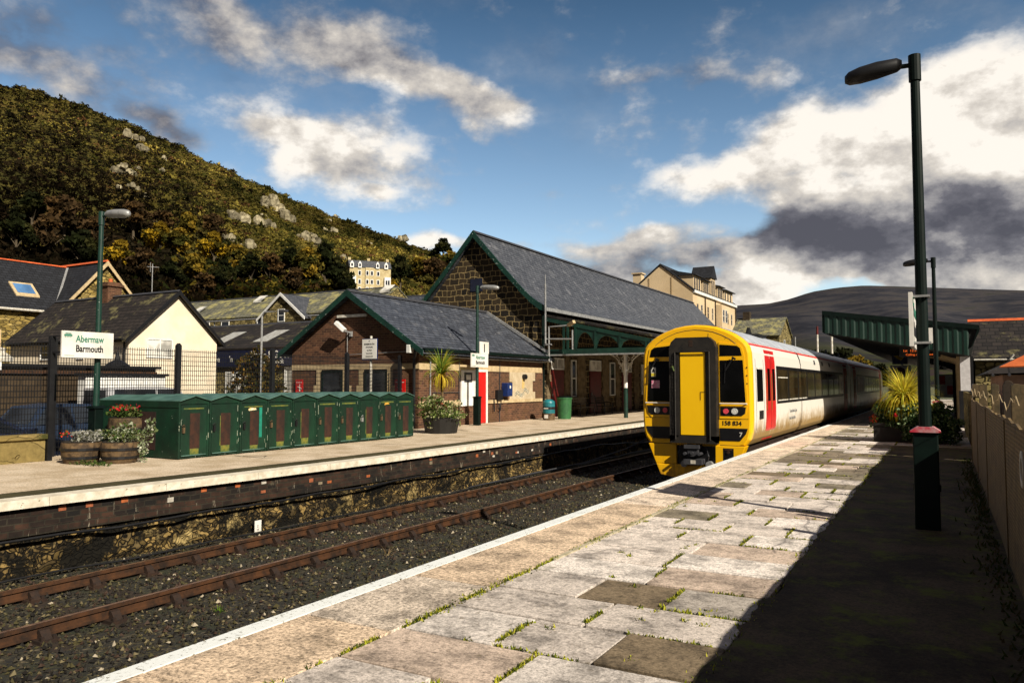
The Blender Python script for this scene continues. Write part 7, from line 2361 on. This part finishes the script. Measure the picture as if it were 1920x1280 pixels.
# ---- hotel on the hillside
ax, ay, _z = sph(-40.05, 0, HOT[2]); az0 = hill_z(-40.05, HOT[2]); HSC = HOT[2] / 342.0
Ht = thing('hillside_hotel', 'tall pale stone hotel with white bay windows and dormers on the hillside', 'building', (ax, ay, az0 + 2.5 * HSC)); Ht.rotation_euler = (0, 0, R(52)); Ht.scale = (HSC * 0.90,) * 3
PALEST = plain('pale_hotel_stone', (0.50, 0.42, 0.24), (0.36, 0.28, 0.14), 0.9, 0.6)
W2 = 10.0
c = MB(); c.box(-W2, W2, -5, 5, -4, 14.0); c.box(-2.5, 1.5, -5.6, -5, -4, 13.9); c.build('wall', PALEST, Ht)
c = MB(); c.prism([(-5.4, 13.9), (5.4, 13.9), (2.5, 17.6), (-2.5, 17.6)], 'x', -W2 - 0.3, W2 + 0.3); c.build('roof', SLATE, Ht)
for (u, w_) in ((-9.0, 1.8), (-5.2, 1.6), (3.4, 1.6), (7.6, 1.8)):
    c = MB(); c.prism([(u - w_ / 2, 13.6), (u + w_ / 2, 13.6), (u + w_ / 2, 15.6), (u, 17.0), (u - w_ / 2, 15.6)], 'y', -5.7, -2.5); d_ = c.build('dormer', WHITE, Ht)
    c = MB(); c.box(u - 0.45, u + 0.45, -5.75, -5.705, 14.2, 15.6); c.build('dormer_window', GLASS, d_)
for (u, w_) in ((-8.6, 3.0), (8.2, 3.0)):
    c = MB(); c.box(u - w_ / 2, u + w_ / 2, -6.2, -5, -3, 9.5); b_ = c.build('bay', WHITE, Ht)
    for z in (-1.5, 2.0, 5.8):
        c = MB(); c.box(u - 1.0, u - 0.15, -6.25, -6.205, z, z + 2.2); c.box(u + 0.15, u + 1.0, -6.25, -6.205, z, z + 2.2); c.build('bay_window', GLASS, b_)
for u in (-5.2, -1.6, 0.6, 3.8):
    for z in (-1.5, 2.2, 6.0, 10.2):
        yf = -5.0 if abs(u + 0.5) > 2.2 else -5.6
        c = MB(); c.box(u - 0.75, u + 0.75, yf - 0.08, yf, z - 0.2, z + 2.2); f = c.build('window', WHITE, Ht)
        c = MB(); c.box(u - 0.5, u + 0.5, yf - 0.1, yf - 0.082, z, z + 1.9); c.build('pane', GLASS, f)
for u in (-9.3, 0, 9.3):
    c = MB(); c.box(u - 0.7, u + 0.7, -0.6, 0.6, 15, 19.2); c.build('chimney', PALEST, Ht)

# ================================================================ rocks and trees on the hill
def on_hill(az_, el_):
    best = None
    for k in range(1, 120):
        d = HD0 + (HD1 - HD0) * k / 120
        e = math.degrees(math.atan2(hill_z(az_, d) - 1.6, d))
        if e >= el_: return d
    return HD1


def rock(label, az_, el_, s_, seed):
    rg = np.random.default_rng(seed)
    d = on_hill(az_, el_); x_, y_, _ = sph(az_, 0, d); z_ = hill_z(az_, d)
    c = MB()
    for q in range(8):
        off = rg.normal(size=3) * s_ * np.array([0.45, 0.45, 0.28]); r_ = s_ * (0.32 + 0.42 * rg.random())
        ax_ = rg.normal(size=(3, 3)); ax_[0] = (0.75, 0.65, 0) + ax_[0] * 0.25; ax_[2] = (0, 0, 1) + ax_[2] * 0.22
        u_ = ax_[0] / np.linalg.norm(ax_[0]); v_ = np.cross(ax_[2], u_); v_ /= np.linalg.norm(v_); w3 = np.cross(u_, v_)
        vs = []
        for zz in (-1, -0.1, 0.75, 1.0):
            k0 = {-1: 1.05, -0.1: 1.1, 0.75: 0.86, 1.0: 0.5}[zz]
            for j in range(6):
                th = j * math.pi / 3
                k = r_ * k0 * (0.82 + 0.3 * rg.random())
                vs.append(tuple(off + u_ * k * math.cos(th) + v_ * k * 0.75 * math.sin(th) + w3 * r_ * zz * (0.9 + 0.25 * rg.random())))
        fs = [tuple(range(5, -1, -1)), tuple(range(18, 24))]
        for i in range(3):
            for j in range(6): fs.append((i * 6 + j, i * 6 + (j + 1) % 6, (i + 1) * 6 + (j + 1) % 6, (i + 1) * 6 + j))
        kk = 0.30 + 0.75 * rg.random(); c.faces(vs, fs, (kk, kk, kk * 0.95))
    o = c.build('rock_outcrop', ROCK); o.location = (x_, y_, z_ + s_ * 0.25)
    tag(o, label, 'rock', 'rock outcrops on the hillside')


ROCK = plain('pale_rock', (0.46, 0.40, 0.27), (0.09, 0.07, 0.035), 0.95, 0.6, bmp=0.8, attr=True)
RK = [('largest pale rock outcrop high on the right part of the hill', 510, 392, 4.6), ('rounded pale rock at the lower left of the big outcrop', 452, 418, 3.4), ('ridged pale rock directly below the big outcrop', 490, 424, 3.2),
      ('pale rock cliff at the right foot of the big outcrop', 535, 412, 3.6), ('small grey rock down the slope towards the hotel', 568, 448, 2.6), ('narrow grey rock above the hotel trees', 588, 462, 2.6),
      ('pale rocks high up on the dark left part of the hill', 246, 262, 3.0), ('small pale rock just right of the highest rocks on the left slope', 268, 282, 2.4), ('upright pale crag above the left lamp head', 222, 326, 2.6), ('stubby pale crag right of the upright one', 240, 328, 2.0),
      ('grey crag near the right end of the ridge', 755, 441, 2.6), ('grey scree rock left of the lower outcrops', 428, 452, 2.4), ('grey scree rock below the middle outcrop', 462, 466, 2.4)]
def azel(px, py):
    """compass angle and elevation of a sight line from the standpoint"""
    f = 1440.0; p = R(3.18); yw = R(29.38)
    a = (px - 960) / f; b_ = (640 - py) / f
    yf = math.cos(p) - b_ * math.sin(p); z = math.sin(p) + b_ * math.cos(p)
    X = -math.sin(yw) * yf + math.cos(yw) * a; Y = math.cos(yw) * yf + math.sin(yw) * a
    return math.degrees(math.atan2(X, Y)), math.degrees(math.atan2(z, math.hypot(X, Y)))


for i, (lb_, px, py, s_) in enumerate(RK):
    a_, e_ = azel(px, py); rock(lb_, a_, e_, s_, 100 + i)


rgx = random.Random(77)
for i in range(18):
    px_ = rgx.uniform(210, 720); py_ = 300 + (px_ - 250) * 0.30 + rgx.uniform(-25, 70)
    a_, e_ = azel(px_, py_)
    rock('small grey rock poking out of the scrub on the open hillside', a_, e_, rgx.uniform(1.1, 1.9), 300 + i)


def tree_mesh(seed, pal, n=1500, leaf=0.42, w_=1.0):
    rg = np.random.default_rng(seed)
    clumps = []
    for k in range(11):
        a = rg.random() * 6.28; r_ = 0.2 + 0.75 * rg.random(); z = 0.38 + 0.5 * rg.random()
        clumps.append((math.cos(a) * r_ * 2.3 * w_, math.sin(a) * r_ * 2.3 * w_, z * 7.0, 0.9 + 0.8 * rg.random()))
    clumps.append((0, 0, 6.6, 1.4))
    idx = rg.integers(0, len(clumps), n)
    C4 = np.array(clumps)[idx]
    d = rg.normal(size=(n, 3)); d /= np.linalg.norm(d, axis=1)[:, None]
    P = C4[:, :3] + d * (rg.random(n) ** 0.5 * C4[:, 3])[:, None] * np.array([1, 1, 0.7])
    u = rg.normal(size=(n, 3)); u /= np.linalg.norm(u, axis=1)[:, None]
    v = np.cross(u, rg.normal(size=(n, 3))); v /= np.linalg.norm(v, axis=1)[:, None]
    h = (leaf * (0.5 + 0.8 * rg.random(n)))[:, None]
    V = np.stack([P - u * h - v * h * 0.6, P + u * h - v * h * 0.6, P + v * h], 1).reshape(-1, 3)
    base = np.array(pal)[(idx * 7 + seed) % len(pal)]
    C = base * (0.55 + 0.8 * rg.random(n))[:, None]
    return V, C


def make_tree(label, seed, pal, group, w_=1.0, n=1500, name='broadleaf_tree'):
    T = thing(name, label, 'tree', (0, 0, 0), group)
    V, C = tree_mesh(seed, pal, n, w_=w_)
    np_mesh('crown', V, 3, C, LEAF, T)
    rg = random.Random(seed)
    c = MB(); c.tube([(0, 0, -0.6), (0.05, 0.05, 2.2), (0.1, 0, 5.0)], [0.28, 0.2, 0.08], 8)
    for k in range(6):
        a = rg.uniform(0, 6.28); z = rg.uniform(1.6, 3.6)
        c.tube([(0.05, 0.03, z), (math.cos(a) * 1.0, math.sin(a) * 1.0, z + 1.3), (math.cos(a) * 1.8, math.sin(a) * 1.8, z + 2.1)], [0.11, 0.07, 0.03], 6)
    c.build('trunk', BARK, T)
    return T


BARK = plain('bark', (0.10, 0.075, 0.045), (0.05, 0.038, 0.022), 0.95, 6)
GOLDP = [(0.32, 0.20, 0.014), (0.42, 0.27, 0.022), (0.20, 0.13, 0.014), (0.10, 0.08, 0.014)]
OLIVEP = [(0.10, 0.08, 0.016), (0.15, 0.11, 0.018), (0.05, 0.05, 0.012), (0.23, 0.15, 0.02)]
DARKP = [(0.018, 0.022, 0.008), (0.03, 0.03, 0.010), (0.012, 0.014, 0.006)]
BROWNP = [(0.055, 0.034, 0.016), (0.085, 0.05, 0.02), (0.035, 0.024, 0.012)]
PROTO = {'g': make_tree('', 1, GOLDP, 'autumn trees along the foot of the hill'), 'o': make_tree('', 2, OLIVEP, 'autumn trees along the foot of the hill'),
         'd': make_tree('', 3, DARKP, 'autumn trees along the foot of the hill'), 'b': make_tree('', 4, BROWNP, 'autumn trees along the foot of the hill', n=900)}
used = {k: False for k in PROTO}
TL = {'g': 'golden-leaved tree in the woodland along the foot of the hill', 'o': 'olive and yellow tree in the woodland along the foot of the hill',
      'd': 'dark green tree in the woodland along the foot of the hill', 'b': 'bare brown tree in the woodland along the foot of the hill'}
TR = [(225, 505, 'g', 1.15), (300, 470, 'g', 1.0), (335, 480, 'o', 1.1), (400, 490, 'g', 1.2), (440, 510, 'o', 1.1), (470, 530, 'd', 1.2), (505, 525, 'b', 1.1), (545, 515, 'd', 1.1), (575, 530, 'o', 1.1),
      (610, 535, 'd', 1.3), (270, 530, 'b', 1.2), (360, 525, 'o', 1.1), (320, 535, 'd', 1.1), (150, 500, 'd', 1.3), (90, 480, 'b', 1.3), (30, 470, 'd', 1.3), (180, 470, 'b', 1.2), (250, 440, 'b', 1.1),
      (300, 430, 'b', 1.0), (350, 440, 'o', 0.9), (750, 535, 'd', 1.1), (785, 520, 'o', 1.0), (815, 525, 'b', 1.1), (845, 505, 'o', 0.9), (860, 520, 'b', 0.9), (830, 480, 'd', 0.8), (120, 440, 'b', 1.2), (60, 430, 'd', 1.2),
      (650, 535, 'd', 0.95), (635, 520, 'd', 1.2), (400, 445, 'b', 0.8), (735, 548, 'g', 0.6), (555, 545, 'b', 1.0), (420, 545, 'd', 1.1), (380, 552, 'b', 1.1)]
SPECIAL = {0: 'golden tree beside the left lamp post above the stone villa gable', 1: 'golden tree highest up the slope right of the left lamp post', 3: 'broad golden tree over the middle of the long terrace roof',
           29: 'dark spreading tree hiding the left side of the hillside hotel', 31: 'small golden bush at the right foot of the hillside hotel', 25: 'dark tree on the ridge end left of the tall station gable'}
for i, (px, py, k, s_) in enumerate(TR):
    a_, e_ = azel(px, py + 12)
    d = max(HD0 + 4, on_hill(a_, e_)) if i not in (28, 29) else HOT[2] - 16
    x_, y_, _ = sph(a_, 0, d); z_ = hill_z(a_, d)
    if used[k]: T = copy_tree(PROTO[k], None, (x_, y_, z_ - 0.5))
    else: T = PROTO[k]; used[k] = True; T.location = (x_, y_, z_ - 0.5)
    q = s_ * d / 190.0 * random.uniform(0.9, 1.15)
    T.scale = (q, q, q * random.uniform(0.85, 1.1)); T.rotation_euler = (0, 0, random.uniform(0, 6.28))
    T['label'] = SPECIAL.get(i, TL[k])
# trees past the far end of the station
TRT = [(1536, 655, 'd', 95, 0.85), (1580, 662, 'd', 90, 0.85), (1606, 668, 'o', 88, 0.72), (1556, 640, 'd', 110, 0.9), (1650, 692, 'd', 120, 0.7), (1625, 688, 'd', 125, 0.8)]
TLab = ['dark tree over the train roof beside the red-topped pole', 'dark tree in front of the shelter roof corner, behind the train', 'olive bushy tree just left of the shelter soffit', 'taller dark tree behind the trees over the train roof', 'low dark tree beyond the far end of the train', 'dark tree left of the lowest one beyond the train']
for i, (px, py, k, d, s_) in enumerate(TRT):
    a_, e_ = azel(px, py); x_, y_, _ = sph(a_, 0, d)
    T = copy_tree(PROTO[k], None, (x_, y_, -0.6)); q = s_ * 0.95; T.scale = (q * 0.9, q * 0.9, q); T.rotation_euler = (0, 0, i * 1.3); T['label'] = TLab[i]; T['group'] = 'trees beyond the end of the station'
# bush with brown leaves in front of the shop
o = thing('tall_shrub', 'brown and green leafy shrub in front of the navy shop sign', 'shrub', (-33.9, 30.8, GY))
leaf_cloud('foliage', o, (0, 0, 2.1), (1.55, 1.2, 1.9), 2600, 0.16, [(0.05, 0.045, 0.012), (0.02, 0.024, 0.008), (0.10, 0.07, 0.015), (0.16, 0.09, 0.02)], seed=91, flat=1.0)
c = MB(); c.tube([(0, 0, 0), (0.1, 0, 2.6)], [0.09, 0.04], 6); c.tube([(0, 0, 0.3), (-0.5, 0.1, 2.0)], [0.05, 0.02], 5); c.build('stem', BARK, o)
# poles far away
for i, (px, py0, d, top, lab, mt) in enumerate(((1533, 660, 70, 6.5, 'white pole with red top standing over the train roof', OFFW), (1560, 660, 70, 5.8, 'shorter white pole right of the red-topped one over the train', OFFW), (787, 548, 160, 15.5, 'thin wooden utility pole on the lower hill right of the hotel', OAK), (1491, 640, 120, 8.5, 'thin grey pole beside the mossy-roofed house', GREYP))):
    a_, e_ = azel(px, py0); x_, y_, _ = sph(a_, 0, d)
    P = thing('pole', lab, 'pole', (x_, y_, -0.5 if i != 2 else 8)); iv = None
    hgt = top + (0.5 if i != 2 else -8)
    c = MB(); c.tube([(0, 0, 0), (0, 0, hgt * 0.9)], 0.09 if i != 2 else 0.12, 8); c.build('shaft', mt, P)
    c = MB(); c.tube([(0, 0, hgt * 0.9), (0, 0, hgt)], 0.092 if i != 2 else 0.1, 8); c.build('top', REDDK if i == 0 else mt, P)
